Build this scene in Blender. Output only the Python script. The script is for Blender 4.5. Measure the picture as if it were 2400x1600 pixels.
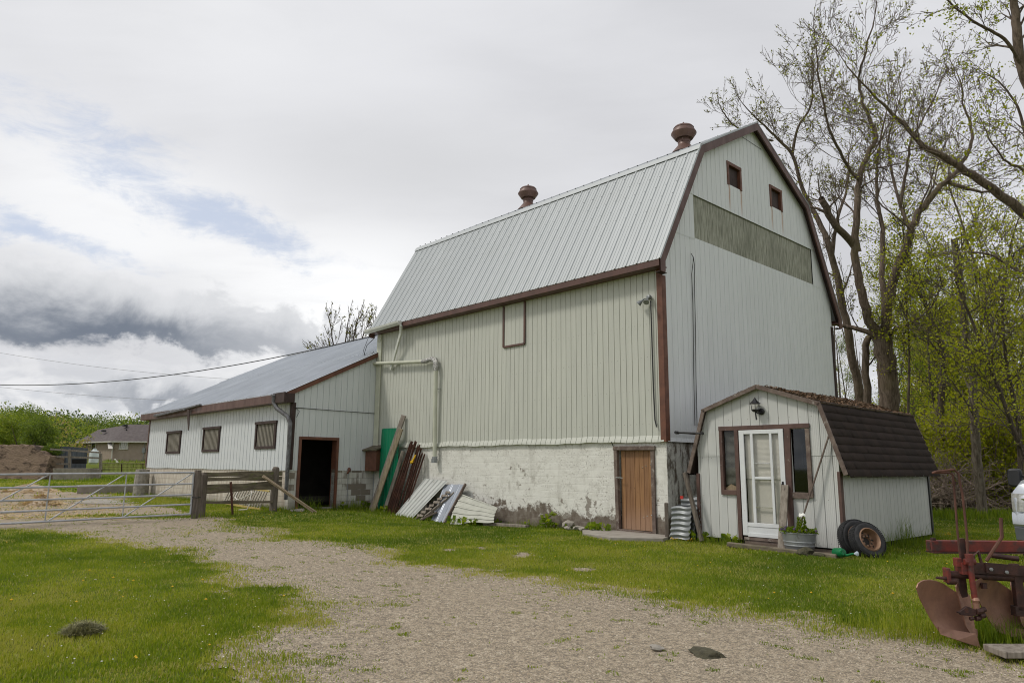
import bpy, bmesh, math, random
import numpy as np
from mathutils import Vector, Matrix
PI = math.pi; rad = math.radians
for _o in list(bpy.data.objects): bpy.data.objects.remove(_o)
scene = bpy.context.scene
COL = scene.collection

# ------------------------------------------------------------------ camera
CR = np.array([0.68225622, 0.73107064, 0.00788499]); CU = np.array([0.12070659, -0.12327068, 0.9850047]); CF = np.array([-0.72108, 0.67107381, 0.17234723])
CC = np.array([10.1168, -14.5096, 1.6]); FPX = 1673.13
cam_data = bpy.data.cameras.new("camera"); cam = bpy.data.objects.new("camera", cam_data); COL.objects.link(cam)
cam_data.sensor_width = 36.0; cam_data.lens = FPX / 2400 * 36; cam_data.clip_start = 0.1; cam_data.clip_end = 6000
M4 = Matrix.Identity(4)
for i in range(3):
    M4[i][0], M4[i][1], M4[i][2], M4[i][3] = CR[i], CU[i], -CF[i], CC[i]
cam.matrix_world = M4
scene.camera = cam
scene.cycles.filter_width = 1.05

# ------------------------------------------------------------------ node helper
class G:
    """small wrapper for building node graphs as expressions"""
    def __init__(s, nt): s.nt = nt
    def node(s, t, **kw):
        n = s.nt.nodes.new(t)
        for k, v in kw.items(): setattr(n, k, v)
        return n
    def put(s, sock, v):
        if isinstance(v, bpy.types.NodeSocket): s.nt.links.new(v, sock)
        elif isinstance(v, (tuple, list)) and sock.type == 'RGBA' and len(v) == 3: sock.default_value = (*v, 1)
        else: sock.default_value = v
    def m(s, op, a, b=0.0, c=0.0, clamp=False):
        n = s.node('ShaderNodeMath', operation=op, use_clamp=clamp)
        s.put(n.inputs[0], a); s.put(n.inputs[1], b); s.put(n.inputs[2], c)
        return n.outputs[0]
    def add(s, a, b): return s.m('ADD', a, b)
    def sub(s, a, b): return s.m('SUBTRACT', a, b)
    def mul(s, a, b): return s.m('MULTIPLY', a, b)
    def rng(s, v, a, b, c=0.0, d=1.0, smooth=True):
        n = s.node('ShaderNodeMapRange'); n.clamp = True
        if smooth: n.interpolation_type = 'SMOOTHSTEP'
        for i, q in enumerate((v, a, b, c, d)): s.put(n.inputs[i], q)
        return n.outputs[0]
    def mix(s, f, a, b, blend='MIX'):
        n = s.node('ShaderNodeMix', data_type='RGBA', blend_type=blend)
        s.put(n.inputs[0], f); s.put(n.inputs[6], a); s.put(n.inputs[7], b)
        return n.outputs[2]
    def mapv(s, v, sc=(1, 1, 1), rot=(0, 0, 0), loc=(0, 0, 0)):
        n = s.node('ShaderNodeMapping'); s.put(n.inputs[0], v)
        n.inputs[1].default_value = loc; n.inputs[2].default_value = rot; n.inputs[3].default_value = sc
        return n.outputs[0]
    def noise(s, v, scale, detail=4.0, rough=0.55, dist=0.0, col=False, dim='3D'):
        n = s.node('ShaderNodeTexNoise', noise_dimensions=dim); s.put(n.inputs['Vector'], v)
        n.inputs['Scale'].default_value = scale; n.inputs['Detail'].default_value = detail
        n.inputs['Roughness'].default_value = rough; n.inputs['Distortion'].default_value = dist
        return n.outputs[1 if col else 0]
    def vor(s, v, scale, feature='F1', out=0):
        n = s.node('ShaderNodeTexVoronoi', feature=feature); s.put(n.inputs['Vector'], v); n.inputs['Scale'].default_value = scale
        return n.outputs[out]
    def xyz(s, v):
        n = s.node('ShaderNodeSeparateXYZ'); s.put(n.inputs[0], v); return n.outputs
    def comb(s, x, y, z):
        n = s.node('ShaderNodeCombineXYZ')
        for i, q in enumerate((x, y, z)): s.put(n.inputs[i], q)
        return n.outputs[0]
    def dot(s, v, c):
        n = s.node('ShaderNodeVectorMath', operation='DOT_PRODUCT'); s.put(n.inputs[0], v); n.inputs[1].default_value = c
        return n.outputs['Value']
    def attr(s, name):
        n = s.node('ShaderNodeAttribute', attribute_name=name); return n.outputs['Fac']
    def ramp(s, f, stops):
        n = s.node('ShaderNodeValToRGB'); s.put(n.inputs[0], f); e = n.color_ramp.elements
        e[0].position, e[0].color = stops[0][0], (*stops[0][1], 1); e[1].position, e[1].color = stops[-1][0], (*stops[-1][1], 1)
        for p, c in stops[1:-1]:
            q = e.new(p); q.color = (*c, 1)
        return n.outputs[0]

# ------------------------------------------------------------------ world: broken overcast sky over a Nishita sky
SUN_EL, SUN_AZ = 52.0, 215.0          # azimuth as in the Sky Texture: clockwise from +Y
world = bpy.data.worlds.new("World"); scene.world = world; world.use_nodes = True
wt = world.node_tree
for n in list(wt.nodes): wt.nodes.remove(n)
g = G(wt)
sky = g.node('ShaderNodeTexSky', sky_type='NISHITA'); sky.sun_disc = False
sky.sun_elevation = rad(SUN_EL); sky.sun_rotation = rad(SUN_AZ); sky.air_density = 1.0; sky.dust_density = 1.0; sky.ozone_density = 1.5
D = g.node('ShaderNodeTexCoord').outputs['Generated']
FH = (-0.73203, 0.68127, 0.0); RH = (0.68127, 0.73203, 0.0)
dz = g.xyz(D)[2]
az = g.mul(g.m('ARCTAN2', g.dot(D, RH), g.dot(D, FH)), 57.29578)     # degrees from the barn's bearing
el = g.mul(g.m('ARCSINE', dz), 57.29578)
den = g.add(g.m('MAXIMUM', dz, 0.0), 0.12)
pl = g.comb(g.m('DIVIDE', g.dot(D, RH), den), g.m('DIVIDE', g.dot(D, FH), den), 0.0)   # position on the cloud deck
ae = g.comb(g.mul(az, 0.1), g.mul(el, 0.1), 0.0)
big = g.noise(pl, 0.55, 3, 0.55, 0.5, dim='2D')
fine = g.noise(g.mapv(pl, (0.8, 1.9, 1), (0, 0, 0.5)), 2.0, 5, 0.58, 0.2, dim='2D')
wn = g.xyz(g.noise(g.mapv(ae, (1.0, 1.35, 1)), 1.5, 7, 0.62, 0.2, col=True, dim='2D'))
waz = g.add(az, g.mul(g.sub(wn[0], 0.5), 9.0)); wel = g.add(el, g.mul(g.sub(wn[1], 0.5), 5.5))      # ragged, billowing cloud coordinates
def blob(a0, e0, ra, re, tilt=0.0, w=0):
    da = g.sub(waz if w else az, a0); de = g.sub(g.sub(wel if w else el, e0), g.mul(da, tilt))
    q = g.add(g.m('POWER', g.mul(da, 1 / ra), 2.0), g.m('POWER', g.mul(de, 1 / re), 2.0))
    return g.m('POWER', 2.71828, g.mul(q, -1.0))
def gsum(*a):
    r = a[0]
    for q in a[1:]: r = g.add(r, q)
    return r
# high grey-white deck
deckv = g.rng(g.add(big, g.mul(g.sub(fine, 0.5), 0.22)), 0.33, 0.68)
deck = g.mix(deckv, (0.53, 0.535, 0.56), (0.665, 0.67, 0.695))
bright = g.m('MINIMUM', gsum(g.mul(blob(-11, 11, 12, 7.5), 1.1), g.mul(blob(-31, 19.5, 9, 2.6), 0.55), g.mul(blob(-30, 15.5, 13, 3.0), 0.5), g.mul(blob(-28, 33, 12, 7), 0.3)), 1.0)
deck = g.mix(g.mul(bright, g.rng(fine, 0.2, 0.6, 0.75, 1.0)), deck, (0.87, 0.875, 0.88))
grey = g.mul(blob(-8, 23.5, 13, 4.0, 0.05), 0.65)
deck = g.mix(grey, deck, (0.54, 0.545, 0.56))
# thin blue openings
streak = g.noise(g.mapv(ae, (0.9, 3.0, 1), (0, 0, 0.30)), 2.6, 7, 0.68, 0.3, dim='2D')
bl = g.m('MINIMUM', gsum(g.mul(blob(-23.5, 18.0, 6.5, 1.9, -0.18, 1), 0.95), g.mul(blob(-35, 15.0, 7.0, 1.3, -0.12, 1), 0.9), g.mul(blob(-33, 22.0, 9, 2.6, -0.1, 1), 0.6), g.mul(blob(-17, 16.0, 6, 1.0, -0.22, 1), 0.32), g.mul(blob(-11, 9.0, 2.2, 0.8), 0.7)), 1.0)
blue = g.rng(g.add(bl, g.mul(g.sub(streak, 0.5), 1.5)), 0.12, 1.1, 0.0, 0.8)
blue = g.mul(blue, g.rng(bl, 0.04, 0.5))
bluec = g.mix(0.75, sky.outputs[0], (5.0, 5.6, 6.9))
# low dark cumulus: flat grey bases fading upwards into ragged tops
sh1 = gsum(blob(-37, 10.4, 9.5, 2.2, 0, 1), blob(-26, 10.2, 6.5, 2.0, 0, 1), blob(-19.0, 9.8, 5.0, 1.5, 0, 1), blob(-13.5, 9.2, 3.8, 1.35, 0, 1),
           blob(-21.5, 5.6, 6.5, 1.0, 0, 1), g.mul(blob(-28, 4.9, 4.0, 0.7, 0, 1), 0.9), g.mul(blob(-13, 5.6, 5, 0.9, 0, 1), 0.9), g.mul(blob(-8.6, 10.6, 1.8, 1.0, 0, 1), 0.6))
c1 = g.rng(g.add(sh1, g.mul(g.sub(wn[2], 0.5), 0.8)), 0.16, 0.62)
under = gsum(g.mul(blob(-38, 9.0, 11, 2.2, 0, 1), 1.0), g.mul(blob(-26, 8.8, 8.5, 1.7, 0, 1), 0.85), g.mul(blob(-13.2, 8.3, 4.6, 1.4, 0, 1), 0.75), g.mul(blob(-21, 4.9, 7, 0.9, 0, 1), 0.7), g.mul(blob(-28, 4.7, 4.5, 0.7, 0, 1), 0.55), g.mul(blob(-13, 5.7, 5, 0.8, 0, 1), 0.5))
dk = g.rng(under, 0.05, 1.25, smooth=False)
cumc = g.mix(dk, (0.62, 0.63, 0.65), (0.16, 0.185, 0.23))
# bright billows near the horizon
lowb = g.rng(el, 0.5, 9.5, 1.0, 0.0)
bil = g.rng(g.noise(g.mapv(ae, (1.0, 2.0, 1), loc=(7.3, 2.2, 0)), 2.4, 6, 0.6, 0.3, dim='2D'), 0.38, 0.64)
lowc = g.mix(bil, (0.50, 0.525, 0.565), (0.86, 0.86, 0.855))
cl = g.mix(g.mul(lowb, 0.85), deck, lowc)
def x10(c): return g.mix(1.0, c, (10, 10, 10), 'MULTIPLY')
c = g.mix(blue, x10(cl), bluec)
c = g.mix(c1, c, x10(cumc))
c = g.mix(g.rng(el, -2.0, -0.2), (1.2, 1.3, 1.0), c)
bg = g.node('ShaderNodeBackground'); g.put(bg.inputs[0], c); bg.inputs[1].default_value = 0.1
wo = g.node('ShaderNodeOutputWorld'); wt.links.new(bg.outputs[0], wo.inputs[0])

# ------------------------------------------------------------------ sun behind the cloud, exposure
sd = bpy.data.lights.new("sun", 'SUN'); so = bpy.data.objects.new("sun", sd); COL.objects.link(so)
sd.energy = 1.5; sd.angle = rad(10); sd.color = (1.0, 0.95, 0.87)
ta, te = rad(SUN_AZ), rad(SUN_EL)
to_sun = Vector((math.sin(ta) * math.cos(te), math.cos(ta) * math.cos(te), math.sin(te)))
so.rotation_euler = to_sun.to_track_quat('Z', 'Y').to_euler()
scene.view_settings.view_transform = 'Standard'; scene.view_settings.look = 'None'
scene.view_settings.exposure = 0.25; scene.view_settings.gamma = 1.0

# ------------------------------------------------------------------ object helpers
ROOT = {}
def tag(o, label=None, cat=None, group=None, kind=None):
    if label: o['label'] = label
    if cat: o['category'] = cat
    if group: o['group'] = group
    if kind: o['kind'] = kind
    return o
def thing(name, label, cat, loc=(0, 0, 0), group=None):
    o = bpy.data.objects.new(name, None); o.empty_display_size = 0.2; COL.objects.link(o); o.location = loc
    ROOT[o.name] = Vector(loc)
    return tag(o, label, cat, group)
def org(o): return ROOT.get(o.name, Vector((0, 0, 0))) if o else Vector((0, 0, 0))

class MB:
    def __init__(s): s.v = []; s.f = []
    def add(s, vs, fs):
        b = len(s.v); s.v.extend([tuple(map(float, q)) for q in vs]); s.f.extend([tuple(i + b for i in q) for q in fs]); return s
    def box(s, c, size, R=None):
        hx, hy, hz = [q / 2 for q in size]; vs = []
        for z in (-hz, hz):
            for x, y in ((-hx, -hy), (hx, -hy), (hx, hy), (-hx, hy)):
                p = Vector((x, y, z)); vs.append((R @ p if R else p) + Vector(c))
        return s.add(vs, [(3, 2, 1, 0), (4, 5, 6, 7), (0, 1, 5, 4), (1, 2, 6, 5), (2, 3, 7, 6), (3, 0, 4, 7)])
    def bb(s, a, b):     # box by opposite corners
        return s.box([(a[i] + b[i]) / 2 for i in range(3)], [abs(a[i] - b[i]) for i in range(3)])
    def bar(s, p, q, w, h, up=(0, 0, 1)):   # rectangular bar between two points; w across, h along "up"
        p, q = Vector(p), Vector(q); d = (q - p); L = d.length; d.normalize(); u = Vector(up); x = d.cross(u)
        if x.length < 1e-4: x = d.cross(Vector((1, 0, 0)))
        x.normalize(); u = x.cross(d)
        R = Matrix((x, d, u)).transposed()
        return s.box((p + q) / 2, (w, L, h), R)
    def tube(s, pts, r, n=8, caps=True):
        P = [Vector(q) for q in pts]; k = len(P)
        rr = list(r) if isinstance(r, (list, tuple, np.ndarray)) else [r] * k
        d = (P[1] - P[0]).normalized(); a = d.orthogonal().normalized(); vs = []
        for i in range(k):
            t = (P[min(i + 1, k - 1)] - P[max(i - 1, 0)])
            if t.length > 1e-9: d = t.normalized()
            a = (a - d * a.dot(d));
            if a.length < 1e-6: a = d.orthogonal()
            a.normalize(); b = d.cross(a)
            for j in range(n):
                w = 2 * PI * j / n; vs.append(P[i] + (a * math.cos(w) + b * math.sin(w)) * rr[i])
        fs = [(i * n + j, i * n + (j + 1) % n, (i + 1) * n + (j + 1) % n, (i + 1) * n + j) for i in range(k - 1) for j in range(n)]
        if caps: fs += [tuple(reversed(range(n))), tuple(range((k - 1) * n, k * n))]
        return s.add(vs, fs)
    def lathe(s, prof, c=(0, 0, 0), axis=(0, 0, 1), n=24, sx=1.0, sy=1.0, caps=True):
        z = Vector(axis).normalized(); x = Vector((1, 0, 0)) if abs(z.x) < 0.9 else Vector((0, 1, 0))
        x = (x - z * x.dot(z)).normalized(); y = z.cross(x); vs = []; c = Vector(c)
        for r, h in prof:
            for j in range(n):
                w = 2 * PI * j / n; vs.append(c + z * h + x * (r * sx * math.cos(w)) + y * (r * sy * math.sin(w)))
        k = len(prof)
        fs = [(i * n + j, i * n + (j + 1) % n, (i + 1) * n + (j + 1) % n, (i + 1) * n + j) for i in range(k - 1) for j in range(n)]
        if caps and prof[0][0] > 1e-4: fs.append(tuple(reversed(range(n))))
        if caps and prof[-1][0] > 1e-4: fs.append(tuple(range((k - 1) * n, k * n)))
        return s.add(vs, fs)
    def prism(s, poly, ext):     # closed polygon of 3-D points pushed along ext
        k = len(poly); e = Vector(ext); P = [Vector(q) for q in poly]
        return s.add(P + [q + e for q in P], [tuple(reversed(range(k))), tuple(range(k, 2 * k))] + [(i, (i + 1) % k, k + (i + 1) % k, k + i) for i in range(k)])
    def grid(s, rows, thick=0.0):    # rows of points -> surface, optionally with thickness
        a = len(rows); b = len(rows[0]); P = [[Vector(q) for q in r] for r in rows]
        vs = [q for r in P for q in r]
        fs = [(i * b + j, i * b + j + 1, (i + 1) * b + j + 1, (i + 1) * b + j) for i in range(a - 1) for j in range(b - 1)]
        if thick:
            bk = []
            for i in range(a):
                for j in range(b):
                    du = P[i][min(j + 1, b - 1)] - P[i][max(j - 1, 0)]; dv = P[min(i + 1, a - 1)][j] - P[max(i - 1, 0)][j]
                    nn = du.cross(dv); nn = nn.normalized() if nn.length > 1e-12 else Vector((0, 0, 1)); bk.append(P[i][j] - nn * thick)
            m = a * b; vs += bk; fs += [tuple(m + q for q in reversed(f)) for f in list(fs)]
            ring = [j for j in range(b)] + [i * b + b - 1 for i in range(1, a)] + [(a - 1) * b + j for j in range(b - 2, -1, -1)] + [i * b for i in range(a - 2, 0, -1)]
            fs += [(ring[(i + 1) % len(ring)], ring[i], m + ring[i], m + ring[(i + 1) % len(ring)]) for i in range(len(ring))]
        return s.add(vs, fs)

def obj(name, mb, mat, parent=None, smooth=False, bevel=0.0, recalc=False, label=None):
    me = bpy.data.meshes.new(name); o0 = org(parent)
    me.from_pydata([(x - o0.x, y - o0.y, z - o0.z) for x, y, z in mb.v], [], mb.f)
    if recalc:
        bm = bmesh.new(); bm.from_mesh(me); bmesh.ops.recalc_face_normals(bm, faces=bm.faces); bm.to_mesh(me); bm.free()
    me.materials.append(mat)
    if smooth:
        me.polygons.foreach_set('use_smooth', [True] * len(me.polygons))
        try: me.set_sharp_from_angle(angle=rad(38))
        except Exception: pass
    o = bpy.data.objects.new(name, me); COL.objects.link(o)
    if parent is not None: o.parent = parent; ROOT[o.name] = o0
    if bevel:
        b = o.modifiers.new('bevel', 'BEVEL'); b.width = bevel; b.segments = 2; b.limit_method = 'ANGLE'; b.angle_limit = rad(40)
    if label: o['label'] = label
    return o
def single(name, mb, mat, label, cat, group=None, loc=None, **kw):
    """a thing that is one mesh, origin at its base"""
    if loc is None:
        a = np.array(mb.v); loc = (float(a[:, 0].mean()), float(a[:, 1].mean()), float(a[:, 2].min()))
    L = Vector(loc); mb.v = [(x - L.x, y - L.y, z - L.z) for x, y, z in mb.v]
    o = obj(name, mb, mat, None, **kw); o.location = L
    return tag(o, label, cat, group)
def np_mesh(name, verts, faces, mat, parent=None, tint=None, smooth=False):
    """fast mesh from arrays; faces (N,3) or (N,4); tint: one float per face"""
    me = bpy.data.meshes.new(name); verts = np.asarray(verts, np.float32); faces = np.asarray(faces, np.int32)
    k = faces.shape[1]; nf = len(faces)
    me.vertices.add(len(verts)); me.vertices.foreach_set('co', verts.ravel())
    me.loops.add(nf * k); me.loops.foreach_set('vertex_index', faces.ravel())
    me.polygons.add(nf); me.polygons.foreach_set('loop_start', np.arange(0, nf * k, k, dtype=np.int32))
    if smooth: me.polygons.foreach_set('use_smooth', np.ones(nf, bool))
    me.materials.append(mat)
    if tint is not None:
        a = me.attributes.new('tint', 'FLOAT', 'FACE'); a.data.foreach_set('value', np.asarray(tint, np.float32))
    me.update(calc_edges=True); me.validate()
    o = bpy.data.objects.new(name, me); COL.objects.link(o)
    if parent is not None: o.parent = parent
    return o
def copy_tree(o, parent=None, kids=None):
    c = o.copy(); COL.objects.link(c)
    if parent is not None: c.parent = parent
    for ch in (kids or {}).get(o.name, list(o.children)): copy_tree(ch, c)
    return c
def at(u, v, depth):
    """real-world point seen at photo pixel (u, v) of the 2400x1600 frame, `depth` metres in front of the camera"""
    return tuple(CC + (CF + CR * (u - 1200) / FPX - CU * (v - 800) / FPX) * depth)
def gz(x, y):      # gentle terrain height
    x = np.asarray(x, float); y = np.asarray(y, float)
    S = lambda t: np.clip(t, 0, 1) ** 2 * (3 - 2 * np.clip(t, 0, 1))
    h = 0.12 * S((-9.5 - x) / 3.0) * S((y + 7.5) / 4.5) * S((x + 40) / 8)
    h = h - 0.07 * np.exp(-((x + 6.5) / 2.5) ** 2 - ((y + 0.6) / 1.6) ** 2)
    h = h + 1.9 * S((-76 - x) / 14.0) * S((y + 30) / 30)
    h = h + 0.02 * np.sin(x * 0.9 + 1) * np.sin(y * 1.1)
    return h

# ------------------------------------------------------------------ materials
MATS = {}
class Mat(G):
    def __init__(s, name, coord='Object'):
        s.mat = bpy.data.materials.new(name); s.mat.use_nodes = True; super().__init__(s.mat.node_tree)
        s.b = s.nt.nodes['Principled BSDF']; MATS[name] = s.mat
        s.co = s.node('ShaderNodeTexCoord').outputs[coord]
    def done(s, color, rough=0.6, metal=0.0, bump=None, bs=0.3, bd=0.01, spec=0.5, trans=0.0, tcol=None):
        s.put(s.b.inputs['Base Color'], color); s.put(s.b.inputs['Roughness'], rough); s.put(s.b.inputs['Metallic'], metal)
        s.put(s.b.inputs['Specular IOR Level'], spec)
        if bump is not None:
            n = s.node('ShaderNodeBump'); n.inputs['Strength'].default_value = bs; n.inputs['Distance'].default_value = bd
            s.put(n.inputs['Height'], bump); s.nt.links.new(n.outputs[0], s.b.inputs['Normal'])
        if trans:
            t = s.node('ShaderNodeBsdfTranslucent'); s.put(t.inputs[0], tcol if tcol is not None else color)
            mx = s.node('ShaderNodeMixShader'); mx.inputs[0].default_value = trans
            s.nt.links.new(s.b.outputs[0], mx.inputs[1]); s.nt.links.new(t.outputs[0], mx.inputs[2])
            s.nt.links.new(mx.outputs[0], s.nt.nodes['Material Output'].inputs[0])
        return s.mat
def worn(name, c1, c2, scale=4.0, rough=0.6, metal=0.0, stretch=(1, 1, 1), bs=0.25, bd=0.006, c3=None, s3=9.0, lo3=0.58, hi3=0.7, spec=0.5, detail=6):
    """two-tone worn surface with an optional third colour in patches (rust, grime, bare wood)"""
    q = Mat(name); v = q.mapv(q.co, stretch)
    n = q.noise(v, scale, detail, 0.6); col = q.mix(q.rng(n, 0.3, 0.7), c1, c2)
    n2 = q.noise(v, scale * 6, 4, 0.6)
    col = q.mix(q.rng(n2, 0.35, 0.75, 0.0, 0.35), col, c2 if sum(c2) < sum(c1) else c1)
    if c3: col = q.mix(q.rng(q.noise(v, s3, 6, 0.65), lo3, hi3), col, c3)
    return q.done(col, q.rng(n, 0.2, 0.8, max(rough - 0.12, 0.05), min(rough + 0.12, 1)), metal, q.add(n2, n), bs, bd, spec)

def siding_mat(name, c1, c2, dirt, screw_pitch, axis, seed=0.0):
    q = Mat(name); x, y, z = q.xyz(q.co); u = x if axis == 0 else y
    st = q.noise(q.mapv(q.co, (3.0, 3.0, 0.22), loc=(seed, 0, 0)), 2.6, 6, 0.6)
    pan = q.noise(q.comb(q.m('FLOOR', q.mul(u, 1 / 0.9)), seed, 0.0), 3.7, 1, 0.5)
    col = q.mix(q.rng(st, 0.3, 0.72), c1, c2)
    col = q.mix(q.rng(pan, 0.35, 0.7, 0.0, 0.35), col, c2)
    col = q.mix(q.rng(q.noise(q.co, 0.45, 5, 0.6), 0.42, 0.75, 0.0, 0.4), col, c2)
    # scratches and rust flecks
    fl = q.rng(q.noise(q.mapv(q.co, (7, 7, 0.9), loc=(seed + 3, 1, 2)), 3.0, 5, 0.7), 0.69, 0.74)
    col = q.mix(q.mul(fl, 0.65), col, dirt)
    # rows of dark fastener heads
    fu = q.m('ABSOLUTE', q.sub(q.m('FRACT', q.mul(u, 1 / screw_pitch)), 0.5))
    fz = q.m('ABSOLUTE', q.sub(q.m('FRACT', q.add(q.mul(z, 1 / 0.83), 0.3)), 0.5))
    sc = q.mul(q.m('LESS_THAN', fu, 0.008 / screw_pitch), q.m('LESS_THAN', fz, 0.009))
    col = q.mix(q.mul(sc, 0.6), col, (0.1, 0.09, 0.08))
    if name == 'white_siding':          # rust runs below the two gable windows
        for y0 in (3.40, 4.06, 5.93, 6.60):
            wv = q.mul(q.sub(q.noise(q.comb(0.0, 0.0, q.mul(z, 1.0)), 3.0, 3), 0.5), 0.10)
            rr = q.rng(q.m('ABSOLUTE', q.sub(q.add(y, wv), y0 + 0.02)), 0.0, 0.075, 1.0, 0.0); rz_ = q.mul(q.rng(z, 8.75, 9.35), q.rng(z, 9.69, 9.72, 1.0, 0.0))
            col = q.mix(q.mul(q.mul(rr, rz_), 0.75), col, (0.46, 0.26, 0.15))
    dent = q.noise(q.mapv(q.co, (1.4, 1.4, 0.5)), 1.8, 3, 0.5)
    return q.done(col, 0.5, 0.0, dent, 0.35, 0.02, 0.4)
siding_mat('cream_siding', (0.555, 0.565, 0.50), (0.485, 0.495, 0.44), (0.26, 0.23, 0.16), 0.19, 0, 0.0)
siding_mat('white_siding', (0.76, 0.785, 0.785), (0.69, 0.715, 0.715), (0.32, 0.29, 0.25), 0.235, 1, 4.0)
siding_mat('annex_siding', (0.64, 0.67, 0.68), (0.57, 0.60, 0.61), (0.35, 0.30, 0.25), 0.19, 0, 9.0)
siding_mat('annex_end_siding', (0.66, 0.69, 0.69), (0.58, 0.61, 0.61), (0.30, 0.29, 0.27), 0.235, 1, 13.0)
siding_mat('shed_siding', (0.58, 0.585, 0.56), (0.51, 0.52, 0.50), (0.31, 0.26, 0.19), 0.235, 0, 17.0)
def roof_mat(name, c1, c2, dirt, seam=None, green=False):
    q = Mat(name); x, y, z = q.xyz(q.co)
    n = q.noise(q.mapv(q.co, (2.0, 0.25, 0.25)), 2.4, 6, 0.6)
    col = q.mix(q.rng(n, 0.3, 0.7), c1, c2)
    pan = q.noise(q.comb(q.m('FLOOR', q.mul(x, 1 / 0.75)), 2.5, 0.0), 5.3, 0, 0.5)
    col = q.mix(q.rng(pan, 0.3, 0.7, 0.0, 0.55), col, c2)
    col = q.mix(q.rng(q.noise(q.co, 0.7, 6, 0.65), 0.45, 0.8, 0.0, 0.5), col, dirt)
    if green:
        f = q.mul(q.m('LESS_THAN', q.m('ABSOLUTE', q.add(x, 14.6)), 0.16), q.m('GREATER_THAN', y, -1.0))
        col = q.mix(q.mul(f, 0.35), col, (0.30, 0.48, 0.30))
        f2 = q.rng(q.m('ABSOLUTE', q.add(x, 18.4)), 0.25, 0.5, 0.6, 0.0)
        f3 = q.rng(q.m('ABSOLUTE', q.add(x, 22.7)), 0.2, 0.45, 0.6, 0.0)
        col = q.mix(q.add(f2, f3), col, (0.60, 0.58, 0.52))
    return q.done(col, q.rng(n, 0.2, 0.8, 0.36, 0.5), 0.1, q.noise(q.co, 3.0, 3, 0.5), 0.15, 0.01, 0.5)
roof_mat('barn_roof_steel', (0.47, 0.495, 0.505), (0.405, 0.43, 0.44), (0.385, 0.405, 0.40))
roof_mat('annex_roof_steel', (0.60, 0.63, 0.67), (0.49, 0.52, 0.56), (0.38, 0.40, 0.43), green=True)
worn('brown_trim', (0.125, 0.058, 0.042), (0.085, 0.042, 0.033), 3.0, 0.5, stretch=(1, 1, 0.4), c3=(0.22, 0.16, 0.13), s3=5, lo3=0.66, hi3=0.8)
worn('rust_brown_trim', (0.17, 0.065, 0.035), (0.11, 0.045, 0.028), 5.0, 0.6, c3=(0.25, 0.2, 0.17), s3=7, lo3=0.68, hi3=0.78)
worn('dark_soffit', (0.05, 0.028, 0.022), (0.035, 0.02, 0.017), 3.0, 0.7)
worn('grey_wood', (0.30, 0.265, 0.22), (0.15, 0.125, 0.10), 3.0, 0.85, stretch=(5, 5, 0.6), bs=0.6, c3=(0.08, 0.065, 0.05), s3=6)
worn('mossy_wood', (0.20, 0.165, 0.115), (0.09, 0.075, 0.052), 3.5, 0.9, stretch=(1, 1, 4), bs=0.7, bd=0.012, c3=(0.13, 0.135, 0.05), s3=3.0, lo3=0.52, hi3=0.68)
worn('post_wood', (0.19, 0.16, 0.13), (0.09, 0.072, 0.058), 4.0, 0.9, stretch=(5, 5, 0.6), bs=0.7, bd=0.012, c3=(0.12, 0.12, 0.05), s3=3.0, lo3=0.6, hi3=0.75)
worn('pale_board', (0.42, 0.33, 0.23), (0.30, 0.23, 0.155), 6.0, 0.8, stretch=(4, 4, 1), bs=0.3)
worn('weathered_trim', (0.20, 0.155, 0.125), (0.10, 0.07, 0.058), 5.0, 0.8, stretch=(1, 1, 1), bs=0.6, c3=(0.30, 0.27, 0.24), s3=7, lo3=0.56, hi3=0.7)
worn('shed_brown', (0.125, 0.07, 0.055), (0.08, 0.045, 0.037), 4.0, 0.65, c3=(0.24, 0.20, 0.17), s3=8, lo3=0.63, hi3=0.74)
worn('galvanised', (0.50, 0.51, 0.525), (0.38, 0.39, 0.41), 5.0, 0.5, 0.45, c3=(0.35, 0.34, 0.33), s3=11)
worn('scrap_sheet', (0.50, 0.515, 0.49), (0.40, 0.415, 0.39), 3.0, 0.55, stretch=(1, 1, 0.4), c3=(0.26, 0.245, 0.21), s3=6, lo3=0.6, hi3=0.72)
worn('blue_sheet', (0.36, 0.39, 0.44), (0.26, 0.285, 0.33), 3.0, 0.4, 0.3, stretch=(1, 1, 0.4), c3=(0.5, 0.51, 0.52), s3=5)
worn('scrap_cream', (0.46, 0.465, 0.40), (0.37, 0.375, 0.32), 3.0, 0.55, c3=(0.24, 0.23, 0.19), s3=5, lo3=0.6, hi3=0.74)
worn('dull_galvanised', (0.33, 0.345, 0.35), (0.24, 0.255, 0.26), 4.0, 0.5, 0.45, stretch=(1, 1, 0.5), c3=(0.18, 0.18, 0.17), s3=6)
worn('old_gutter', (0.20, 0.205, 0.215), (0.08, 0.075, 0.075), 9.0, 0.6, 0.3, stretch=(1, 1, 0.5), c3=(0.3, 0.3, 0.31), s3=12)
worn('white_gutter', (0.62, 0.63, 0.58), (0.52, 0.53, 0.48), 4.0, 0.45)
worn('cream_pipe', (0.56, 0.57, 0.46), (0.48, 0.49, 0.39), 3.0, 0.42)
worn('foil_tape', (0.62, 0.62, 0.6), (0.35, 0.34, 0.32), 14.0, 0.3, 0.8, bs=0.9, bd=0.03)
worn('rusty_steel', (0.15, 0.066, 0.042), (0.07, 0.034, 0.025), 8.0, 0.75, 0.2, stretch=(1, 1, 0.3), c3=(0.2, 0.09, 0.04), s3=4)
worn('rust_mould', (0.37, 0.205, 0.14), (0.25, 0.14, 0.10), 6.0, 0.5, 0.35, bs=0.3, c3=(0.34, 0.165, 0.075), s3=3.0, lo3=0.55, hi3=0.75)
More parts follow.
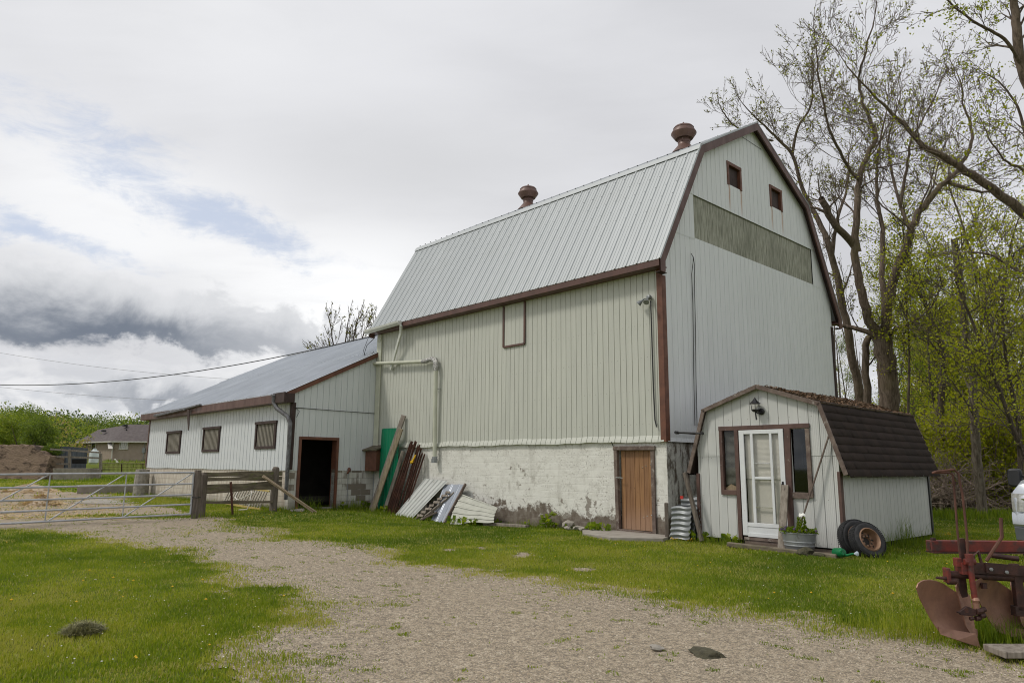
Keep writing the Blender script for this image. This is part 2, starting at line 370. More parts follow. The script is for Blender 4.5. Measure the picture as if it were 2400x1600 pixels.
worn('plough_red', (0.23, 0.034, 0.022), (0.11, 0.026, 0.02), 7.0, 0.5, 0.1, bs=0.4, c3=(0.06, 0.035, 0.03), s3=5, lo3=0.52, hi3=0.66)
worn('plough_dark', (0.085, 0.036, 0.028), (0.038, 0.022, 0.019), 9.0, 0.6, 0.3, bs=0.5, c3=(0.13, 0.05, 0.03), s3=6)
worn('black_metal', (0.018, 0.018, 0.02), (0.03, 0.028, 0.028), 9.0, 0.45, 0.3)
worn('tyre_rubber', (0.03, 0.03, 0.032), (0.018, 0.018, 0.019), 12.0, 0.8, bs=0.4, c3=(0.055, 0.052, 0.048), s3=5)
worn('rusty_rim', (0.30, 0.19, 0.125), (0.20, 0.11, 0.065), 7.0, 0.6, 0.3, c3=(0.12, 0.055, 0.03), s3=5)
worn('vent_brown', (0.16, 0.09, 0.072), (0.11, 0.062, 0.05), 5.0, 0.5, 0.1, c3=(0.28, 0.22, 0.19), s3=9, lo3=0.66, hi3=0.76)
worn('door_white', (0.72, 0.74, 0.74), (0.65, 0.67, 0.68), 4.0, 0.35, c3=(0.5, 0.48, 0.44), s3=5, lo3=0.66, hi3=0.8)
worn('blind_pale', (0.66, 0.655, 0.60), (0.57, 0.565, 0.52), 3.0, 0.7)
worn('old_plank', (0.27, 0.225, 0.145), (0.15, 0.12, 0.075), 3.0, 0.85, stretch=(5, 5, 0.6), bs=0.6, c3=(0.10, 0.085, 0.045), s3=5)
worn('blind_mid', (0.20, 0.205, 0.18), (0.15, 0.155, 0.135), 3.0, 0.7)
worn('blind_dark', (0.10, 0.105, 0.09), (0.06, 0.065, 0.055), 3.0, 0.7)
worn('slat_pale', (0.33, 0.31, 0.26), (0.23, 0.21, 0.17), 5.0, 0.8, stretch=(3, 3, 0.7))
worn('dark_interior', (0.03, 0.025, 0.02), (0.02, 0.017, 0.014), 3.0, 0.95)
worn('stone', (0.36, 0.33, 0.28), (0.22, 0.2, 0.17), 7.0, 0.85, bs=0.6, bd=0.02, c3=(0.15, 0.15, 0.11), s3=4)
worn('moss_stone', (0.10, 0.09, 0.05), (0.05, 0.047, 0.028), 14.0, 0.95, bs=0.9, bd=0.02, c3=(0.09, 0.095, 0.03), s3=6)
worn('hay_dry', (0.16, 0.15, 0.075), (0.08, 0.078, 0.038), 20.0, 0.95)
worn('old_concrete', (0.30, 0.27, 0.225), (0.20, 0.175, 0.14), 2.0, 0.85, bs=0.4, bd=0.02, c3=(0.15, 0.12, 0.09), s3=1.5)
worn('pad_concrete', (0.36, 0.33, 0.285), (0.27, 0.245, 0.21), 3.0, 0.9, bs=0.5, c3=(0.2, 0.18, 0.14), s3=2.5)
worn('earth_wall', (0.36, 0.255, 0.175), (0.25, 0.175, 0.12), 0.9, 0.95, stretch=(1, 1, 2.2), bs=1.0, bd=0.4, c3=(0.09, 0.06, 0.04), s3=0.9, lo3=0.53, hi3=0.64)
worn('grey_sheet', (0.075, 0.088, 0.105), (0.05, 0.058, 0.07), 0.6, 0.5, 0.2)
worn('house_shingle', (0.105, 0.085, 0.082), (0.08, 0.066, 0.064), 2.5, 0.85, c3=(0.13, 0.108, 0.1), s3=9)
worn('house_wall', (0.36, 0.29, 0.235), (0.32, 0.255, 0.205), 2.0, 0.7)
worn('house_white', (0.62, 0.6, 0.55), (0.55, 0.53, 0.49), 2.0, 0.6)
worn('tank_white', (0.62, 0.68, 0.68), (0.55, 0.6, 0.6), 2.0, 0.4)
worn('truck_silver', (0.50, 0.53, 0.58), (0.47, 0.50, 0.55), 1.0, 0.28, 0.3, bs=0.02)
worn('truck_grey', (0.13, 0.14, 0.155), (0.10, 0.11, 0.12), 2.0, 0.5)
worn('black_plastic', (0.015, 0.015, 0.017), (0.022, 0.022, 0.024), 8.0, 0.5)
worn('chrome', (0.75, 0.75, 0.76), (0.65, 0.65, 0.66), 3.0, 0.15, 1.0)
worn('headlamp', (0.55, 0.55, 0.5), (0.35, 0.35, 0.33), 18.0, 0.12, 0.4)
worn('amber', (0.5, 0.16, 0.04), (0.4, 0.12, 0.03), 8.0, 0.2)
worn('green_plastic', (0.0, 0.17, 0.055), (0.0, 0.13, 0.04), 4.0, 0.35)
worn('pale_plastic', (0.55, 0.62, 0.7), (0.48, 0.55, 0.62), 4.0, 0.4)
worn('yellow_paint', (0.55, 0.42, 0.10), (0.40, 0.30, 0.10), 5.0, 0.6)
worn('rope_white', (0.7, 0.68, 0.62), (0.55, 0.53, 0.48), 15.0, 0.8)
worn('cable_black', (0.02, 0.02, 0.02), (0.03, 0.03, 0.03), 5.0, 0.6)
worn('wire_grey', (0.22, 0.22, 0.23), (0.16, 0.16, 0.17), 5.0, 0.5)
worn('lens_white', (0.8, 0.8, 0.76), (0.7, 0.7, 0.66), 9.0, 0.15)
worn('petal_white', (0.85, 0.85, 0.8), (0.8, 0.8, 0.74), 9.0, 0.6)
worn('petal_purple', (0.03, 0.012, 0.05), (0.05, 0.02, 0.075), 9.0, 0.6)
worn('petal_yellow', (0.80, 0.52, 0.01), (0.75, 0.42, 0.01), 9.0, 0.6)
worn('soil', (0.10, 0.07, 0.045), (0.06, 0.042, 0.028), 9.0, 0.95, bs=0.8)
worn('red_tape', (0.5, 0.03, 0.02), (0.4, 0.02, 0.015), 4.0, 0.5)
def glass(name, tint=(0.9, 0.95, 0.95), amount=0.22, rough=0.03):
    q = Mat(name); t = q.node('ShaderNodeBsdfTransparent'); t.inputs[0].default_value = (*tint, 1)
    gl = q.node('ShaderNodeBsdfGlossy'); gl.inputs['Roughness'].default_value = rough
    fr = q.node('ShaderNodeLayerWeight'); fr.inputs[0].default_value = 0.35
    fac = q.rng(fr.outputs['Facing'], 0.1, 1.0, amount, 0.6)
    mx = q.node('ShaderNodeMixShader'); q.put(mx.inputs[0], fac); q.nt.links.new(t.outputs[0], mx.inputs[1]); q.nt.links.new(gl.outputs[0], mx.inputs[2])
    q.nt.links.new(mx.outputs[0], q.nt.nodes['Material Output'].inputs[0])
    return q.mat
glass('window_glass', (0.98, 0.975, 0.965), amount=0.02); glass('dark_glass', (0.35, 0.4, 0.45), 0.06)
# green translucent fibreglass
q = Mat('green_fibreglass'); n = q.noise(q.co, 3, 4)
col = q.mix(n, (0.0, 0.26, 0.13), (0.0, 0.20, 0.09)); q.done(col, 0.35)
t = q.node('ShaderNodeBsdfTransparent'); t.inputs[0].default_value = (0.02, 0.45, 0.2, 1)
mx = q.node('ShaderNodeMixShader'); mx.inputs[0].default_value = 0.35
q.nt.links.new(q.b.outputs[0], mx.inputs[1]); q.nt.links.new(t.outputs[0], mx.inputs[2]); q.nt.links.new(mx.outputs[0], q.nt.nodes['Material Output'].inputs[0])
# painted, peeling board-formed concrete
q = Mat('peeling_concrete'); x, y, z = q.xyz(q.co)
n1 = q.noise(q.co, 1.1, 8, 0.62); n2 = q.noise(q.co, 5.0, 8, 0.7); n3 = q.noise(q.mapv(q.co, (1.3, 1.3, 4.0)), 2.2, 8, 0.68)
paint = q.mix(q.rng(n3, 0.35, 0.7), (0.76, 0.755, 0.70), (0.65, 0.64, 0.585))
paint = q.mix(q.rng(q.noise(q.mapv(q.co, (2.0, 2.0, 0.6), loc=(5, 0, 0)), 1.3, 7, 0.65), 0.5, 0.74, 0, 0.6), paint, (0.47, 0.455, 0.405))
bare = q.mix(q.rng(n2, 0.35, 0.65), (0.125, 0.098, 0.075), (0.22, 0.19, 0.155))
low = q.rng(q.add(z, q.add(q.mul(q.sub(n1, 0.5), 1.5), q.mul(q.sub(n2, 0.5), 0.55))), 0.36, 0.46, 1.0, 0.0)
low = q.mul(low, q.rng(x, -12.5, -7.5))
chip = q.rng(q.add(n2, q.add(q.mul(q.sub(n1, 0.5), 0.55), q.rng(z, 0.2, 1.3, 0.09, 0.0))), 0.635, 0.68)
spot = q.rng(q.noise(q.mapv(q.co, loc=(9, 2, 1)), 21, 6, 0.85), 0.555, 0.60, 0, 0.9)
spot = q.mul(spot, q.rng(q.noise(q.mapv(q.co, loc=(4, 4, 8)), 1.6, 4, 0.6), 0.40, 0.56))
mold = q.mul(q.rng(q.noise(q.mapv(q.co, (1.6, 1.6, 0.9), loc=(11, 3, 5)), 1.9, 8, 0.75), 0.52, 0.66, 0, 0.75), q.rng(n2, 0.42, 0.60)); paint = q.mix(mold, paint, (0.33, 0.31, 0.265))
vst = q.rng(q.noise(q.mapv(q.co, (5.0, 5.0, 0.7), loc=(2, 7, 0)), 2.0, 7, 0.72), 0.60, 0.70, 0, 0.7); spot = q.m('MAXIMUM', spot, q.mul(vst, q.rng(n1, 0.45, 0.6)))
gab = q.mul(q.rng(x, -0.02, 0.0), q.rng(q.noise(q.mapv(q.co, (1, 2.2, 0.9)), 2.3, 8, 0.65), 0.44, 0.60))   # the end wall has lost most of its paint
msk = q.m('MAXIMUM', q.m('MAXIMUM', low, q.mul(chip, 0.85)), q.m('MAXIMUM', spot, gab))
col = q.mix(msk, paint, bare)
form = q.m('POWER', q.m('ABSOLUTE', q.sub(q.m('FRACT', q.mul(q.add(z, q.mul(q.sub(n1, 0.5), 0.03)), 1 / 0.19)), 0.5)), 6.0)
lines = q.rng(form, 0.006, 0.0156)
col = q.mix(q.mul(lines, q.rng(n1, 0.4, 0.7, 0.0, 0.4)), col, (0.34, 0.32, 0.28))
q.done(col, 0.8, 0, q.add(q.add(q.mul(n2, 0.6), q.mul(msk, -0.5)), q.mul(lines, -0.3)), 0.5, 0.015, 0.3)
# concrete block, whitewash going bare
def blocks(name, c1, c2, bare, amt, ax):
    q = Mat(name); x, y, z = q.xyz(q.co); v = q.comb(x if ax == 0 else y, q.add(z, 0.06), 0.0)
    b = q.node('ShaderNodeTexBrick'); q.put(b.inputs['Vector'], v); b.inputs['Scale'].default_value = 1.0
    b.inputs['Brick Width'].default_value = 0.40; b.inputs['Row Height'].default_value = 0.2; b.inputs['Mortar Size'].default_value = 0.008; b.inputs['Mortar Smooth'].default_value = 0.2
    b.inputs['Color1'].default_value = (0, 0, 0, 1); b.inputs['Color2'].default_value = (1, 1, 1, 1); b.inputs['Mortar'].default_value = (0.5, 0.5, 0.5, 1)
    rnd = q.xyz(b.outputs['Color'])[0]
    st = q.noise(q.mapv(q.co, (3.5, 3.5, 0.35)), 2.6, 7, 0.65); n = q.noise(q.co, 1.0, 6, 0.6)
    col = q.mix(q.rng(st, 0.35, 0.65), c1, c2)
    k = q.rng(q.add(q.mul(rnd, 0.3), q.add(q.mul(n, 0.7), q.mul(q.sub(st, 0.5), 0.35))), amt, amt + 0.12)
    col = q.mix(k, col, bare)
    col = q.mix(q.rng(q.add(z, q.mul(n, 0.5)), 0.35, 0.75, 0.65, 0.0), col, (0.20, 0.175, 0.14))
    col = q.mix(q.mul(b.outputs['Fac'], 0.45), col, (0.22, 0.2, 0.175))
    return q.done(col, 0.85, 0, q.add(q.mul(b.outputs['Fac'], -1.0), q.mul(q.noise(q.co, 30, 4), 0.15)), 0.6, 0.012, 0.3)
blocks('annex_block', (0.60, 0.56, 0.48), (0.42, 0.36, 0.29), (0.38, 0.32, 0.26), 0.62, 0)
blocks('annex_end_block', (0.62, 0.61, 0.56), (0.50, 0.49, 0.44), (0.225, 0.195, 0.155), 0.50, 1)
# fir planks of the stable door, one tone per plank
q = Mat('door_planks'); x, y, z = q.xyz(q.co)
pl_ = q.noise(q.comb(q.m('FLOOR', q.mul(q.add(x, 0.013), 1 / 0.145)), 0.0, 0.0), 7.7, 0, 0.5)
gr = q.noise(q.mapv(q.co, (26, 26, 1.2)), 1.6, 6, 0.6, 0.6); n = q.noise(q.co, 1.3, 4)
col = q.mix(q.rng(pl_, 0.3, 0.7), (0.39, 0.205, 0.08), (0.25, 0.13, 0.058))
col = q.mix(q.rng(gr, 0.4, 0.7, 0, 0.65), col, (0.16, 0.072, 0.028))
col = q.mix(q.rng(q.add(z, q.mul(n, 0.6)), 0.35, 1.05, 0.55, 0.0), col, (0.36, 0.235, 0.165))
kn = q.rng(q.vor(q.mapv(q.co, (4, 4, 1.3)), 2.0), 0.03, 0.09, 0.8, 0.0)
col = q.mix(kn, col, (0.07, 0.028, 0.013)); q.done(col, 0.6, 0, gr, 0.25, 0.004)
# bare weathered boards in the gable
q = Mat('bare_sheathing'); st = q.noise(q.mapv(q.co, (9, 9, 0.55)), 3.2, 8, 0.72); n = q.noise(q.co, 0.8, 5)
col = q.mix(q.rng(st, 0.32, 0.68), (0.16, 0.165, 0.125), (0.52, 0.52, 0.44))
col = q.mix(q.rng(n, 0.4, 0.75, 0, 0.5), col, (0.17, 0.175, 0.135)); q.done(col, 0.9, 0, st, 0.5, 0.01, 0.2)
# asphalt shingles and mossy upper slope
q = Mat('shed_shingle'); n = q.noise(q.co, 2.2, 5); n2 = q.noise(q.co, 60, 3, 0.7); t_ = q.attr('tint')
col = q.mix(n, (0.042, 0.03, 0.026), (0.028, 0.021, 0.019)); col = q.mix(q.rng(t_, 0, 1, 0, 0.5), col, (0.062, 0.042, 0.036))
col = q.mix(q.rng(n2, 0.5, 0.75, 0, 0.5), col, (0.075, 0.058, 0.05)); q.done(col, 0.9, 0, n2, 0.4, 0.004, 0.25)
q = Mat('mossy_shingle'); n = q.noise(q.co, 3.0, 6, 0.65); n2 = q.noise(q.co, 22, 5, 0.7)
col = q.mix(q.rng(n, 0.4, 0.65), (0.06, 0.045, 0.03), (0.085, 0.062, 0.03)); col = q.mix(q.rng(n2, 0.5, 0.7, 0, 0.7), col, (0.13, 0.085, 0.05)); q.done(col, 0.95, 0, n2, 1.0, 0.02, 0.2)
# bark / foliage
def bark(name, c1, c2, c3=None):
    q = Mat(name); r = q.noise(q.mapv(q.co, (9, 9, 1.1)), 1.6, 7, 0.65, 0.8); n = q.noise(q.co, 0.7, 4)
    col = q.mix(q.rng(r, 0.35, 0.65), c1, c2)
    if c3: col = q.mix(q.rng(n, 0.5, 0.72, 0, 0.6), col, c3)
    return q.done(col, 0.9, 0, r, 0.9, 0.04, 0.2)
bark('maple_bark', (0.085, 0.064, 0.048), (0.20, 0.155, 0.12), (0.15, 0.125, 0.06))
bark('dark_bark', (0.055, 0.044, 0.034), (0.14, 0.112, 0.086))
bark('pale_bark', (0.085, 0.07, 0.054), (0.20, 0.17, 0.135), (0.15, 0.135, 0.06))
bark('brush_bark', (0.14, 0.105, 0.082), (0.33, 0.27, 0.22))
def leaf(name, stops, trans=0.35):
    q = Mat(name); t_ = q.attr('tint'); col = q.ramp(t_, stops)
    return q.done(col, 0.55, 0, None, spec=0.3, trans=trans, tcol=q.mix(1.0, col, (1.5, 1.5, 0.9), 'MULTIPLY'))
leaf('leaf_spring', [(0, (0.19, 0.225, 0.012)), (0.5, (0.30, 0.33, 0.018)), (1, (0.42, 0.40, 0.035))], 0.5)
leaf('leaf_bud', [(0, (0.10, 0.095, 0.02)), (0.6, (0.19, 0.20, 0.02)), (1, (0.32, 0.33, 0.03))], 0.45)
leaf('leaf_deep', [(0, (0.07, 0.125, 0.010)), (0.5, (0.14, 0.21, 0.014)), (1, (0.24, 0.29, 0.02))], 0.5)
leaf('leaf_hill', [(0, (0.05, 0.08, 0.022)), (0.3, (0.11, 0.165, 0.022)), (0.6, (0.21, 0.27, 0.03)), (0.85, (0.33, 0.35, 0.045)), (1, (0.34, 0.26, 0.12))], 0.4)
leaf('leaf_litter', [(0, (0.05, 0.028, 0.014)), (1, (0.17, 0.10, 0.055))], 0.05)
leaf('grass_blade', [(0, (0.085, 0.145, 0.006)), (0.45, (0.185, 0.25, 0.010)), (0.8, (0.33, 0.345, 0.035)), (1, (0.40, 0.35, 0.15))], 0.35)
leaf('hay_strand', [(0, (0.10, 0.105, 0.04)), (0.6, (0.20, 0.195, 0.08)), (1, (0.34, 0.31, 0.16))], 0.15)
leaf('straw', [(0, (0.40, 0.27, 0.12)), (1, (0.62, 0.47, 0.26))], 0.1)
leaf('pebble', [(0, (0.14, 0.112, 0.082)), (0.4, (0.31, 0.26, 0.19)), (0.8, (0.48, 0.41, 0.31)), (1, (0.66, 0.60, 0.50))], 0.0)
# ground: soil and thatch under the grass
q = Mat('lawn_soil'); n = q.noise(q.co, 0.35, 6, 0.6); n2 = q.noise(q.co, 9, 6, 0.7); n3 = q.noise(q.co, 70, 4, 0.7)
col = q.mix(q.rng(n2, 0.3, 0.7), (0.10, 0.135, 0.016), (0.15, 0.175, 0.025)); col = q.mix(q.rng(n, 0.45, 0.7, 0, 0.5), col, (0.14, 0.13, 0.035))
col = q.mix(q.rng(n3, 0.45, 0.75, 0, 0.6), col, (0.035, 0.05, 0.008)); q.done(col, 0.95, 0, n3, 0.8, 0.02, 0.15)
# crushed-stone drive
q = Mat('crushed_stone'); n = q.noise(q.co, 0.5, 6, 0.6); v1 = q.vor(q.co, 55, out=1); d1 = q.vor(q.co, 55); v2 = q.vor(q.co, 140, out=1); d2 = q.vor(q.co, 140)
r1 = q.xyz(v1)[0]; r2 = q.xyz(v2)[1]
dust = q.mix(q.rng(n, 0.35, 0.7), (0.48, 0.39, 0.27), (0.385, 0.305, 0.205))
far = q.rng(q.m('ADD', q.xyz(q.co)[0], q.mul(q.xyz(q.co)[1], -0.2)), -9.0, -2.0, 0.75, 0.0); dust = q.mix(q.mul(far, q.rng(q.noise(q.co, 1.1, 5, 0.6), 0.3, 0.6)), dust, (0.285, 0.205, 0.125))
st1 = q.mix(r1, (0.22, 0.18, 0.13), (0.58, 0.49, 0.365)); st2 = q.mix(r2, (0.17, 0.14, 0.10), (0.54, 0.455, 0.33))
col = q.mix(0.55, st2, dust); col = q.mix(q.mul(q.m('GREATER_THAN', q.xyz(v1)[2], 0.45), 0.75), col, st1)
gap = q.rng(d1, 0.40, 0.75, 0.0, 0.8); col = q.mix(gap, col, (0.16, 0.135, 0.105))
cl_ = q.noise(q.co, 13, 7, 0.82); col = q.mix(q.rng(cl_, 0.40, 0.50, 0.75, 0.0), col, (0.15, 0.13, 0.10)); col = q.mix(q.rng(cl_, 0.52, 0.64, 0.0, 0.7), col, (0.56, 0.49, 0.385))
q.done(col, 0.9, 0, q.add(q.mul(d1, -1.0), q.mul(d2, -0.5)), 0.7, 0.012, 0.25)
# farmyard dirt with straw
q = Mat('yard_dirt'); n = q.noise(q.co, 0.3, 7, 0.62); n2 = q.noise(q.co, 14, 6, 0.7)
col = q.mix(q.rng(n, 0.35, 0.65), (0.31, 0.255, 0.19), (0.235, 0.195, 0.15)); col = q.mix(q.rng(n2, 0.4, 0.7, 0, 0.6), col, (0.42, 0.34, 0.22)); q.done(col, 0.95, 0, n2, 0.6, 0.02, 0.2)
M = MATS
# ------------------------------------------------------------------ ribbed sheet steel
def ribs(u0, u1, pitch, gw, dep, phase=0.0):
    """groove profile: list of (u, offset along normal)"""
    P = [(u0, 0.0)]; k = math.floor((u0 - phase) / pitch)
    while True:
        a = phase + k * pitch; k += 1
        if a > u1: break
        for du, n in ((-gw / 2, 0), (-gw * 0.2, -dep), (gw * 0.2, -dep), (gw / 2, 0)):
            if u0 < a + du < u1: P.append((a + du, n))
    P.append((u1, 0.0)); return P
def strips(mb, O, U, N, prof, zb, zt, holes=(), rows=None):
    """vertical strips between zb(u) and zt(u); holes = (u0,u1,z0,z1); rows = (height above zb, extra offset) for a flared foot"""
    O, U, N = Vector(O), Vector(U), Vector(N); us = dict(prof); P = sorted(prof)
    def nv(u):
        for (a, na), (b, nb) in zip(P, P[1:]):
            if a <= u <= b: return na + (nb - na) * ((u - a) / (b - a) if b > a else 0)
        return 0
    cuts = sorted(set([u for u, _ in P] + [q for h in holes for q in h[:2] if P[0][0] < q < P[-1][0]]))
    def pt(u, z, e=0.0): p = O + U * u + N * (nv(u) + e); return (p.x, p.y, z)
    for a, b in zip(cuts, cuts[1:]):
        if b - a < 1e-5: continue
        m = (a + b) / 2; iv = [(zb(a), zb(b), zt(a), zt(b))]
        for h in holes:
            if h[0] < m < h[1]:
                nw = []
                for q in iv:
                    if h[2] > q[0]: nw.append((q[0], q[1], min(h[2], q[2]), min(h[2], q[3])))
                    if h[3] < q[2]: nw.append((max(h[3], q[0]), max(h[3], q[1]), q[2], q[3]))
                iv = [q for q in nw if q[2] > q[0]]
        for a0, b0, a1, b1 in iv:
            if rows and abs(a0 - zb(a)) < 1e-6:
                pa, pb = pt(a, a0, rows[0][1]), pt(b, b0, rows[0][1])
                for h, e in rows[1:]:
                    qa, qb = pt(a, a0 + h, e), pt(b, b0 + h, e); mb.add([pa, pb, qb, qa], [(0, 1, 2, 3)]); pa, pb = qa, qb
                mb.add([pa, pb, pt(b, b1), pt(a, a1)], [(0, 1, 2, 3)])
            else:
                mb.add([pt(a, a0), pt(b, b0), pt(b, b1), pt(a, a1)], [(0, 1, 2, 3)])
def roof_sheet(mb, prof, lo, hi, thick=0.0):
    """ribbed roof between two edges given as functions of x -> point; normal offset added along roof normal"""
    A, B = Vector(lo(0)), Vector(hi(0)); e = B - A; n = Vector((1, 0, 0)).cross(e).normalized()
    if n.z < 0: n = -n
    P = sorted(prof)
    rows = [[Vector(lo(u)) + n * h for u, h in P], [Vector(hi(u)) + n * h for u, h in P]]
    mb.grid(rows)
    if thick:
        rows2 = [[r - n * thick for r in rr] for rr in rows]
        m = len(P); mb.grid(rows2[::-1])
        mb.grid([rows[0], rows2[0]][::-1]); mb.grid([rows2[1], rows[1]][::-1])
def rib_up(u0, u1, pitch, w, h, minor=2, mh=0.006, mw=0.03, phase=0.0):
    P = [(u0, 0.0)]; k = math.floor((u0 - phase) / pitch) - 1
    while phase + k * pitch < u1 + pitch:
        a = phase + k * pitch; k += 1
        pts = [(-w / 2, 0), (-w * 0.25, h), (w * 0.25, h), (w / 2, 0)]
        for j in range(1, minor + 1):
            c = pitch * j / (minor + 1); pts += [(c - mw / 2, 0), (c - mw * 0.2, mh), (c + mw * 0.2, mh), (c + mw / 2, 0)]
        for du, n in pts:
            if u0 + 1e-4 < a + du < u1 - 1e-4: P.append((a + du, n))
    P.append((u1, 0.0)); return P

# ------------------------------------------------------------------ the barn
BL, BW = 12.85, 9.83                      # length along -x, width along +y
EO, GO = 0.35, 0.24                       # eave and gable overhang
EZ, KY, KZ, RZ, HF = 6.68, 1.67, 10.27, 12.09, 2.26
def roofz(y):
    y = BW - y if y > BW / 2 else y
    return EZ + (y + EO) * (KZ - EZ) / (KY + EO) if y < KY else KZ + (y - KY) * (RZ - KZ) / (BW / 2 - KY)
barn = thing('barn', 'tall gambrel roofed steel clad barn on a whitewashed concrete foundation', 'barn')
fm = MB(); DX0, DX1, DZ0, DZ1 = -1.51, -0.36, 0.06, 2.05
yb = BW - 0.05; fr = 0.25
fm.bb((-BL, 0.0, -0.4), (DX0, fr, HF)); fm.bb((DX1, 0.0, -0.4), (0.0, fr, HF)); fm.bb((DX0, 0.0, DZ1), (DX1, fr, HF)); fm.bb((DX0, 0.0, -0.4), (DX1, fr, DZ0))
fm.bb((-fr, fr, -0.4), (0, yb - fr, HF)); fm.bb((-BL, yb - fr, -0.4), (0, yb, HF)); fm.bb((-BL, fr, -0.4), (-BL + fr, yb - fr, HF))
obj('foundation', fm, M['peeling_concrete'], barn)
sw = MB()
def cz(u): return HF - 0.04 + 0.012 * math.sin(u * 2.1) + 0.008 * math.sin(u * 7.3)
strips(sw, (0, -0.03, 0), (1, 0, 0), (0, -1, 0), ribs(-BL, -0.02, 0.19, 0.021, 0.020), cz, lambda u: EZ - 0.03, rows=[(0, 0.055), (0.06, 0.04), (0.16, 0.0)])
obj('side_siding', sw, M['cream_siding'], barn)
bw_ = MB(); strips(bw_, (0, BW, 0), (-1, 0, 0), (0, 1, 0), ribs(0.02, BL, 0.19, 0.016, 0.011), lambda u: HF, lambda u: EZ - 0.03)
obj('rear_siding', bw_, M['cream_siding'], barn)
BY0, BY1, BZ0, BZ1 = 1.51, 8.59, 7.655, 8.915
gs = MB(); R_ = ribs(0.0, BW, 0.235, 0.021, 0.018, 0.118)
def addk(P, *us):
    d = dict(P)
    for u in us: d.setdefault(u, 0.0)
    return sorted(d.items())
wt_ = lambda y: roofz(y) - 0.10
strips(gs, (0.02, 0, 0), (0, 1, 0), (1, 0, 0), addk(R_, KY, BW - KY), lambda u: HF - 0.04, lambda u: min(BZ0, wt_(u)), rows=[(0, 0.03), (0.1, 0.0)])
R1 = [q for q in R_ if q[0] < BY0] + [(BY0, 0.0)]; R2 = [(BY1, 0.0)] + [q for q in R_ if q[0] > BY1]
for r in (R1, R2): strips(gs, (0.028, 0, 0), (0, 1, 0), (1, 0, 0), addk(r, KY) if r is R1 and False else r, lambda u: min(BZ0 - 0.05, wt_(u)), lambda u: min(BZ1, wt_(u)))
y8 = (BZ1 - EZ) * (KY + EO) / (KZ - EZ) - EO
WIN = [(3.42, 4.03, 9.70, 10.30), (5.95, 6.56, 9.70, 10.30)]
R3 = [(y8, 0)] + [q for q in R_ if y8 < q[0] < BW - y8] + [(BW - y8, 0)]
strips(gs, (0.036, 0, 0), (0, 1, 0), (1, 0, 0), addk(R3, KY, BW - KY, BW / 2), lambda u: BZ1 - 0.05, lambda u: max(wt_(u), BZ1 - 0.05), holes=WIN)
obj('gable_siding', gs, M['white_siding'], barn)
fg = MB(); strips(fg, (-BL, 0, 0), (0, 1, 0), (-1, 0, 0), addk(R_, KY, BW - KY, BW / 2), lambda u: HF, wt_)
obj('far_gable_siding', fg, M['white_siding'], barn)
bs_ = MB(); bs_.bb((-0.03, BY0 - 0.02, BZ0 - 0.1), (-0.005, BY1 + 0.02, BZ1 + 0.02)); obj('bare_board_band', bs_, M['bare_sheathing'], barn, label='band of bare weathered boards across the gable')
for (a, b, z0, z1) in WIN:
    w = MB(); f = 0.10
    w.bb((-0.06, a - f, z1), (0.065, b + f, z1 + 0.10)); w.bb((-0.06, a - f, z0 - 0.02), (0.06, a, z1)); w.bb((-0.06, b, z0 - 0.02), (0.06, b + f, z1))
    wo_ = obj('gable_window', w, M['rust_brown_trim'], barn, bevel=0.004)
    p = MB()
    for i in range(4): p.bb((-0.05 - 0.004 * (i % 2), a + (b - a) * i / 4 + 0.002, z0 - 0.02), (-0.03, a + (b - a) * (i + 1) / 4 - 0.002, z1))
    obj('shutter_boards', p, M['dark_soffit'], wo_)
# roof
rf = MB(); x0, x1 = -BL - 0.14, GO
PR = rib_up(x0, x1, 0.35, 0.06, 0.026, 2, 0.010, 0.026, phase=-5.38)
roof_sheet(rf, PR, lambda u: (u, -EO - 0.03, EZ - 0.03), lambda u: (u, KY, KZ), 0.02)
roof_sheet(rf, PR, lambda u: (u, KY, KZ + 0.012), lambda u: (u, BW / 2, RZ), 0.02)
roof_sheet(rf, PR, lambda u: (u, BW - KY, KZ + 0.012), lambda u: (u, BW / 2, RZ), 0.02)
roof_sheet(rf, PR, lambda u: (u, BW + EO + 0.03, EZ - 0.03), lambda u: (u, BW - KY, KZ), 0.02)
roof = obj('roof', rf, M['barn_roof_steel'], barn)
sc_ = MB()
nrm = Vector((0, -(KZ - EZ), KY + EO)).normalized()
k = math.floor((x0 + 5.38) / 0.35)
for i in range(int((x1 - x0) / 0.35) + 1):
    ux = -5.38 + (k + 1 + i) * 0.35
    for j in range(9):
        t = (j + 0.35 * (i % 2) * 0 + 0.18) / 9
        p = Vector((ux, -EO + t * (KY + EO), EZ + t * (KZ - EZ))) + nrm * 0.026
        sc_.lathe([(0.014, -0.004), (0.014, 0.006), (0.0, 0.01)], p, nrm, 5)
    sc_.lathe([(0.02, -0.004), (0.02, 0.02), (0.0, 0.025)], (ux, KY - 0.02, KZ + 0.06), (0, -0.5, 1), 5)
tag(obj('roof_screws', sc_, M['black_metal'], roof), kind='stuff')
kf = MB(); e1 = Vector((0, -(KY + EO), -(KZ - EZ))).normalized(); e2 = Vector((0, BW / 2 - KY, RZ - KZ)).normalized()
for sgn in (1, -1):
    pts = []
    for x in np.linspace(x0 - 0.01, x1 + 0.01, 40):
        kk = Vector((x, KY, KZ)); n_ = Vector((0, -0.72, 0.69)) * 0.036; q = [kk + e1 * 0.17 + nrm * 0.03, kk + n_, kk + e2 * 0.14 + Vector((0, -0.2, 0.3)) * 0.11]
        pts.append([Vector((v.x, v.y if sgn > 0 else BW - v.y, v.z)) for v in q])
    kf.grid(pts, 0.006)
obj('kink_flashing', kf, M['barn_roof_steel'], roof)
for fi_ in range(1): pass
FLS = []      # fascia following the gambrel, both gables, and the eaves
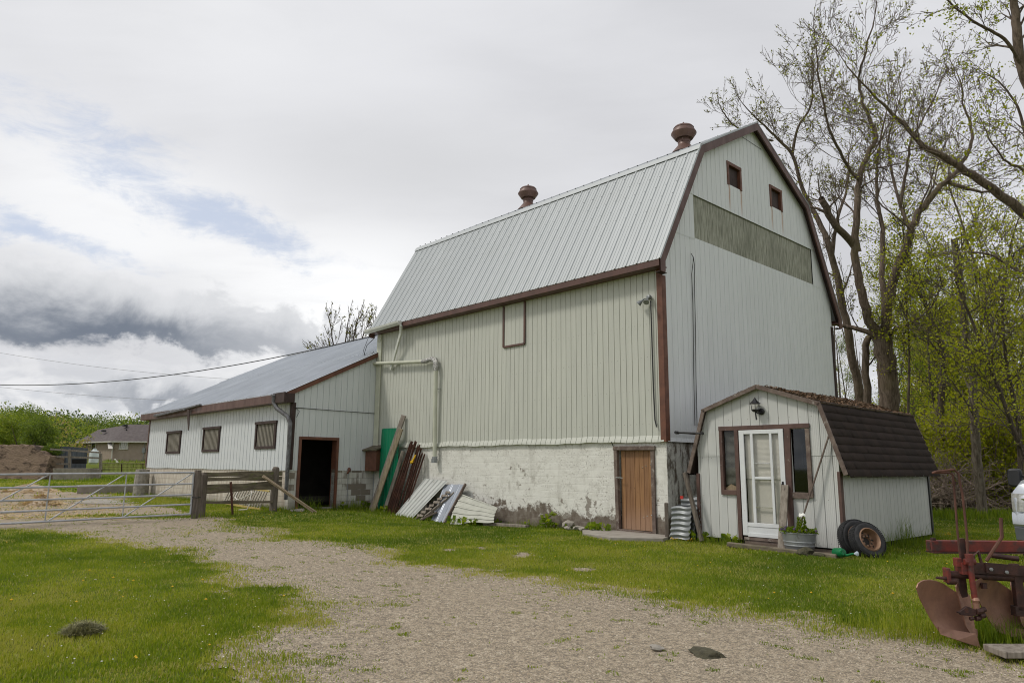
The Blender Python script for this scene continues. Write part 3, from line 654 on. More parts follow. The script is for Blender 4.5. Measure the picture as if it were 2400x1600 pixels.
def gab_line(off): return [(-EO - 0.02, EZ - 0.02 - off * 0.2), (KY, KZ - off), (BW / 2, RZ - off * 1.15), (BW - KY, KZ - off), (BW + EO + 0.02, EZ - 0.02 - off * 0.2)]
for gx, ex in ((GO - 0.045, 0.04), (x0 + 0.005, 0.04)):
    fl = MB(); top = [(y, z - 0.022) for y, z in gab_line(0)]; ins = 0.21
    def inner():
        a = math.atan2(KZ - EZ, KY + EO); b = math.atan2(RZ - KZ, BW / 2 - KY)
        off1 = ins / math.cos(a); off2 = ins / math.cos(b)
        yk = KY + (off1 - off2) / (math.tan(a) - math.tan(b)); zk = KZ + (yk - KY) * math.tan(b) - off2 - 0.022
        ye = -EO - 0.02 + 0.0; ze = EZ - 0.34
        yb_ = ye + (ins / math.sin(a)); zb_ = EZ - 0.02
        L = [(ye, ze), (ye + 0.21, ze), (ye + 0.215, EZ - 0.06)]
        L += [(yk, zk), (BW / 2, RZ - off2 - 0.022)]
        return L
    half = inner(); hr = [(BW - y, z) for y, z in half[::-1]][1:]
    outer = top
    # left half and right half as strips of quads, thickness along x
    seq_o = [outer[0], outer[0], (outer[0][0] + 0.02, outer[0][1] + 0.03), outer[1], outer[2]]
    def strip(so, si):
        rows = [[(gx + ex, y, z) for y, z in so], [(gx + ex, y, z) for y, z in si]]
        fl.grid(rows[::-1], 0.0); fl.grid([[(gx, y, z) for y, z in so], [(gx, y, z) for y, z in si]])
        fl.grid([[(gx, y, z) for y, z in si], [(gx + ex, y, z) for y, z in si]])
        fl.grid([[(gx + ex, y, z) for y, z in so], [(gx, y, z) for y, z in so]])
    strip(seq_o, half)
    strip([(BW - y, z) for y, z in seq_o[::-1]], [(BW - y, z) for y, z in half[::-1]])
    obj('gable_fascia', fl, M['brown_trim'], barn)
for yy, s_ in ((-EO, -1), (BW + EO, 1)):
    ef = MB(); ef.bb((x0 + 0.06, yy - 0.02, EZ - 0.20), (GO - 0.05, yy + 0.02, EZ - 0.035)); ef.bb((x0 + 0.06, yy + 0.02 * -s_, EZ - 0.205), (GO - 0.05, yy - s_ * 0.31, EZ - 0.18))
    obj('eave_fascia', ef, M['brown_trim'], barn, bevel=0.004)
for gx0, gx1 in ((0.045, GO - 0.05), (x0 + 0.05, -BL - 0.02)):
    so_ = MB()
    for (ya, za), (yb2, zb2) in zip(gab_line(0), gab_line(0)[1:]):
        so_.grid([[(gx0, ya, za - 0.13), (gx1, ya, za - 0.13)], [(gx0, yb2, zb2 - 0.13), (gx1, yb2, zb2 - 0.13)]], 0.01)
    obj('soffit', so_, M['dark_soffit'], barn)
so_ = MB(); so_.bb((0.05, -EO, EZ - 0.345), (GO - 0.05, -0.05, EZ - 0.33)); obj('eave_return', so_, M['dark_soffit'], barn); so_ = MB(); so_.bb((0.05, BW + 0.05, EZ - 0.345), (GO - 0.05, BW + EO, EZ - 0.33)); obj('eave_return', so_, M['dark_soffit'], barn)
ct = MB(); ct.bb((-0.115, -0.075, HF - 0.05), (0.045, -0.035, EZ - 0.2)); ct.bb((0.024, -0.034, HF - 0.05), (0.046, 0.10, EZ - 0.35)); obj('corner_trim', ct, M['rust_brown_trim'], barn, bevel=0.004)
c2_ = MB(); c2_.bb((0.024, BW - 0.1, HF - 0.05), (0.06, BW + 0.04, EZ - 0.3)); obj('corner_trim', c2_, M['dark_soffit'], barn, bevel=0.004)
# far-left corner post with thin pipe
cp_ = MB(); cp_.bb((-BL - 0.01, -0.10, HF - 0.02), (-BL + 0.24, -0.034, EZ - 0.22)); obj('corner_post', cp_, M['cream_pipe'], barn, bevel=0.005)
cp2 = MB(); cp2.tube([(-BL + 0.30, -0.11, 6.2), (-BL + 0.30, -0.11, 2.3)], 0.022, 8); cp2.tube([(-BL + 0.12, -0.13, 6.22), (-BL + 0.30, -0.13, 6.22)], 0.03, 8); obj('conduit', cp2, M['cream_pipe'], barn, smooth=True)
# hay door
hd = MB(); a, b, z0, z1 = -5.79, -4.87, 5.18, 6.46
for A, B in (((a, z0), (b, z0)), ((a, z0), (a, z1)), ((b, z0), (b, z1))):
    hd.bar((A[0], -0.06, A[1]), (B[0], -0.06, B[1]), 0.035, 0.06, (0, 0, 1) if A[1] == B[1] else (1, 0, 0))
hdo = obj('hay_door', hd, M['brown_trim'], barn, bevel=0.003)
hp = MB(); strips(hp, (0, -0.048, 0), (1, 0, 0), (0, -1, 0), ribs(a + 0.02, b - 0.02, 0.19, 0.014, 0.009, 0.05), lambda u: z0 + 0.02, lambda u: z1); obj('door_panel', hp, M['cream_siding'], hdo)
# plank door in the foundation
dr = MB()
dr.bar((DX0 + 0.03, -0.02, DZ0 - 0.12), (DX0 - 0.015, -0.02, DZ1 + 0.03), 0.10, 0.10, (1, 0, 0)); dr.bar((DX1 - 0.03, -0.02, DZ0 - 0.12), (DX1 - 0.035, -0.02, DZ1 + 0.03), 0.07, 0.10, (1, 0, 0))
dr.bar((DX0 - 0.08, -0.03, DZ1 + 0.03), (DX1 + 0.04, -0.03, DZ1 + 0.02), 0.10, 0.10); dr.bar((DX0 + 0.02, -0.02, DZ0), (DX1 - 0.03, -0.02, DZ0 - 0.02), 0.10, 0.07)
dfo = obj('stable_door', dr, M['weathered_trim'], barn, bevel=0.006)
dp = MB(); rng = random.Random(4); n = 7; xs = [DX0 + 0.085 + (DX1 - DX0 - 0.155) * i / n for i in range(n + 1)]
for i in range(n): dp.bb((xs[i] + 0.004, 0.045 - rng.random() * 0.006, DZ0 + 0.03), (xs[i + 1] - 0.004, 0.075, DZ1 - 0.02))
obj('door_planks', dp, M['door_planks'], dfo, bevel=0.004)
for zz in (1.62, 0.42):
    for xx in (-0.75, -0.65, -0.52): dh = MB(); dh.lathe([(0.012, 0), (0.012, 0.008), (0, 0.012)], (xx, 0.043, zz + 0.05 * math.sin(xx * 9)), (0, -1, 0), 8); obj('bolt_head', dh, M['chrome'], dfo)
dh = MB()
dh.bar((DX0 + 0.0, -0.075, 1.35), (DX0 + 0.22, -0.075, 1.345), 0.012, 0.018); obj('latch', dh, M['chrome'], dfo)
# ventilators on the ridge
for vx in (-2.38, -9.85):
    v = MB(); c = (vx, BW / 2, 0)
    v.lathe([(0.46, 11.90), (0.215, 12.20), (0.20, 12.22), (0.20, 12.52)], c, n=28)
    vo = obj('roof_ventilator', v, M['vent_brown'], barn, smooth=True)
    v2 = MB(); v2.lathe([(0.21, 12.47), (0.29, 12.43), (0.42, 12.62), (0.42, 12.64), (0.335, 12.79), (0.345, 12.80), (0.345, 12.815), (0.30, 12.87), (0.13, 12.94), (0.075, 12.955), (0.0, 13.06)], c, n=28)
    obj('ventilator_cap', v2, M['vent_brown'], vo, smooth=True)
    v3 = MB(); v3.lathe([(0.21, 12.30), (0.21, 12.32), (0.20, 12.325)], c, n=28); obj('ventilator_band', v3, M['vent_brown'], vo, smooth=True)
# gutter piece, leaning downspout, vent pipe
gu = MB(); ga, gb = Vector((-13.08, -0.47, 6.55)), Vector((-10.85, -0.47, 6.60)); rows = []
for t in np.linspace(0, 1, 6):
    p = ga.lerp(gb, t); rows.append([p + Vector((0, 0.07, 0.07)), p + Vector((0, 0.07, -0.06)), p + Vector((0, -0.02, -0.07)), p + Vector((0, -0.08, 0.0)), p + Vector((0, -0.09, 0.07))])
gu.grid(rows, 0.006); gu.bar(gb + Vector((0, 0, 0.01)), gb + Vector((0.02, 0, 0.01)), 0.15, 0.12); obj('gutter', gu, M['white_gutter'], barn, recalc=True)
ds = MB(); ds.bar((-10.82, -0.43, 6.52), (-11.0, -0.30, 6.25), 0.11, 0.07, (0, 1, 0)); ds.bar((-11.0, -0.30, 6.27), (-11.82, -0.13, 5.05), 0.115, 0.065, (0, 1, 0)); obj('downspout', ds, M['white_gutter'], barn, bevel=0.006)
vp = MB(); vp.tube([(-13.0, -0.20, 5.38), (-11, -0.19, 5.22), (-9.75, -0.18, 5.13)], 0.062, 14); vp.tube([(-9.02, -0.18, 4.85), (-9.02, -0.17, 3.4), (-9.0, -0.15, 1.86)], 0.068, 14)
vpo = obj('vent_pipe', vp, M['cream_pipe'], barn, smooth=True)
vj = MB(); rg = random.Random(2); pts = [(-9.8, -0.18, 5.13), (-9.6, -0.18, 5.13), (-9.42, -0.18, 5.15), (-9.22, -0.18, 5.16), (-9.08, -0.18, 5.10), (-9.02, -0.18, 4.98), (-9.02, -0.18, 4.86), (-9.02, -0.18, 4.74)]
vj.tube(pts, [0.075, 0.085, 0.07, 0.095, 0.10, 0.09, 0.10, 0.075], 12); obj('taped_elbow', vj, M['foil_tape'], vpo)
vc = MB(); vc.bar((-9.12, -0.1, 4.15), (-8.86, -0.1, 4.13), 0.02, 0.02); obj('pipe_strap', vc, M['dull_galvanised'], vpo); vc = MB(); vc.tube([(-9.0, -0.15, 1.90), (-9.0, -0.15, 1.82)], 0.085, 12); vc.bb((-9.09, -0.22, 1.70), (-8.93, -0.08, 1.83)); vc.tube([(-8.93, -0.12, 1.82), (-8.72, -0.1, 2.25)], 0.006, 5); obj('pipe_trap', vc, M['dull_galvanised'], vpo)
# floodlight, its conduit, and the cable loop on the gable
fo = MB(); fo.lathe([(0.0, -0.07), (0.05, -0.055), (0.068, 0.0), (0.05, 0.055), (0.0, 0.07)], (-0.31, -0.12, 5.80), (0, -1, 0.2), 14); fo.tube([(-0.36, -0.14, 5.78), (-0.44, -0.15, 5.78)], 0.016, 8)
flo = obj('floodlight', fo, M['dull_galvanised'], barn, smooth=True)
for c, d in (((-0.44, -0.15, 5.78), (-0.75, -0.3, -0.62)), ((-0.30, -0.19, 5.76), (0.25, -0.75, -0.72))):
    h = MB(); h.lathe([(0.022, 0), (0.026, 0.08), (0.04, 0.10), (0.075, 0.19), (0.072, 0.195)], c, d, 14); ho = obj('lamp_head', h, M['dull_galvanised'], flo, smooth=True)
fc = MB(); fc.tube([(-0.30, -0.075, 5.72), (-0.29, -0.07, 3.5), (-0.27, -0.07, 2.75), (-0.22, -0.08, 2.57)], 0.017, 8); obj('conduit', fc, M['cable_black'], barn, smooth=True)
gc = MB()
gc.tube([(0.05, 1.28, 7.16), (0.10, 1.31, 7.05), (0.09, 1.36, 6.85), (0.06, 1.37, 6.3), (0.05, 1.36, 5.2), (0.05, 1.30, 3.9), (0.05, 1.27, 2.65)], 0.009, 5)
gc.tube([(0.10, 1.31, 7.05), (0.10, 1.28, 6.9), (0.06, 1.26, 6.6), (0.05, 1.28, 5.8), (0.05, 1.25, 5.0), (0.05, 1.20, 4.0), (0.05, 1.17, 2.65)], 0.009, 5); obj('loose_cable', gc, M['cable_black'], barn)
fq = MB(); fq.tube([(0.05, BW / 2 - 1.0, RZ - 0.62), (0.05, BW / 2 + 0.55, RZ - 0.66)], 0.006, 4); obj('wire', fq, M['cable_black'], barn); fq = MB(); fq.tube([(-1.62, -0.09, 2.24), (-1.60, -0.03, 2.12), (-1.54, -0.02, 2.02)], 0.012, 5); obj('wire', fq, M['cable_black'], barn)
# brown box with a little shingled lid at the corner with the annex
bx_ = MB(); bx_.bb((-BL + 0.02, -0.42, 1.40), (-12.10, -0.03, 2.15)); bxo = obj('wall_box', bx_, M['rust_brown_trim'], barn, bevel=0.006)
bl_ = MB(); bl_.grid([[(-BL - 0.12, -0.55, 2.16), (-12.0, -0.55, 2.16)], [(-BL - 0.12, -0.05, 2.34), (-12.0, -0.05, 2.34)]], 0.05); obj('box_lid', bl_, M['mossy_wood'], bxo, recalc=True)

# ------------------------------------------------------------------ the low annex
AX0, AX1, AY0, AY1 = -28.35, -12.88, -3.32, 11.6
AE, AO = 4.0, 0.35
ASL = 0.497
annex = thing('annex', 'low gable roofed cattle shed with barred windows joined to the barn', 'barn', (-20, -3.3, 0))
ADY0, ADY1, ADZ1 = -2.94, -1.60, 2.46
ASB = 1.46
ay_r = 3.95                              # ridge
def aroof(y): return 4.02 + (min(y, 2 * ay_r - y) + 3.67) * ASL
ab = MB(); ab.bb((AX0, AY0 + 0.03, -0.3), (AX1 - 0.24, AY0 + 0.25, ASB)); ab.bb((AX0, AY0 + 0.25, -0.3), (AX0 + 0.2, AY1, ASB)); ab.bb((AX0 + 0.2, AY1 - 0.2, -0.3), (AX1, AY1, ASB))
obj('block_wall', ab, M['annex_block'], annex)
ab2 = MB(); ab2.bb((AX1 - 0.24, AY0 + 0.03, -0.3), (AX1 - 0.02, ADY0, ASB)); ab2.bb((AX1 - 0.24, ADY1, -0.3), (AX1 - 0.02, -0.005, ASB)); ab2.bb((AX1 - 0.24, ADY0, -0.3), (AX1 - 0.0, ADY1, 0.16))
obj('end_block_wall', ab2, M['annex_end_block'], annex)
ls = MB(); strips(ls, (0, AY0, 0), (1, 0, 0), (0, -1, 0), ribs(AX0, AX1, 0.30, 0.045, 0.035, 0.05), lambda u: ASB - 0.06 + 0.01 * math.sin(u * 1.7), lambda u: 3.86,
                  holes=[(-25.42, -23.75, 2.16, 2.98), (-20.85, -19.22, 2.19, 3.02), (-15.62, -14.12, 2.25, 3.04)])
obj('long_siding', ls, M['annex_siding'], annex)
es = MB(); EP = addk(ribs(AY0, 0.0, 0.235, 0.024, 0.02, -0.1), ADY0 - 0.05, ADY1 + 0.05)
strips(es, (AX1, 0, 0), (0, 1, 0), (1, 0, 0), EP, lambda u: ASB - 0.05, lambda u: 3.56, holes=[(ADY0, ADY1, 0, ADZ1)])
strips(es, (AX1 + 0.012, 0, 0), (0, 1, 0), (1, 0, 0), EP, lambda u: 3.52, lambda u: max(3.53, aroof(u) - 0.08))
obj('end_siding', es, M['annex_end_siding'], annex)
rs = MB(); strips(rs, (AX0, 0, 0), (0, 1, 0), (-1, 0, 0), addk(ribs(AY0, AY1, 0.235, 0.012, 0.008), ay_r), lambda u: ASB, lambda u: aroof(u) - 0.08)
strips(rs, (0, AY1, 0), (1, 0, 0), (0, 1, 0), [(AX0, 0), (AX1, 0)], lambda u: ASB, lambda u: aroof(AY1) - 0.05)
strips(rs, (AX1 - 0.02, 0, 0), (0, 1, 0), (1, 0, 0), [(0.0, 0), (ay_r, 0), (AY1, 0)], lambda u: -0.2, lambda u: aroof(u) - 0.08)
obj('rear_siding', rs, M['annex_siding'], annex)
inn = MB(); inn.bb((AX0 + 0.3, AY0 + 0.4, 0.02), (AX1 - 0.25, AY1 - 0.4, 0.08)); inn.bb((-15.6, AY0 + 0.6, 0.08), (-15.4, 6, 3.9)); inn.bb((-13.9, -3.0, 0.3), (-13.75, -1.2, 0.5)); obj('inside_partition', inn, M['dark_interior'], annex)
ar = MB(); RX1 = AX1 + 0.12; RX0 = AX0 - 0.3
PA = rib_up(RX0, RX1, 0.30, 0.05, 0.034, 1, 0.012, 0.03)
seam_y = 0.15
def kick(y): return aroof(y)
roof_sheet(ar, PA, lambda u: (u, -3.70, 4.00), lambda u: (u, seam_y, aroof(seam_y) + 0.0), 0.02)
PB = [q for q in rib_up(RX0, -12.96, 0.30, 0.05, 0.034, 1, 0.012, 0.03)]
roof_sheet(ar, PB, lambda u: (u, seam_y - 0.12, aroof(seam_y - 0.12) + 0.022 + 0.008 * math.sin(u * 5)), lambda u: (u, ay_r, aroof(ay_r)), 0.02)
roof_sheet(ar, PB, lambda u: (u, 2 * ay_r + 3.7, 4.00), lambda u: (u, ay_r, aroof(ay_r)), 0.02)
aro = obj('roof', ar, M['annex_roof_steel'], annex)
rc = MB(); rc.grid([[(x, ay_r - 0.2, aroof(ay_r) - 0.06), (x, ay_r, aroof(ay_r) + 0.05), (x, ay_r + 0.2, aroof(ay_r) - 0.06)] for x in np.linspace(RX0 - 0.01, -12.97, 20)], 0.006); obj('ridge_cap', rc, M['dull_galvanised'], aro)
af = MB(); af.bb((RX0 + 0.02, -3.70, 3.70), (AX1 - 0.75, -3.655, 3.985)); af.bb((RX0 + 0.02, -3.655, 3.70), (AX1 + 0.1, AY0 - 0.02, 3.72))
obj('eave_fascia', af, M['brown_trim'], annex, bevel=0.005)
af2 = MB(); af2.bb((AX1 - 0.74, -3.72, 3.68), (AX1 + 0.13, -3.66, 4.03)); af2.bb((AX1 + 0.09, -3.66, 3.68), (AX1 + 0.13, AY0 - 0.01, 4.0)); obj('eave_corner_box', af2, M['dark_soffit'], annex, bevel=0.005)
rk = MB(); rk.prism([(AX1 + 0.07, -3.66, 3.84), (AX1 + 0.07, 0.0, 3.84 + 3.66 * ASL), (AX1 + 0.07, 0.0, 4.0 + 3.66 * ASL), (AX1 + 0.07, -3.66, 4.0)], (0.045, 0, 0)); obj('rake_fascia', rk, M['rust_brown_trim'], annex, recalc=True)
rk2 = MB(); rk2.prism([(RX0 + 0.02, -3.66, 3.84), (RX0 + 0.02, ay_r, aroof(ay_r) - 0.2), (RX0 + 0.02, ay_r, aroof(ay_r) - 0.03), (RX0 + 0.02, -3.66, 4.0)], (0.04, 0, 0)); obj('rake_fascia', rk2, M['brown_trim'], annex, recalc=True)
act = MB(); act.bb((AX1 - 0.15, AY0 - 0.035, ASB - 0.02), (AX1 + 0.03, AY0 + 0.10, 3.70)); obj('corner_trim', act, M['dark_soffit'], annex, bevel=0.004)
act = MB(); act.bb((AX0 - 0.03, AY0 - 0.035, ASB - 0.02), (AX0 + 0.1, AY0 + 0.10, 3.70)); obj('corner_trim', act, M['brown_trim'], annex, bevel=0.004)
for (a, b, z0, z1, ns) in ((-25.42, -23.75, 2.16, 2.98, 11), (-20.85, -19.22, 2.19, 3.02, 12), (-15.62, -14.12, 2.25, 3.04, 13)):
    w = MB(); f = 0.10; y0, y1 = AY0 - 0.05, AY0 + 0.05
    w.bb((a - f - 0.04, y0 - 0.015, z1), (b + f + 0.04, y1, z1 + f)); w.bb((a - f, y0, z0 - f), (b + f, y1, z0)); w.bb((a - f, y0, z0), (a, y1, z1)); w.bb((b, y0, z0), (b + f, y1, z1))
    wob = obj('barred_window', w, M['dark_soffit'], annex, bevel=0.005)
    s = MB(); st = (b - a) / ns
    for i in range(ns): s.bb((a + st * (i + 0.25), AY0 - 0.005, z0), (a + st * (i + 0.66), AY0 + 0.03, z1))
    obj('slats', s, M['slat_pale'], wob)
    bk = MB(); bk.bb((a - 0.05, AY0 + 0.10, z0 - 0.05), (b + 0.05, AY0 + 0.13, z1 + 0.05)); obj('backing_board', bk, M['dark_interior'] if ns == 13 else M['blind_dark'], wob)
    if ns < 13:
        sh = MB(); sh.bb((a, AY0 + 0.05, z0), (b, AY0 + 0.06, z1 - 0.02)); obj('window_pane', sh, M['slat_pale'], wob)
adf = MB(); x0_, x1_ = AX1 - 0.30, AX1 + 0.05
adf.bb((x0_, ADY0 - 0.09, 0.0), (x1_, ADY0, ADZ1)); adf.bb((x0_, ADY1, 0.1), (x1_, ADY1 + 0.09, ADZ1)); adf.bb((x0_, ADY0 - 0.09, ADZ1), (x1_, ADY1 + 0.09, ADZ1 + 0.10)); obj('door_frame', adf, M['rust_brown_trim'], annex, bevel=0.006)
asp = MB(); asp.bb((AX1 - 0.9, AY0 - 0.72 + 0.3, 3.93), (AX1 - 0.55, AY0 - 0.36, 4.0)); asp.tube([(AX1 - 0.62, AY0 - 0.42, 3.95), (AX1 - 0.66, AY0 - 0.40, 3.72), (AX1 - 0.50, AY0 - 0.34, 3.50), (AX1 + 0.0, AY0 - 0.18, 3.22), (AX1 + 0.10, AY0 - 0.12, 3.0), (AX1 + 0.08, AY0 - 0.10, 2.2), (AX1 + 0.06, AY0 - 0.09, 0.45)], [0.07, 0.075, 0.075, 0.07, 0.075, 0.068, 0.065], 10)
obj('downspout', asp, M['old_gutter'], annex, smooth=True)
agt = MB(); agt.bar((-26.2, -3.78, 3.83), (-22.0, -3.80, 3.93), 0.10, 0.12); agt.bar((-25.2, -3.86, 3.80), (-22.2, -3.86, 3.90), 0.05, 0.04); agt.bar((-22.0, -3.76, 3.95), (-20.4, -3.76, 4.02), 0.12, 0.08); obj('rotten_gutter', agt, M['old_gutter'], annex, bevel=0.02)
agd = MB(); agd.grid([[(-21.75, -3.8, 3.88), (-21.5, -3.8, 3.88)], [(-21.68, -3.78, 3.5), (-21.45, -3.78, 3.55)], [(-21.6, -3.77, 3.25), (-21.42, -3.77, 3.22)], [(-21.52, -3.77, 3.0), (-21.48, -3.77, 2.98)]], 0.02); obj('hanging_strip', agd, M['dark_soffit'], annex)
aw = MB(); aw.tube([(AX1 + 0.04, -3.3, 3.53), (AX1 + 0.04, -1.6, 3.51), (AX1 + 0.04, -0.1, 3.50)], 0.01, 5); aw.tube([(AX1 + 0.05, -3.25, 3.53), (AX1 + 0.09, -3.12, 3.40), (AX1 + 0.07, -3.2, 3.2)], 0.01, 5); obj('wire', aw, M['cable_black'], annex)
ahy = MB(); ahy.tube([(AX1 + 0.03, -1.08, 0.1), (AX1 + 0.03, -1.08, 1.35)], 0.012, 6); obj('water_pipe', ahy, M['dull_galvanised'], annex)
ahv = MB(); ahv.lathe([(0.03, -0.06), (0.06, -0.03), (0.06, 0.05), (0.03, 0.1)], (AX1 + 0.08, -1.08, 1.42), (0, 0, 1), 10); ahv.tube([(AX1 + 0.08, -1.08, 1.42), (AX1 + 0.18, -1.2, 1.32)], 0.03, 8); obj('hydrant_tap', ahv, M['rust_brown_trim'], annex, smooth=True)
def lthing(name, label, cat, loc, rot=0.0, group=None):
    """a thing whose parts are modelled in its own local frame"""
    o = bpy.data.objects.new(name, None); o.empty_display_size = 0.2; COL.objects.link(o); o.location = loc
    if isinstance(rot, (int, float)): o.rotation_euler = (0, 0, rot)
    else: o.rotation_euler = rot
    ROOT[o.name] = Vector((0, 0, 0)); return tag(o, label, cat, group)
rng = random.Random(11)
# ------------------------------------------------------------------ the garden shed (local: x along the front, y back, z up)
shed = lthing('garden_shed', 'small gambrel roofed white shed with white storm door beside the big barn', 'shed', (0.916, -0.1, 0), -0.011)
SW, SD, SE, SK, SKI, SR = 3.187, 4.89, 1.50, 2.91, 0.258, 3.365
OH, OF, OB = 0.215, 0.11, 0.09
def sroof(u):
    u = SW - u if u > SW / 2 else u
    return SE + (u + OH) * (SK - SE) / (SKI + OH) if u < SKI else SK + (u - SKI) * (SR - SK) / (SW / 2 - SKI)
LW, RW, DO = (0.66, 0.95, 1.13, 2.42), (2.255, 2.565, 1.13, 2.41), (1.05, 2.12, 0.10, 2.45)
fw = MB(); FP = []
for u, n in ribs(0, SW, 0.215, 0.014, 0.009, 0.06): FP.append((u, n * 1.8))
for lo, hi in ((0.02, 0.24), (SW - 0.62, SW - 0.02), (2.62, 2.66)):
    u = lo
    while u < hi: FP += [(u, 0.0), (u + 0.012, -0.004), (u + 0.024, 0.0)]; u += 0.036
FP = sorted(dict(FP).items())
holes = [LW, RW, DO]
strips(fw, (0, 0, 0), (1, 0, 0), (0, -1, 0), addk(FP, SKI, SW - SKI, SW / 2), lambda u: 0.10 - 0.02 * u / SW, lambda u: min(1.88, sroof(u) - 0.03), holes=holes)
strips(fw, (0, -0.008, 0), (1, 0, 0), (0, -1, 0), addk([q for q in FP if 0.0 <= q[0] <= SW], SKI, SW - SKI, SW / 2), lambda u: 1.86, lambda u: max(1.87, sroof(u) - 0.03), holes=holes)
obj('front_wall', fw, M['shed_siding'], shed)
sw_ = MB(); strips(sw_, (SW, 0, 0), (0, 1, 0), (1, 0, 0), ribs(0, SD, 0.205, 0.018, 0.016), lambda u: 0.10, lambda u: SE + 0.3)
obj('side_wall', sw_, M['shed_siding'], shed)
sb = MB(); sb.grid([[(0, 0.1, 0.05), (0, SD, 0.05)], [(0, 0.1, SE + 0.3), (0, SD, SE + 0.3)]], 0.02)
strips(sb, (0, SD, 0), (1, 0, 0), (0, 1, 0), addk(ribs(0, SW, 0.2, 0.012, 0.008), SKI, SW - SKI, SW / 2), lambda u: 0.05, lambda u: sroof(u) - 0.03); obj('rear_wall', sb, M['shed_siding'], shed)
sf_ = MB(); sf_.bb((0.05, 0.06, -0.05), (SW - 0.06, SD - 0.05, 0.09)); obj('floor', sf_, M['dark_interior'], shed)
tr = MB(); tr.bb((SW - 0.04, -0.02, 0.0), (SW + 0.02, 0.10, SE + 0.05)); obj('corner_trim', tr, M['shed_brown'], shed, bevel=0.004)
tr = MB(); tr.bb((SW - 0.02, SD - 0.07, 0.05), (SW + 0.03, SD + 0.02, SE + 0.05)); obj('corner_trim', tr, M['black_metal'], shed, bevel=0.004)
tr = MB(); tr.bb((-0.05, -0.03, 0.15), (0.03, 0.10, SE - 0.02)); obj('corner_trim', tr, M['shed_brown'], shed, bevel=0.004)
# roof deck under the shingles
dk_ = MB()
def pr(u, y, off=0.0): return (u, y, sroof(u) + off)
for a, b in ((SW + OH, SW - SKI), (SW - SKI, SW / 2), (SW / 2, SKI), (SKI, -OH)):
    A, B = (a, sroof(a) if 0 <= a <= SW else SE), (b, sroof(b) if 0 <= b <= SW else SE)
    dk_.grid([[(A[0], -OF, A[1] - 0.012), (A[0], SD + OB, A[1] - 0.012)], [(B[0], -OF, B[1] - 0.012), (B[0], SD + OB, B[1] - 0.012)]], 0.022)
sro = obj('roof', dk_, M['dark_soffit'], shed, recalc=True)
def shingles(name, A, B, n, mat, jit=0.012):
    """courses of tabs from the eave point A up to B (x,z pairs)"""
    A, B = Vector((A[0], 0, A[1])), Vector((B[0], 0, B[1])); e = B - A; L = e.length; e.normalize(); nn = Vector((0, 1, 0)).cross(e).normalized()
    if nn.z < 0: nn = -nn
    V, F, T = [], [], []
    h = L / n
    for i in range(n):
        y = -OF - 0.01 - rng.random() * 0.1
        while y < SD + OB:
            w = 0.17 + rng.random() * 0.16; y0, y1 = max(y, -OF - 0.01), min(y + w - 0.006, SD + OB + 0.01); y += w
            if y1 - y0 < 0.02: continue
            lo = A + e * (i * h - 0.02 - rng.random() * jit); hi = A + e * min((i + 1) * h + 0.01, L)
            t = 0.026 + rng.random() * 0.010
            P = [lo + nn * t, lo + nn * t, hi + nn * 0.006, hi + nn * 0.006, lo, lo]
            Y = [y0, y1, y1, y0, y0, y1]; b = len(V)
            V += [(p.x, yy, p.z) for p, yy in zip(P, Y)]; F += [(b, b + 1, b + 2, b + 3), (b + 4, b + 5, b + 1, b)]; q = rng.random(); T += [q, q]
            F += [(b + 4, b, b + 3, b + 3), (b + 1, b + 5, b + 2, b + 2)] if False else []
    o = np_mesh(name, V, F, mat, sro, T)
    return o
shingles('shingles', (SW + OH + 0.01, SE - 0.03), (SW - SKI, SK), 9, M['shed_shingle'])
shingles('shingles', (SW - SKI + 0.02, SK - 0.01), (SW / 2, SR), 8, M['mossy_shingle'], 0.03)
shingles('shingles', (SKI - 0.02, SK - 0.01), (SW / 2, SR), 8, M['mossy_shingle'], 0.03)
shingles('shingles', (-OH - 0.01, SE - 0.03), (SKI, SK), 9, M['shed_shingle'])
cap_ = MB(); cap_.grid([[(SW - SKI + 0.05, y, SK - 0.17), (SW - SKI + 0.012, y, SK + 0.012), (SW - SKI - 0.12, y, SK + 0.055)] for y in np.linspace(-OF - 0.01, SD + OB, 14)], 0.01); obj('kink_cap', cap_, M['shed_shingle'], sro, recalc=True)
lt_v, lt_f, lt_t = [], [], []
for i in range(1500):
    u = SW / 2 + rng.random() ** 0.8 * (SW / 2 - SKI + 0.03); y = -OF + rng.random() * (SD + OF + OB); 
    if rng.random() < 0.25: u = SW / 2 - rng.random() * 0.9
    c = Vector((u, y, sroof(u) + 0.02 + rng.random() * 0.02)); a = Vector((rng.uniform(-1, 1), rng.uniform(-1, 1), rng.uniform(-0.5, 0.5))).normalized(); b_ = a.orthogonal().normalized(); s = rng.uniform(0.02, 0.05)
    k = len(lt_v); lt_v += [tuple(c + a * s), tuple(c + b_ * s * 0.5), tuple(c - a * s), tuple(c - b_ * s * 0.5)]; lt_f.append((k, k + 1, k + 2, k + 3)); lt_t.append(rng.random())
np_mesh('leaf_litter', lt_v, lt_f, M['leaf_litter'], sro, lt_t)
# barge boards along the front and back edges
for yy in (-OF - 0.015, SD + OB - 0.01):
    rb = MB()
    pts = [(-OH - 0.01, SE), (SKI - 0.03, SK + 0.01), (SW / 2, SR + 0.015), (SW - SKI + 0.03, SK + 0.01), (SW + OH + 0.01, SE)]
    for (a, za), (b, zb_) in zip(pts, pts[1:]):
        d = Vector((b - a, 0, zb_ - za)); n_ = Vector((0, 1, 0)).cross(d).normalized(); n_ = n_ if n_.z > 0 else -n_
        p, q2 = Vector((a, yy, za)) - n_ * 0.045, Vector((b, yy, zb_)) - n_ * 0.045
        rb.bar(p, q2, 0.03, 0.09, n_)
    obj('barge_board', rb, M['weathered_trim'], shed, bevel=0.006)
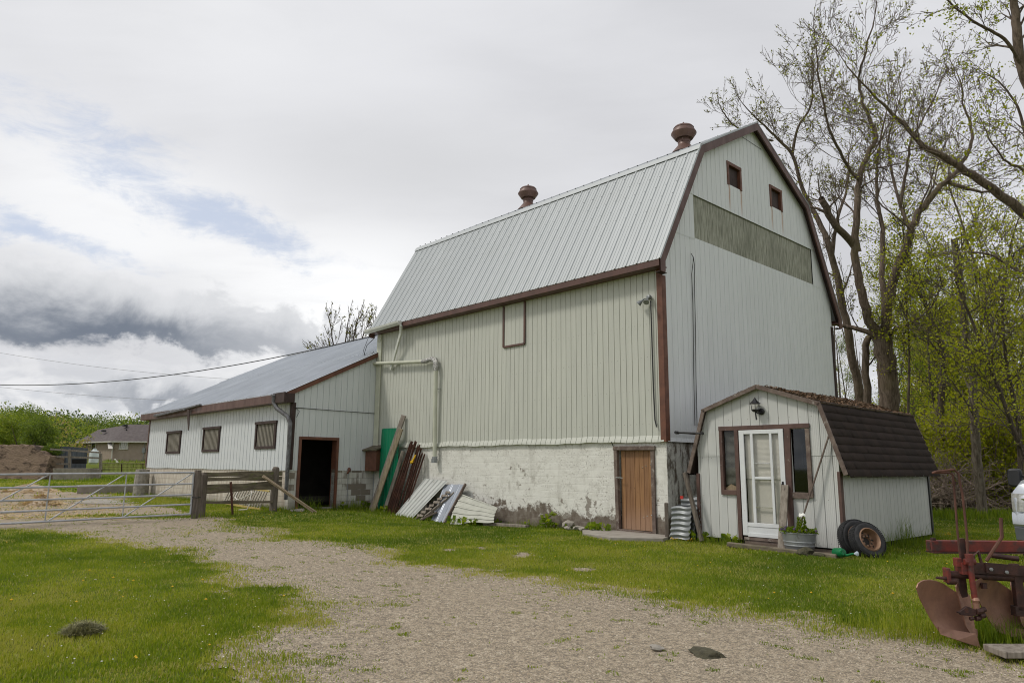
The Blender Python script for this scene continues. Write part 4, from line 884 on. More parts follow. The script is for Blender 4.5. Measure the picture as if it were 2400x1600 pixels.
# header, posts, windows
hb = MB(); hb.bb((0.58, -0.045, 2.42), (2.66, -0.002, 2.515)); hb.bb((0.965, -0.05, 0.10), (1.055, -0.002, 2.42)); hb.prism([(2.085, -0.06, 0.10), (2.20, -0.06, 0.10), (2.255, -0.06, 2.42), (2.125, -0.06, 2.42)], (0, 0.058, 0))
obj('door_posts', hb, M['shed_brown'], shed, bevel=0.004, recalc=True)
for nm, (a, b, z0, z1), bl_mat, dark in (('side_window', LW, 'blind_dark', 0), ('side_window', RW, 'blind_dark', 1)):
    w = MB()
    if not dark: w.bb((a - 0.075, -0.04, z0 - 0.1), (a, 0.05, z1)); w.bb((a, -0.05, z0 - 0.10), (b + 0.015, 0.05, z0))
    else: w.bb((b, -0.045, z0 - 0.1), (b + 0.085, 0.05, z1)); w.bb((a - 0.05, -0.05, z0 - 0.12), (b, 0.05, z0))
    wo2 = obj(nm, w, M['weathered_trim'] if dark else M['shed_brown'], shed, bevel=0.004)
    gl = MB(); gl.bb((a, 0.018, z0), (b, 0.022, z1)); obj('window_pane', gl, M['dark_glass' if dark else 'window_glass'], wo2)
    if not dark:
        b_ = MB(); zz = z0 + 0.12
        while zz < z1: b_.box(((a + b) / 2, 0.06, zz), (b - a - 0.02, 0.022, 0.004), Matrix.Rotation(0.7, 3, 'X')); zz += 0.024
        obj('blind', b_, M['blind_mid'], wo2)
        b_ = MB(); b_.prism([(a, 0.045, z0), (b, 0.045, z0), (b, 0.045, z0 + 0.06), (a + 0.13, 0.045, z0 + 0.13), (a, 0.045, z0 + 0.05)], (0, 0.03, 0)); obj('cardboard', b_, M['pale_board'], wo2)
    else:
        b_ = MB(); b_.tube([(a + 0.17, 0.08, z0 + 0.6), (a + 0.17, 0.08, z0 + 0.92), (a + 0.22, 0.08, z0 + 0.98), (b - 0.04, 0.08, z0 + 0.98), (b - 0.02, 0.08, z0 + 0.9)], 0.012, 6); b_.bb((a + 0.2, 0.07, z0 + 0.55), (b - 0.03, 0.10, z0 + 0.70)); b_.tube([(a + 0.17, 0.08, z0 + 0.65), (a + 0.17, 0.08, z0 + 0.5), (b, 0.08, z0 + 0.5)], 0.01, 6)
        obj('wall_fitting', b_, M['dull_galvanised'], wo2)
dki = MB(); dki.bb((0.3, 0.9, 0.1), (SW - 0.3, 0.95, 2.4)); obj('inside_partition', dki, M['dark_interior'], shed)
# storm door
sd_ = MB(); a, b, z0, z1 = 1.08, 2.10, 0.20, 2.415; yf = -0.055
def bbx(m_, x0, x1, zz0, zz1, y0=yf, y1=yf + 0.035): m_.bb((x0, y0, zz0), (x1, y1, zz1))
bbx(sd_, a, a + 0.115, z0, z1); bbx(sd_, b - 0.105, b, z0, z1); bbx(sd_, a + 0.115, b - 0.105, z1 - 0.085, z1); bbx(sd_, a + 0.115, b - 0.105, z0 + 0.19, z0 + 0.27); bbx(sd_, a + 0.115, b - 0.105, z0 - 0.02, z0 + 0.06)
bbx(sd_, 1.345, 1.41, z0 + 0.27, z1 - 0.085); bbx(sd_, 1.785, 1.84, z0 + 0.27, z1 - 0.085); bbx(sd_, 1.41, 1.785, 1.375, 1.425)
door = obj('storm_door', sd_, M['door_white'], shed, bevel=0.006)
kp = MB(); bbx(kp, a + 0.115, b - 0.105, z0 + 0.06, z0 + 0.19, yf + 0.012, yf + 0.03); obj('kick_panel', kp, M['door_white'], door, bevel=0.004)
th = MB(); bbx(th, a + 0.02, b, 0.11, 0.17, -0.05, 0.03); bbx(th, a + 0.02, b, 0.02, 0.10, -0.03, 0.02); obj('threshold', th, M['weathered_trim'], shed)
for x0_, x1_, zz0, zz1 in ((a + 0.115, 1.345, z0 + 0.27, z1 - 0.085), (1.41, 1.785, 1.425, z1 - 0.085), (1.41, 1.785, z0 + 0.27, 1.375), (1.84, b - 0.105, z0 + 0.27, z1 - 0.085)):
    gp = MB(); bbx(gp, x0_, x1_, zz0, zz1, yf + 0.015, yf + 0.019); obj('door_pane', gp, M['window_glass'], door)
mb_ = MB(); bbx(mb_, 1.41, 1.785, 1.70, 1.712, yf + 0.004, yf + 0.03); bbx(mb_, 1.41, 1.785, 0.79, 0.80, yf + 0.004, yf + 0.03); obj('pane_rail', mb_, M['chrome'], door)
ib = MB(); zz = 1.40
while zz < z1 - 0.09: ib.box(((a + b) / 2, 0.03, zz), (b - a - 0.2, 0.032, 0.004), Matrix.Rotation(1.42, 3, 'X')); zz += 0.026
ib.bb((a + 0.1, 0.05, 0.2), (b - 0.1, 0.06, z1)); obj('door_blind', ib, M['blind_pale'], door)
kc = MB(); kc.bb((1.36, 0.03, 0.4), (1.8, 0.045, 1.30)); obj('inner_panel', kc, M['blind_pale'], door)
hd_ = MB(); hd_.bb((2.02, yf - 0.012, 1.16), (2.06, yf, 1.34)); hd_.tube([(2.04, yf - 0.01, 1.30), (2.04, yf - 0.05, 1.28), (2.04, yf - 0.05, 1.20)], 0.012, 8); obj('door_handle', hd_, M['black_metal'], door, smooth=True)
wl = MB(); cx_, cz_ = 1.56, 2.9
wl.lathe([(0.07, 0), (0.07, 0.03), (0.05, 0.045)], (1.63, -0.012, 2.80), (0, -1, 0), 16); wl.tube([(1.63, -0.05, 2.80), (1.60, -0.12, 2.76), (1.56, -0.15, 2.80)], 0.016, 8); wl.tube([(1.56, -0.15, 2.80), (1.575, -0.15, 2.62)], 0.016, 8)
wl.lathe([(0.135, 2.965), (0.10, 2.985), (0.045, 3.04), (0.012, 3.09), (0.0, 3.11)], (cx_, -0.15, 0), n=8); wl.lathe([(0.05, 2.79), (0.085, 2.83), (0.085, 2.845), (0.06, 2.845)], (cx_, -0.15, 0), n=8)
for k in range(6): t = PI * k / 3; wl.tube([(cx_ + 0.08 * math.cos(t), -0.15 + 0.08 * math.sin(t), 2.84), (cx_ + 0.10 * math.cos(t), -0.15 + 0.10 * math.sin(t), 2.97)], 0.006, 4)
wlo = obj('wall_lantern', wl, M['black_metal'], shed, smooth=False)
wg = MB(); wg.lathe([(0.075, 2.845), (0.092, 2.965)], (cx_, -0.15, 0), n=8); obj('lantern_glass', wg, M['window_glass'], wlo)

# ------------------------------------------------------------------ things around the shed
def add1(name, mb, mat, label, cat, **k): return single(name, mb, M[mat], label, cat, **k)
m = MB(); m.tube([(0.60, -0.42, 2.40), (1.30, -0.5, 2.36)], 0.022, 8); m.tube([(0.60, -0.38, 2.40), (0.60, -0.50, 2.40)], 0.035, 8); m.tube([(1.30, -0.46, 2.36), (1.30, -0.54, 2.36)], 0.03, 8)
m.bar((0.66, -0.42, 2.39), (0.93, -0.10, 2.36), 0.02, 0.02); add1('iron_bracket', m, 'black_metal', 'black iron rod sticking out across the shed roof edge', 'bracket', loc=(0.82, -0.46, 2.37))
m = MB(); m.bar((0.72, -0.36, 1.50), (1.14, -0.42, 0.02), 0.07, 0.09); add1('leaning_post', m, 'post_wood', 'grey wooden post leaning under the left eave of the shed', 'post', bevel=0.012)
m = MB(); m.bar((0.22, -0.40, -0.1), (0.18, -0.34, 0.80), 0.09, 0.10); add1('wooden_stake', m, 'post_wood', 'short mossy stake beside the corrugated sheets at the barn corner', 'stake', bevel=0.015)
# stack of corrugated sheets standing on edge between barn and shed
labs_ = ['frontmost bent corrugated sheet of the stack between barn and shed', 'second corrugated sheet from the front in the stack by the shed', 'third corrugated sheet of the stack, half hidden by two others', 'rearmost and tallest corrugated sheet in the stack by the shed']
for i in range(4):
    m = MB(); rows = []; h = (0.72, 0.70, 0.76, 0.95)[i]
    for z in np.linspace(0.0, h, 60):
        o_ = 0.020 * math.sin(z * 2 * PI / 0.118 + i); rows.append([(0.30 + 0.05 * i + 0.52 * t + 0.03 * math.sin(3 * z + i), -0.30 + 0.075 * i + o_ + 0.10 * z - 0.12 * (1 - 2 * t) ** 2, z + 0.03 * t + 0.015 * math.sin(7 * t + i)) for t in np.linspace(0, 1, 7)])
    m.grid(rows, 0.004)
    add1('corrugated_sheet', m, 'dull_galvanised', labs_[i], 'metal sheet', group='corrugated sheets stacked between barn and shed', smooth=True)
m = MB(); m.bb((0.52, -0.28, 0.90), (0.60, -0.26, 0.97)); add1('tape_scrap', m, 'red_tape', 'small red tag on the stacked corrugated sheets', 'tag')
m = MB(); m.bar((3.06, -0.60, 0.02), (3.02, -0.22, 1.27), 0.155, 0.035, (0, -1, 0.3)); add1('door_prop', m, 'grey_wood', 'weathered grey plank propped against the white storm door', 'plank', bevel=0.006)
m = MB(); m.tube([(3.30, -0.35, 0.36), (3.98, -0.22, 2.24)], 0.019, 8); add1('thin_pole', m, 'weathered_trim', 'thin brown pole leaning diagonally from tub to shed eave', 'pole', smooth=True)
# galvanised tub with flowers
tub = thing('tub_planter', 'oval galvanised washtub planted with flowers beside the storm door', 'planter', (3.42, -0.57, 0.0))
m = MB(); pr_ = [(0.24, 0.06), (0.245, 0.06), (0.265, 0.12), (0.272, 0.125), (0.272, 0.14), (0.267, 0.145), (0.275, 0.19), (0.283, 0.195), (0.283, 0.21), (0.278, 0.215), (0.305, 0.36), (0.318, 0.362), (0.318, 0.378), (0.30, 0.378), (0.285, 0.33), (0.0, 0.325)]
m.lathe(pr_, (3.42, -0.57, 0), n=36, sx=1.12, sy=0.72); obj('tub', m, M['dull_galvanised'], tub, smooth=True)
m = MB(); m.lathe([(0.29, 0.335), (0.15, 0.35), (0.0, 0.355)], (3.42, -0.57, 0), n=24, sx=1.12, sy=0.72); obj('soil', m, M['soil'], tub)
V, F, T = [], [], []
def leafquad(c, d, s, w=0.35, rg=rng):
    d = Vector(d).normalized(); b = d.orthogonal().normalized(); b.rotate(Matrix.Rotation(rg.random() * 6.28, 3, d)); c = Vector(c); k = len(V)
    V.extend([tuple(c), tuple(c + d * s * 0.5 + b * s * w), tuple(c + d * s), tuple(c + d * s * 0.5 - b * s * w)]); F.append((k, k + 1, k + 2, k + 3)); T.append(rg.random())
for i in range(520):
    t = rng.random() * 6.28; r = rng.random() ** 0.6 * 0.31; z = 0.36 + rng.random() * 0.09 * (1.2 - r)
    leafquad((3.42 + r * 1.15 * math.cos(t), -0.57 + r * 0.75 * math.sin(t), z), (math.cos(t) * 0.8 + rng.uniform(-.6, .6), math.sin(t) * 0.8 + rng.uniform(-.6, .6), rng.uniform(-0.3, 1)), rng.uniform(0.03, 0.07))
for i in range(330):
    h = rng.random(); t = rng.random() * 6.28
    leafquad((3.50 + 0.045 * math.cos(t), -0.60 + 0.045 * math.sin(t), 0.37 + h * 0.28), (math.cos(t), math.sin(t), rng.uniform(0.4, 1.2)), 0.075 * (1.15 - h * 0.5), 0.18)
np_mesh('leaves', np.array(V) - np.array([3.42, -0.57, 0.0]), F, M['leaf_deep'], tub, T)
m = MB()
for k in range(9):
    t = k * 0.7; c = Vector((3.535 + 0.04 * math.cos(t), -0.62 + 0.04 * math.sin(t), 0.70 + 0.012 * (k % 3))); m.lathe([(0.0, 0), (0.03, 0.012), (0.0, 0.02)], c, (math.cos(t), math.sin(t) - 0.5, 0.8), 8)
obj('white_bloom', m, M['petal_white'], tub)
m = MB()
for k in range(13):
    t = k * 2.4; r = 0.18 + 0.14 * rng.random(); c = Vector((3.42 + r * 1.15 * math.cos(t), -0.57 + r * 0.75 * math.sin(t) - 0.03, 0.41 + 0.05 * rng.random())); m.lathe([(0.0, 0), (0.026, 0.01), (0.0, 0.016)], c, (0.3, -1, 0.4), 7)
obj('pansies', m, M['petal_purple'], tub)
# watering can lying on its side
can = lthing('watering_can', 'green plastic watering can lying on its side by the tyres', 'watering can', (4.33, -0.90, 0.10), (rad(6), rad(82), rad(-28)))
m = MB(); m.lathe([(0.085, -0.14), (0.09, -0.13), (0.08, 0.06), (0.06, 0.12), (0.055, 0.12)], n=20, sy=0.85); obj('can_body', m, M['green_plastic'], can, smooth=True)
m = MB(); m.tube([(0.05, 0.0, 0.05), (0.05, 0.05, 0.16), (0.03, 0.09, 0.24), (0.03, 0.10, 0.30)], [0.028, 0.024, 0.018, 0.016], 10); obj('spout', m, M['green_plastic'], can, smooth=True)
m = MB(); m.lathe([(0.018, 0.0), (0.024, 0.02), (0.042, 0.06), (0.03, 0.07), (0, 0.072)], (0.03, 0.10, 0.29), (0, 0.2, 1), 14); obj('rose', m, M['pale_plastic'], can, smooth=True)
m = MB(); m.tube([(-0.05, -0.03, 0.12), (-0.02, -0.10, 0.20), (0.03, -0.07, 0.22), (0.05, 0.0, 0.14)], 0.013, 8); obj('can_handle', m, M['green_plastic'], can, smooth=True)
# two old wheels against the shed corner
def wheel(name, label, c, axis, R=0.335, W=0.20, rim=True, group=None):
    z = Vector(axis).normalized(); t = thing(name, label, 'tyre', (c[0], c[1], 0.0), group); c = Vector(c)
    m = MB(); pr = []
    for k in range(25):
        a = PI * (0.10 + 0.80 * k / 24) ; pr.append((R - 0.105 + 0.105 * math.sin(a) ** 0.55, -W / 2 * math.cos(a) * 1.0))
    prof = [(R - 0.115, -W / 2 + 0.015)] + pr + [(R - 0.115, W / 2 - 0.015), (R - 0.125, 0.0), (R - 0.115, -W / 2 + 0.015)]
    m.lathe(prof, c, z, 48); obj('tyre', m, M['tyre_rubber'], t, smooth=True)
    tr_ = MB(); x = z.orthogonal().normalized(); y = z.cross(x)
    for row, off in enumerate((-0.066, -0.033, 0.0, 0.033, 0.066)):
        for k in range(60):
            a = 2 * PI * (k + 0.5 * (row % 2)) / 60; d = x * math.cos(a) + y * math.sin(a); tt = z.cross(d)
            Rm = Matrix((tt, z, d)).transposed(); tr_.box(c + d * (R - 0.001 - abs(off) * 0.10) + z * off, (0.024, 0.026, 0.014), Rm)
    obj('tread', tr_, M['tyre_rubber'], t)
    if rim:
        r_ = MB(); r_.lathe([(R - 0.115, W / 2 - 0.012), (R - 0.135, W / 2 + 0.0), (R - 0.145, W / 2 - 0.012), (R - 0.15, W / 2 - 0.11), (R - 0.165, W / 2 - 0.14), (0.125, W / 2 - 0.13), (0.105, W / 2 - 0.10), (0.08, W / 2 - 0.095), (0.068, W / 2 - 0.15)], c, z, 40, caps=False); obj('rim', r_, M['rusty_rim'], t, smooth=True)
        h_ = MB(); h_.lathe([(0.070, W / 2 - 0.14), (0.0, W / 2 - 0.135)], c, z, 20)
        for k in range(8):
            a = 2 * PI * k / 8; d = x * math.cos(a) + y * math.sin(a); h_.lathe([(0.016, 0), (0.016, 0.006), (0, 0.008)], c + d * 0.092 + z * (W / 2 - 0.098), z, 8); h_.lathe([(0.022, 0), (0.0, 0.004)], c + d * 0.148 + z * (W / 2 - 0.134), z, 8)
        obj('hub_holes', h_, M['dark_interior'], t)
    return t
ax = Vector((0.74, -0.40, 0.36)).normalized()
wheel('old_wheel', 'old tyre on a rusty rim leaning outermost against another tyre', (4.63, -0.38, 0.30), ax)
wheel('old_wheel', 'old black tyre leaning directly on the shed corner behind another wheel', (4.36, -0.22, 0.315), Vector((0.80, -0.44, 0.22)), R=0.345)
# earth step, edging board and rocks in front of the door
m = MB(); m.bar((1.95, -0.72, 0.04), (4.3, -0.95, 0.02), 0.10, 0.10); add1('edging_timber', m, 'mossy_wood', 'long rotten edging timber lying before the shed door', 'timber', bevel=0.02)
def rock(c, s, seed, flat=0.6, n=2):
    bm = bmesh.new(); bmesh.ops.create_icosphere(bm, subdivisions=n, radius=1.0); r = random.Random(seed); ph = [r.random() * 6 for _ in range(9)]
    q = MB(); 
    for v in bm.verts:
        p = v.co; d = 1 + 0.22 * math.sin(3.1 * p.x + ph[0]) * math.sin(2.7 * p.y + ph[1]) + 0.16 * math.sin(5.2 * p.z + ph[2] + 2 * p.x) + 0.08 * math.sin(9 * p.y + ph[3] + 4 * p.x)
        q.v.append((c[0] + p.x * s * d * (0.8 + 0.5 * math.sin(ph[4]) ** 2), c[1] + p.y * s * d, c[2] + p.z * s * flat * d))
    q.f = [tuple(v.index for v in f.verts) for f in bm.faces]; bm.free(); return q
add1('mossy_stone', rock((3.72, -0.98, 0.05), 0.17, 3, 0.6), 'moss_stone', 'mossy stone lying in front of the galvanised tub', 'stone')
add1('mossy_stone', rock((3.98, -1.02, 0.02), 0.10, 5, 0.6), 'moss_stone', 'smaller mossy stone between the tub and the watering can', 'stone')
m = MB(); m.prism([(2.0, -0.62, 0.05), (2.2, -0.08, 0.05), (4.2, -0.10, 0.05), (4.3, -0.85, 0.03), (3.2, -0.80, 0.05)], (0, 0, -0.2)); o = add1('earth_step', m, 'soil', 'bare trodden earth step below the shed door', 'step', recalc=True)
for i, (x_, y_, s_) in enumerate(((-2.95, -0.30, 0.17), (-2.62, -0.28, 0.14), (-2.35, -0.35, 0.13), (-2.20, -0.5, 0.12), (-2.78, -0.50, 0.10))):
    lab = ['pale pointed rock leftmost in the rubble below the peeling wall', 'rounded grey rock behind the others in the rubble at the wall', 'brown rock in the rubble heap between two other rocks', 'light flat rock at the right end of the rubble near the plank door', 'small rock at the front of the rubble heap'][i]
    add1('rubble_stone', rock((x_, y_, 0.05 + (0.06 if i == 0 else 0)), s_, 20 + i, 0.75 if i == 0 else 0.5, 1), 'stone', lab, 'stone', group='rubble at the foot of the barn wall')
add1('flat_stone', rock((-12.35, -3.2, 0.10), 0.26, 40, 0.3), 'stone', 'flat stone in the grass below the old downspout', 'stone')
hc = thing('hay_clump', 'clump of dry mown grass lying on the lawn', 'grass clump', (2.02, -12.58, 0.0)); obj('heap', rock((2.02, -12.58, 0.0), 0.11, 41, 0.38, 3), M['hay_dry'], hc)
V, F, T = [], [], []
for i in range(1500):
    a, e = rng.random() * 6.28, rng.random() ** 0.5; r = 0.17 * e; c = Vector((2.02 + r * math.cos(a) * 1.15, -12.58 + r * math.sin(a), 0.015 + 0.07 * (1 - e ** 2) * rng.uniform(0.6, 1.15))); d = Vector((rng.gauss(0, 1), rng.gauss(0, 1), rng.gauss(0, 0.35))).normalized(); s = d.cross(Vector((0, 0, 1))).normalized() * 0.0022; L = rng.uniform(0.03, 0.07); k = len(V)
    V += [tuple(c - d * L - s), tuple(c - d * L + s), tuple(c + d * L + s), tuple(c + d * L - s)]; F.append((k, k + 1, k + 2, k + 3)); T.append(rng.random())
np_mesh('loose_hay', np.array(V) - np.array([2.02, -12.58, 0.0]), F, M['hay_strand'], hc, T)
add1('mossy_log', rock((6.44, -8.72, -0.012), 0.13, 42, 0.42, 3), 'moss_stone', 'dark mossy lump lying on the gravel drive', 'stone')
add1('small_stone', rock((6.05, -8.92, 0.01), 0.06, 43, 0.45), 'stone', 'pale stone beside the dark mossy lump on the gravel', 'stone')
pd_ = MB(); pd_.prism([(-2.4, -0.35, 0.05), (-1.6, -1.25, 0.045), (-0.5, -1.55, 0.04), (0.35, -0.75, 0.04), (0.15, -0.06, 0.05), (-2.3, -0.06, 0.05)], (0, 0, -0.3)); po = obj('concrete_pad', pd_, M['pad_concrete'], None, recalc=True); tag(po, kind='structure')

# ------------------------------------------------------------------ things leaning on the barn
def G_(x, y): return float(gz(x, y))
for i, (p, q_, w, t, lab) in enumerate((((-11.60, -0.85, G_(-11.6, -.85) - 0.02), (-10.90, -0.12, 3.34), 0.20, 0.05, 'longest grey plank leaning highest against the cream wall'),
        ((-11.28, -1.02, 0.0), (-10.78, -0.30, 2.86), 0.19, 0.05, 'second plank leaning in front of the longest one'),
        ((-11.02, -0.72, 0.0), (-10.80, -0.16, 2.1), 0.14, 0.05, 'shortest dark plank leaning behind the two long ones'))):
    m = MB(); m.bar(p, q_, w, t, (0.3, -1, 0.2)); add1('leaning_plank', m, 'grey_wood' if i != 1 else 'old_plank', lab, 'plank', group='planks leaning on the barn', bevel=0.008)
m = MB(); rows = []
for i in range(25):
    f = i / 24; x_ = -12.15 + 1.15 * f; y_ = -0.24 - 0.16 * math.sin(PI * f) + 0.012 * math.sin(f * 55); rows.append([(x_ + 0.22, y_ - 0.14, 0.04), (x_ + 0.11, y_ - 0.06, 1.45), (x_, y_ + 0.04, 2.90)])
m.grid(rows, 0.003); add1('fibreglass_panel', m, 'green_fibreglass', 'green translucent corrugated panel standing behind the leaning planks', 'panel', smooth=True)
for i in range(16):
    f = i / 15; xb = -11.0 + 1.15 * f + rng.uniform(-.06, .06); xt = -10.45 + 0.85 * f + rng.uniform(-.06, .06); zt = 2.45 - 0.35 * max(0, f - 0.55) / 0.45 - rng.random() * 0.18
    m = MB(); p, q_ = Vector((xb, -0.62 - 0.12 * rng.random(), -0.02)), Vector((xt, -0.10 - 0.05 * (i % 3), zt))
    m.bar(p, q_, 0.055, 0.008, (0, -1, 0.2)); m.bar(p + Vector((0, -0.022, 0)), q_ + Vector((0, -0.022, 0)), 0.008, 0.04, (0, -1, 0.2))
    for k in range(9): c = p.lerp(q_, 0.3 + 0.07 * k); m.box(c + Vector((0, -0.03, 0)), (0.02, 0.03, 0.02))
    add1('steel_fence_post', m, 'rusty_steel', 'rusty steel fence post in the bundle leaning on the barn', 'fence post', group='rusty fence posts leaning on the barn')
m = MB(); m.tube([(-10.02, -0.32, 1.72), (-9.95, -0.30, 1.84), (-9.88, -0.28, 1.95)], 0.035, 8); m.tube([(-10.05, -0.33, 1.70), (-9.98, -0.36, 1.74)], 0.05, 8); add1('insulator', m, 'petal_yellow', 'yellow plastic insulator on the rusty post bundle', 'insulator', smooth=True)
def sheet(name, A, B, C, Dp, pitch, h, mat, label, nrow=8, bend=0.0, thick=0.003, n=60):
    """ribbed sheet between corners A-B (foot) and D-C (top)"""
    A, B, C, Dp = map(Vector, (A, B, C, Dp)); nn = (B - A).cross(Dp - A).normalized(); nn = nn if nn.y < 0 else -nn; rows = []; W = (B - A).length
    for i in range(nrow + 1):
        f = i / nrow; L_, R2 = A.lerp(Dp, f), B.lerp(C, f); row = []
        for j in range(n + 1):
            t = j / n; u = (t * W) % pitch / pitch; o_ = h if u < 0.12 else (h * (0.2 - u) / 0.08 if u < 0.2 else (h * (u - 0.92) / 0.08 if u > 0.92 else 0)); row.append(L_.lerp(R2, t) + nn * (o_ + bend * math.sin(PI * t) * math.sin(PI * f * 0.8)))
        rows.append(row)
    m = MB(); m.grid(rows, thick); return add1(name, m, mat, label, 'metal sheet', group='sheet metal leaning on the barn')
sheet('metal_sheet', (-10.05, -0.90, -0.02), (-8.97, -1.02, -0.06), (-8.25, -0.15, 1.13), (-9.45, -0.15, 1.18), 0.20, 0.03, 'scrap_sheet', 'widest pale green siding sheet leaning at the left of the heap')
sheet('metal_sheet', (-10.10, -0.74, -0.02), (-9.2, -0.80, -0.04), (-8.62, -0.06, 1.06), (-9.62, -0.06, 1.04), 0.20, 0.02, 'rust_brown_trim', 'rust brown sheet edge hidden behind the pale leaning sheet')
sheet('metal_sheet', (-8.05, -0.93, -0.08), (-7.34, -0.95, -0.08), (-7.39, -0.13, 1.04), (-8.45, -0.13, 1.02), 0.24, 0.022, 'blue_sheet', 'bluish galvanised sheet leaning between the pallet wood and the bent sheet')
m = MB(); m.bar((-7.30, -1.0, -0.08), (-7.35, -0.17, 1.06), 0.05, 0.08, (0, -1, 0.6)); add1('edge_batten', m, 'weathered_trim', 'batten along the right edge of the bluish sheet', 'batten', bevel=0.006)
m = MB(); rows = []
for i in range(73):
    f = i / 72; row = []
    for j in range(41):
        t = j / 40; u = (f * 0.95) % 0.19 / 0.19
        o_ = 0.03 if u < 0.16 else 0
        P = Vector((-7.35, -0.30, 0.76)).lerp(Vector((-5.78, -0.22, 0.42)), t).lerp(Vector((-7.1, -0.98, -0.10)).lerp(Vector((-5.32, -0.78, 0.06)), t), f)
        P += Vector((0, -0.05 * math.sin(PI * f), 0.02 * math.sin(9 * t + 3 * f) * f)); P.y -= o_; row.append(P)
    rows.append(row)
m.grid(rows, 0.004); add1('metal_sheet', m, 'scrap_cream', 'bent cream siding sheet lying lowest at the right of the heap', 'metal sheet', group='sheet metal leaning on the barn', recalc=True)
pal = thing('broken_pallet', 'piece of broken wooden pallet between two leaning metal sheets', 'pallet', (-8.8, -0.9, 0))
pdv = (Vector((-8.02, -0.28, 0.84)) - Vector((-8.62, -1.12, 0.0)))
for k, off in enumerate((0.0, 0.28)):
    m = MB(); p = Vector((-8.62 + off, -1.12, -0.06)); m.bar(p, p + pdv * (1.0 if k else 1.02), 0.045, 0.09, (0, -1, 0.5)); obj('runner', m, M['grey_wood'], pal, bevel=0.005)
for k in range(8):
    m = MB(); p = Vector((-8.62, -1.17, 0.0)) + pdv * (0.1 + 0.12 * k); m.bar(p - Vector((0.02, 0, 0)), p + Vector((0.30 - 0.1 * (k % 2), 0, 0)), 0.07, 0.016, (0, -1, 0.5)); obj('deck_slat', m, M['grey_wood'], pal)
m = MB(); m.bar((-8.30, -1.16, -0.04), (-7.95, -0.8, 0.20), 0.16, 0.05); add1('wood_offcut', m, 'weathered_trim', 'brown wood offcut at the foot of the broken pallet', 'wood', bevel=0.01)
m = MB(); m.bar((-5.9, -0.62, -0.03), (-4.2, -0.55, 0.0), 0.16, 0.08); add1('ground_board', m, 'grey_wood', 'grey board lying in the grass below the peeling wall', 'board', bevel=0.01)

# ------------------------------------------------------------------ gate, fence and what stands by them
gate = thing('tube_gate', 'long galvanised tubular farm gate with five rails', 'gate', (-12.3, -9.0, 0))
GA, GB = Vector((-12.49, -6.57, 0)), Vector((-12.10, -11.75, 0)); gd = (GB - GA).normalized(); GL = (GB - GA).length
def gp(t, z): return GA + gd * (t * GL) + Vector((0, 0, z - 0.05 * t))
m = MB(); m.tube([gp(0, 0.12), gp(0, 1.36)], 0.028, 12); m.tube([gp(1, 0.12), gp(1, 1.36)], 0.028, 12); obj('end_upright', m, M['galvanised'], gate, smooth=True)
for z in (1.345, 1.01, 0.69, 0.41, 0.125):
    m = MB(); m.tube([gp(0, z), gp(1, z)], 0.027 if z < 1.3 else 0.029, 12); obj('rail', m, M['galvanised'], gate, smooth=True)
for t in (0.365, 0.728):
    m = MB(); m.tube([gp(t, 0.12), gp(t, 1.34)], 0.017, 8); obj('brace', m, M['galvanised'], gate, smooth=True)
for a, b in ((0.005, 0.36), (0.37, 0.715), (0.735, 1.0)):
    m = MB(); m.tube([gp(a, 1.33), gp(b, 0.14 if b < 1 else 0.45)], 0.017, 8); obj('brace', m, M['galvanised'], gate, smooth=True)
m = MB(); m.tube([(-12.5, -6.44, -0.3), (-12.5, -6.44, 1.42)], [0.105, 0.10], 10); add1('gate_post', m, 'post_wood', 'dark round post that the tubular gate shuts against', 'post')
m = MB(); m.tube([(-12.44, -6.58, 0.62), (-12.38, -6.45, 0.60), (-12.44, -6.33, 0.62), (-12.58, -6.36, 0.63), (-12.5, -6.56, 0.62)], 0.012, 6); add1('chain', m, 'cable_black', 'thin chain looped round the gate post', 'chain')
fen = thing('board_fence', 'short mossy fence of wide old boards between gate post and annex', 'fence', (-12.75, -5.0, 0))
for x_, y_, z1_, r_ in ((-12.78, -6.16, 1.33, 0.125), (-12.62, -3.92, 1.52, 0.125)):
    m = MB(); m.tube([(x_, y_, -0.3), (x_, y_, 0.4), (x_ + 0.01, y_, z1_ - 0.06), (x_ + 0.02, y_, z1_)], [r_ * 1.1, r_, r_ * 0.95, r_ * 0.7], 10); obj('post', m, M['post_wood'], fen)
def board(z0l, z1l, z0r, z1r, yl=-6.20, yr=-3.72, x=-12.62):
    m = MB(); rows_t, P = [], []
    n = 16
    for i in range(n + 1):
        t = i / n; y_ = yl + (yr - yl) * t; j1 = 0.012 * math.sin(9 * t + z1l * 7); j0 = 0.012 * math.sin(7 * t + z0l * 5); xx = -12.70 + 0.18 * t
        P.append((xx, y_, z0l + (z0r - z0l) * t + j0, z1l + (z1r - z1l) * t + j1))
    m.grid([[(x_, y_, a) for x_, y_, a, b in P], [(x_, y_, b) for x_, y_, a, b in P]], 0.05); o = obj('board', m, M['mossy_wood'], fen, recalc=True)
board(1.20, 1.35, 1.24, 1.39); board(1.08, 1.19, 1.10, 1.235); board(0.70, 0.96, 0.82, 1.07); board(0.40, 0.49, 0.36, 0.45, -6.1, -3.98)
m = MB(); m.bar((-12.42, -5.30, -0.1), (-12.50, -5.42, 1.06), 0.07, 0.02, (1, 0, 0)); m.bar((-12.40, -5.30, -0.1), (-12.48, -5.42, 1.06), 0.012, 0.05, (1, 0, 0)); add1('steel_stake', m, 'rusty_steel', 'single rusty steel stake in front of the mossy board fence', 'stake')
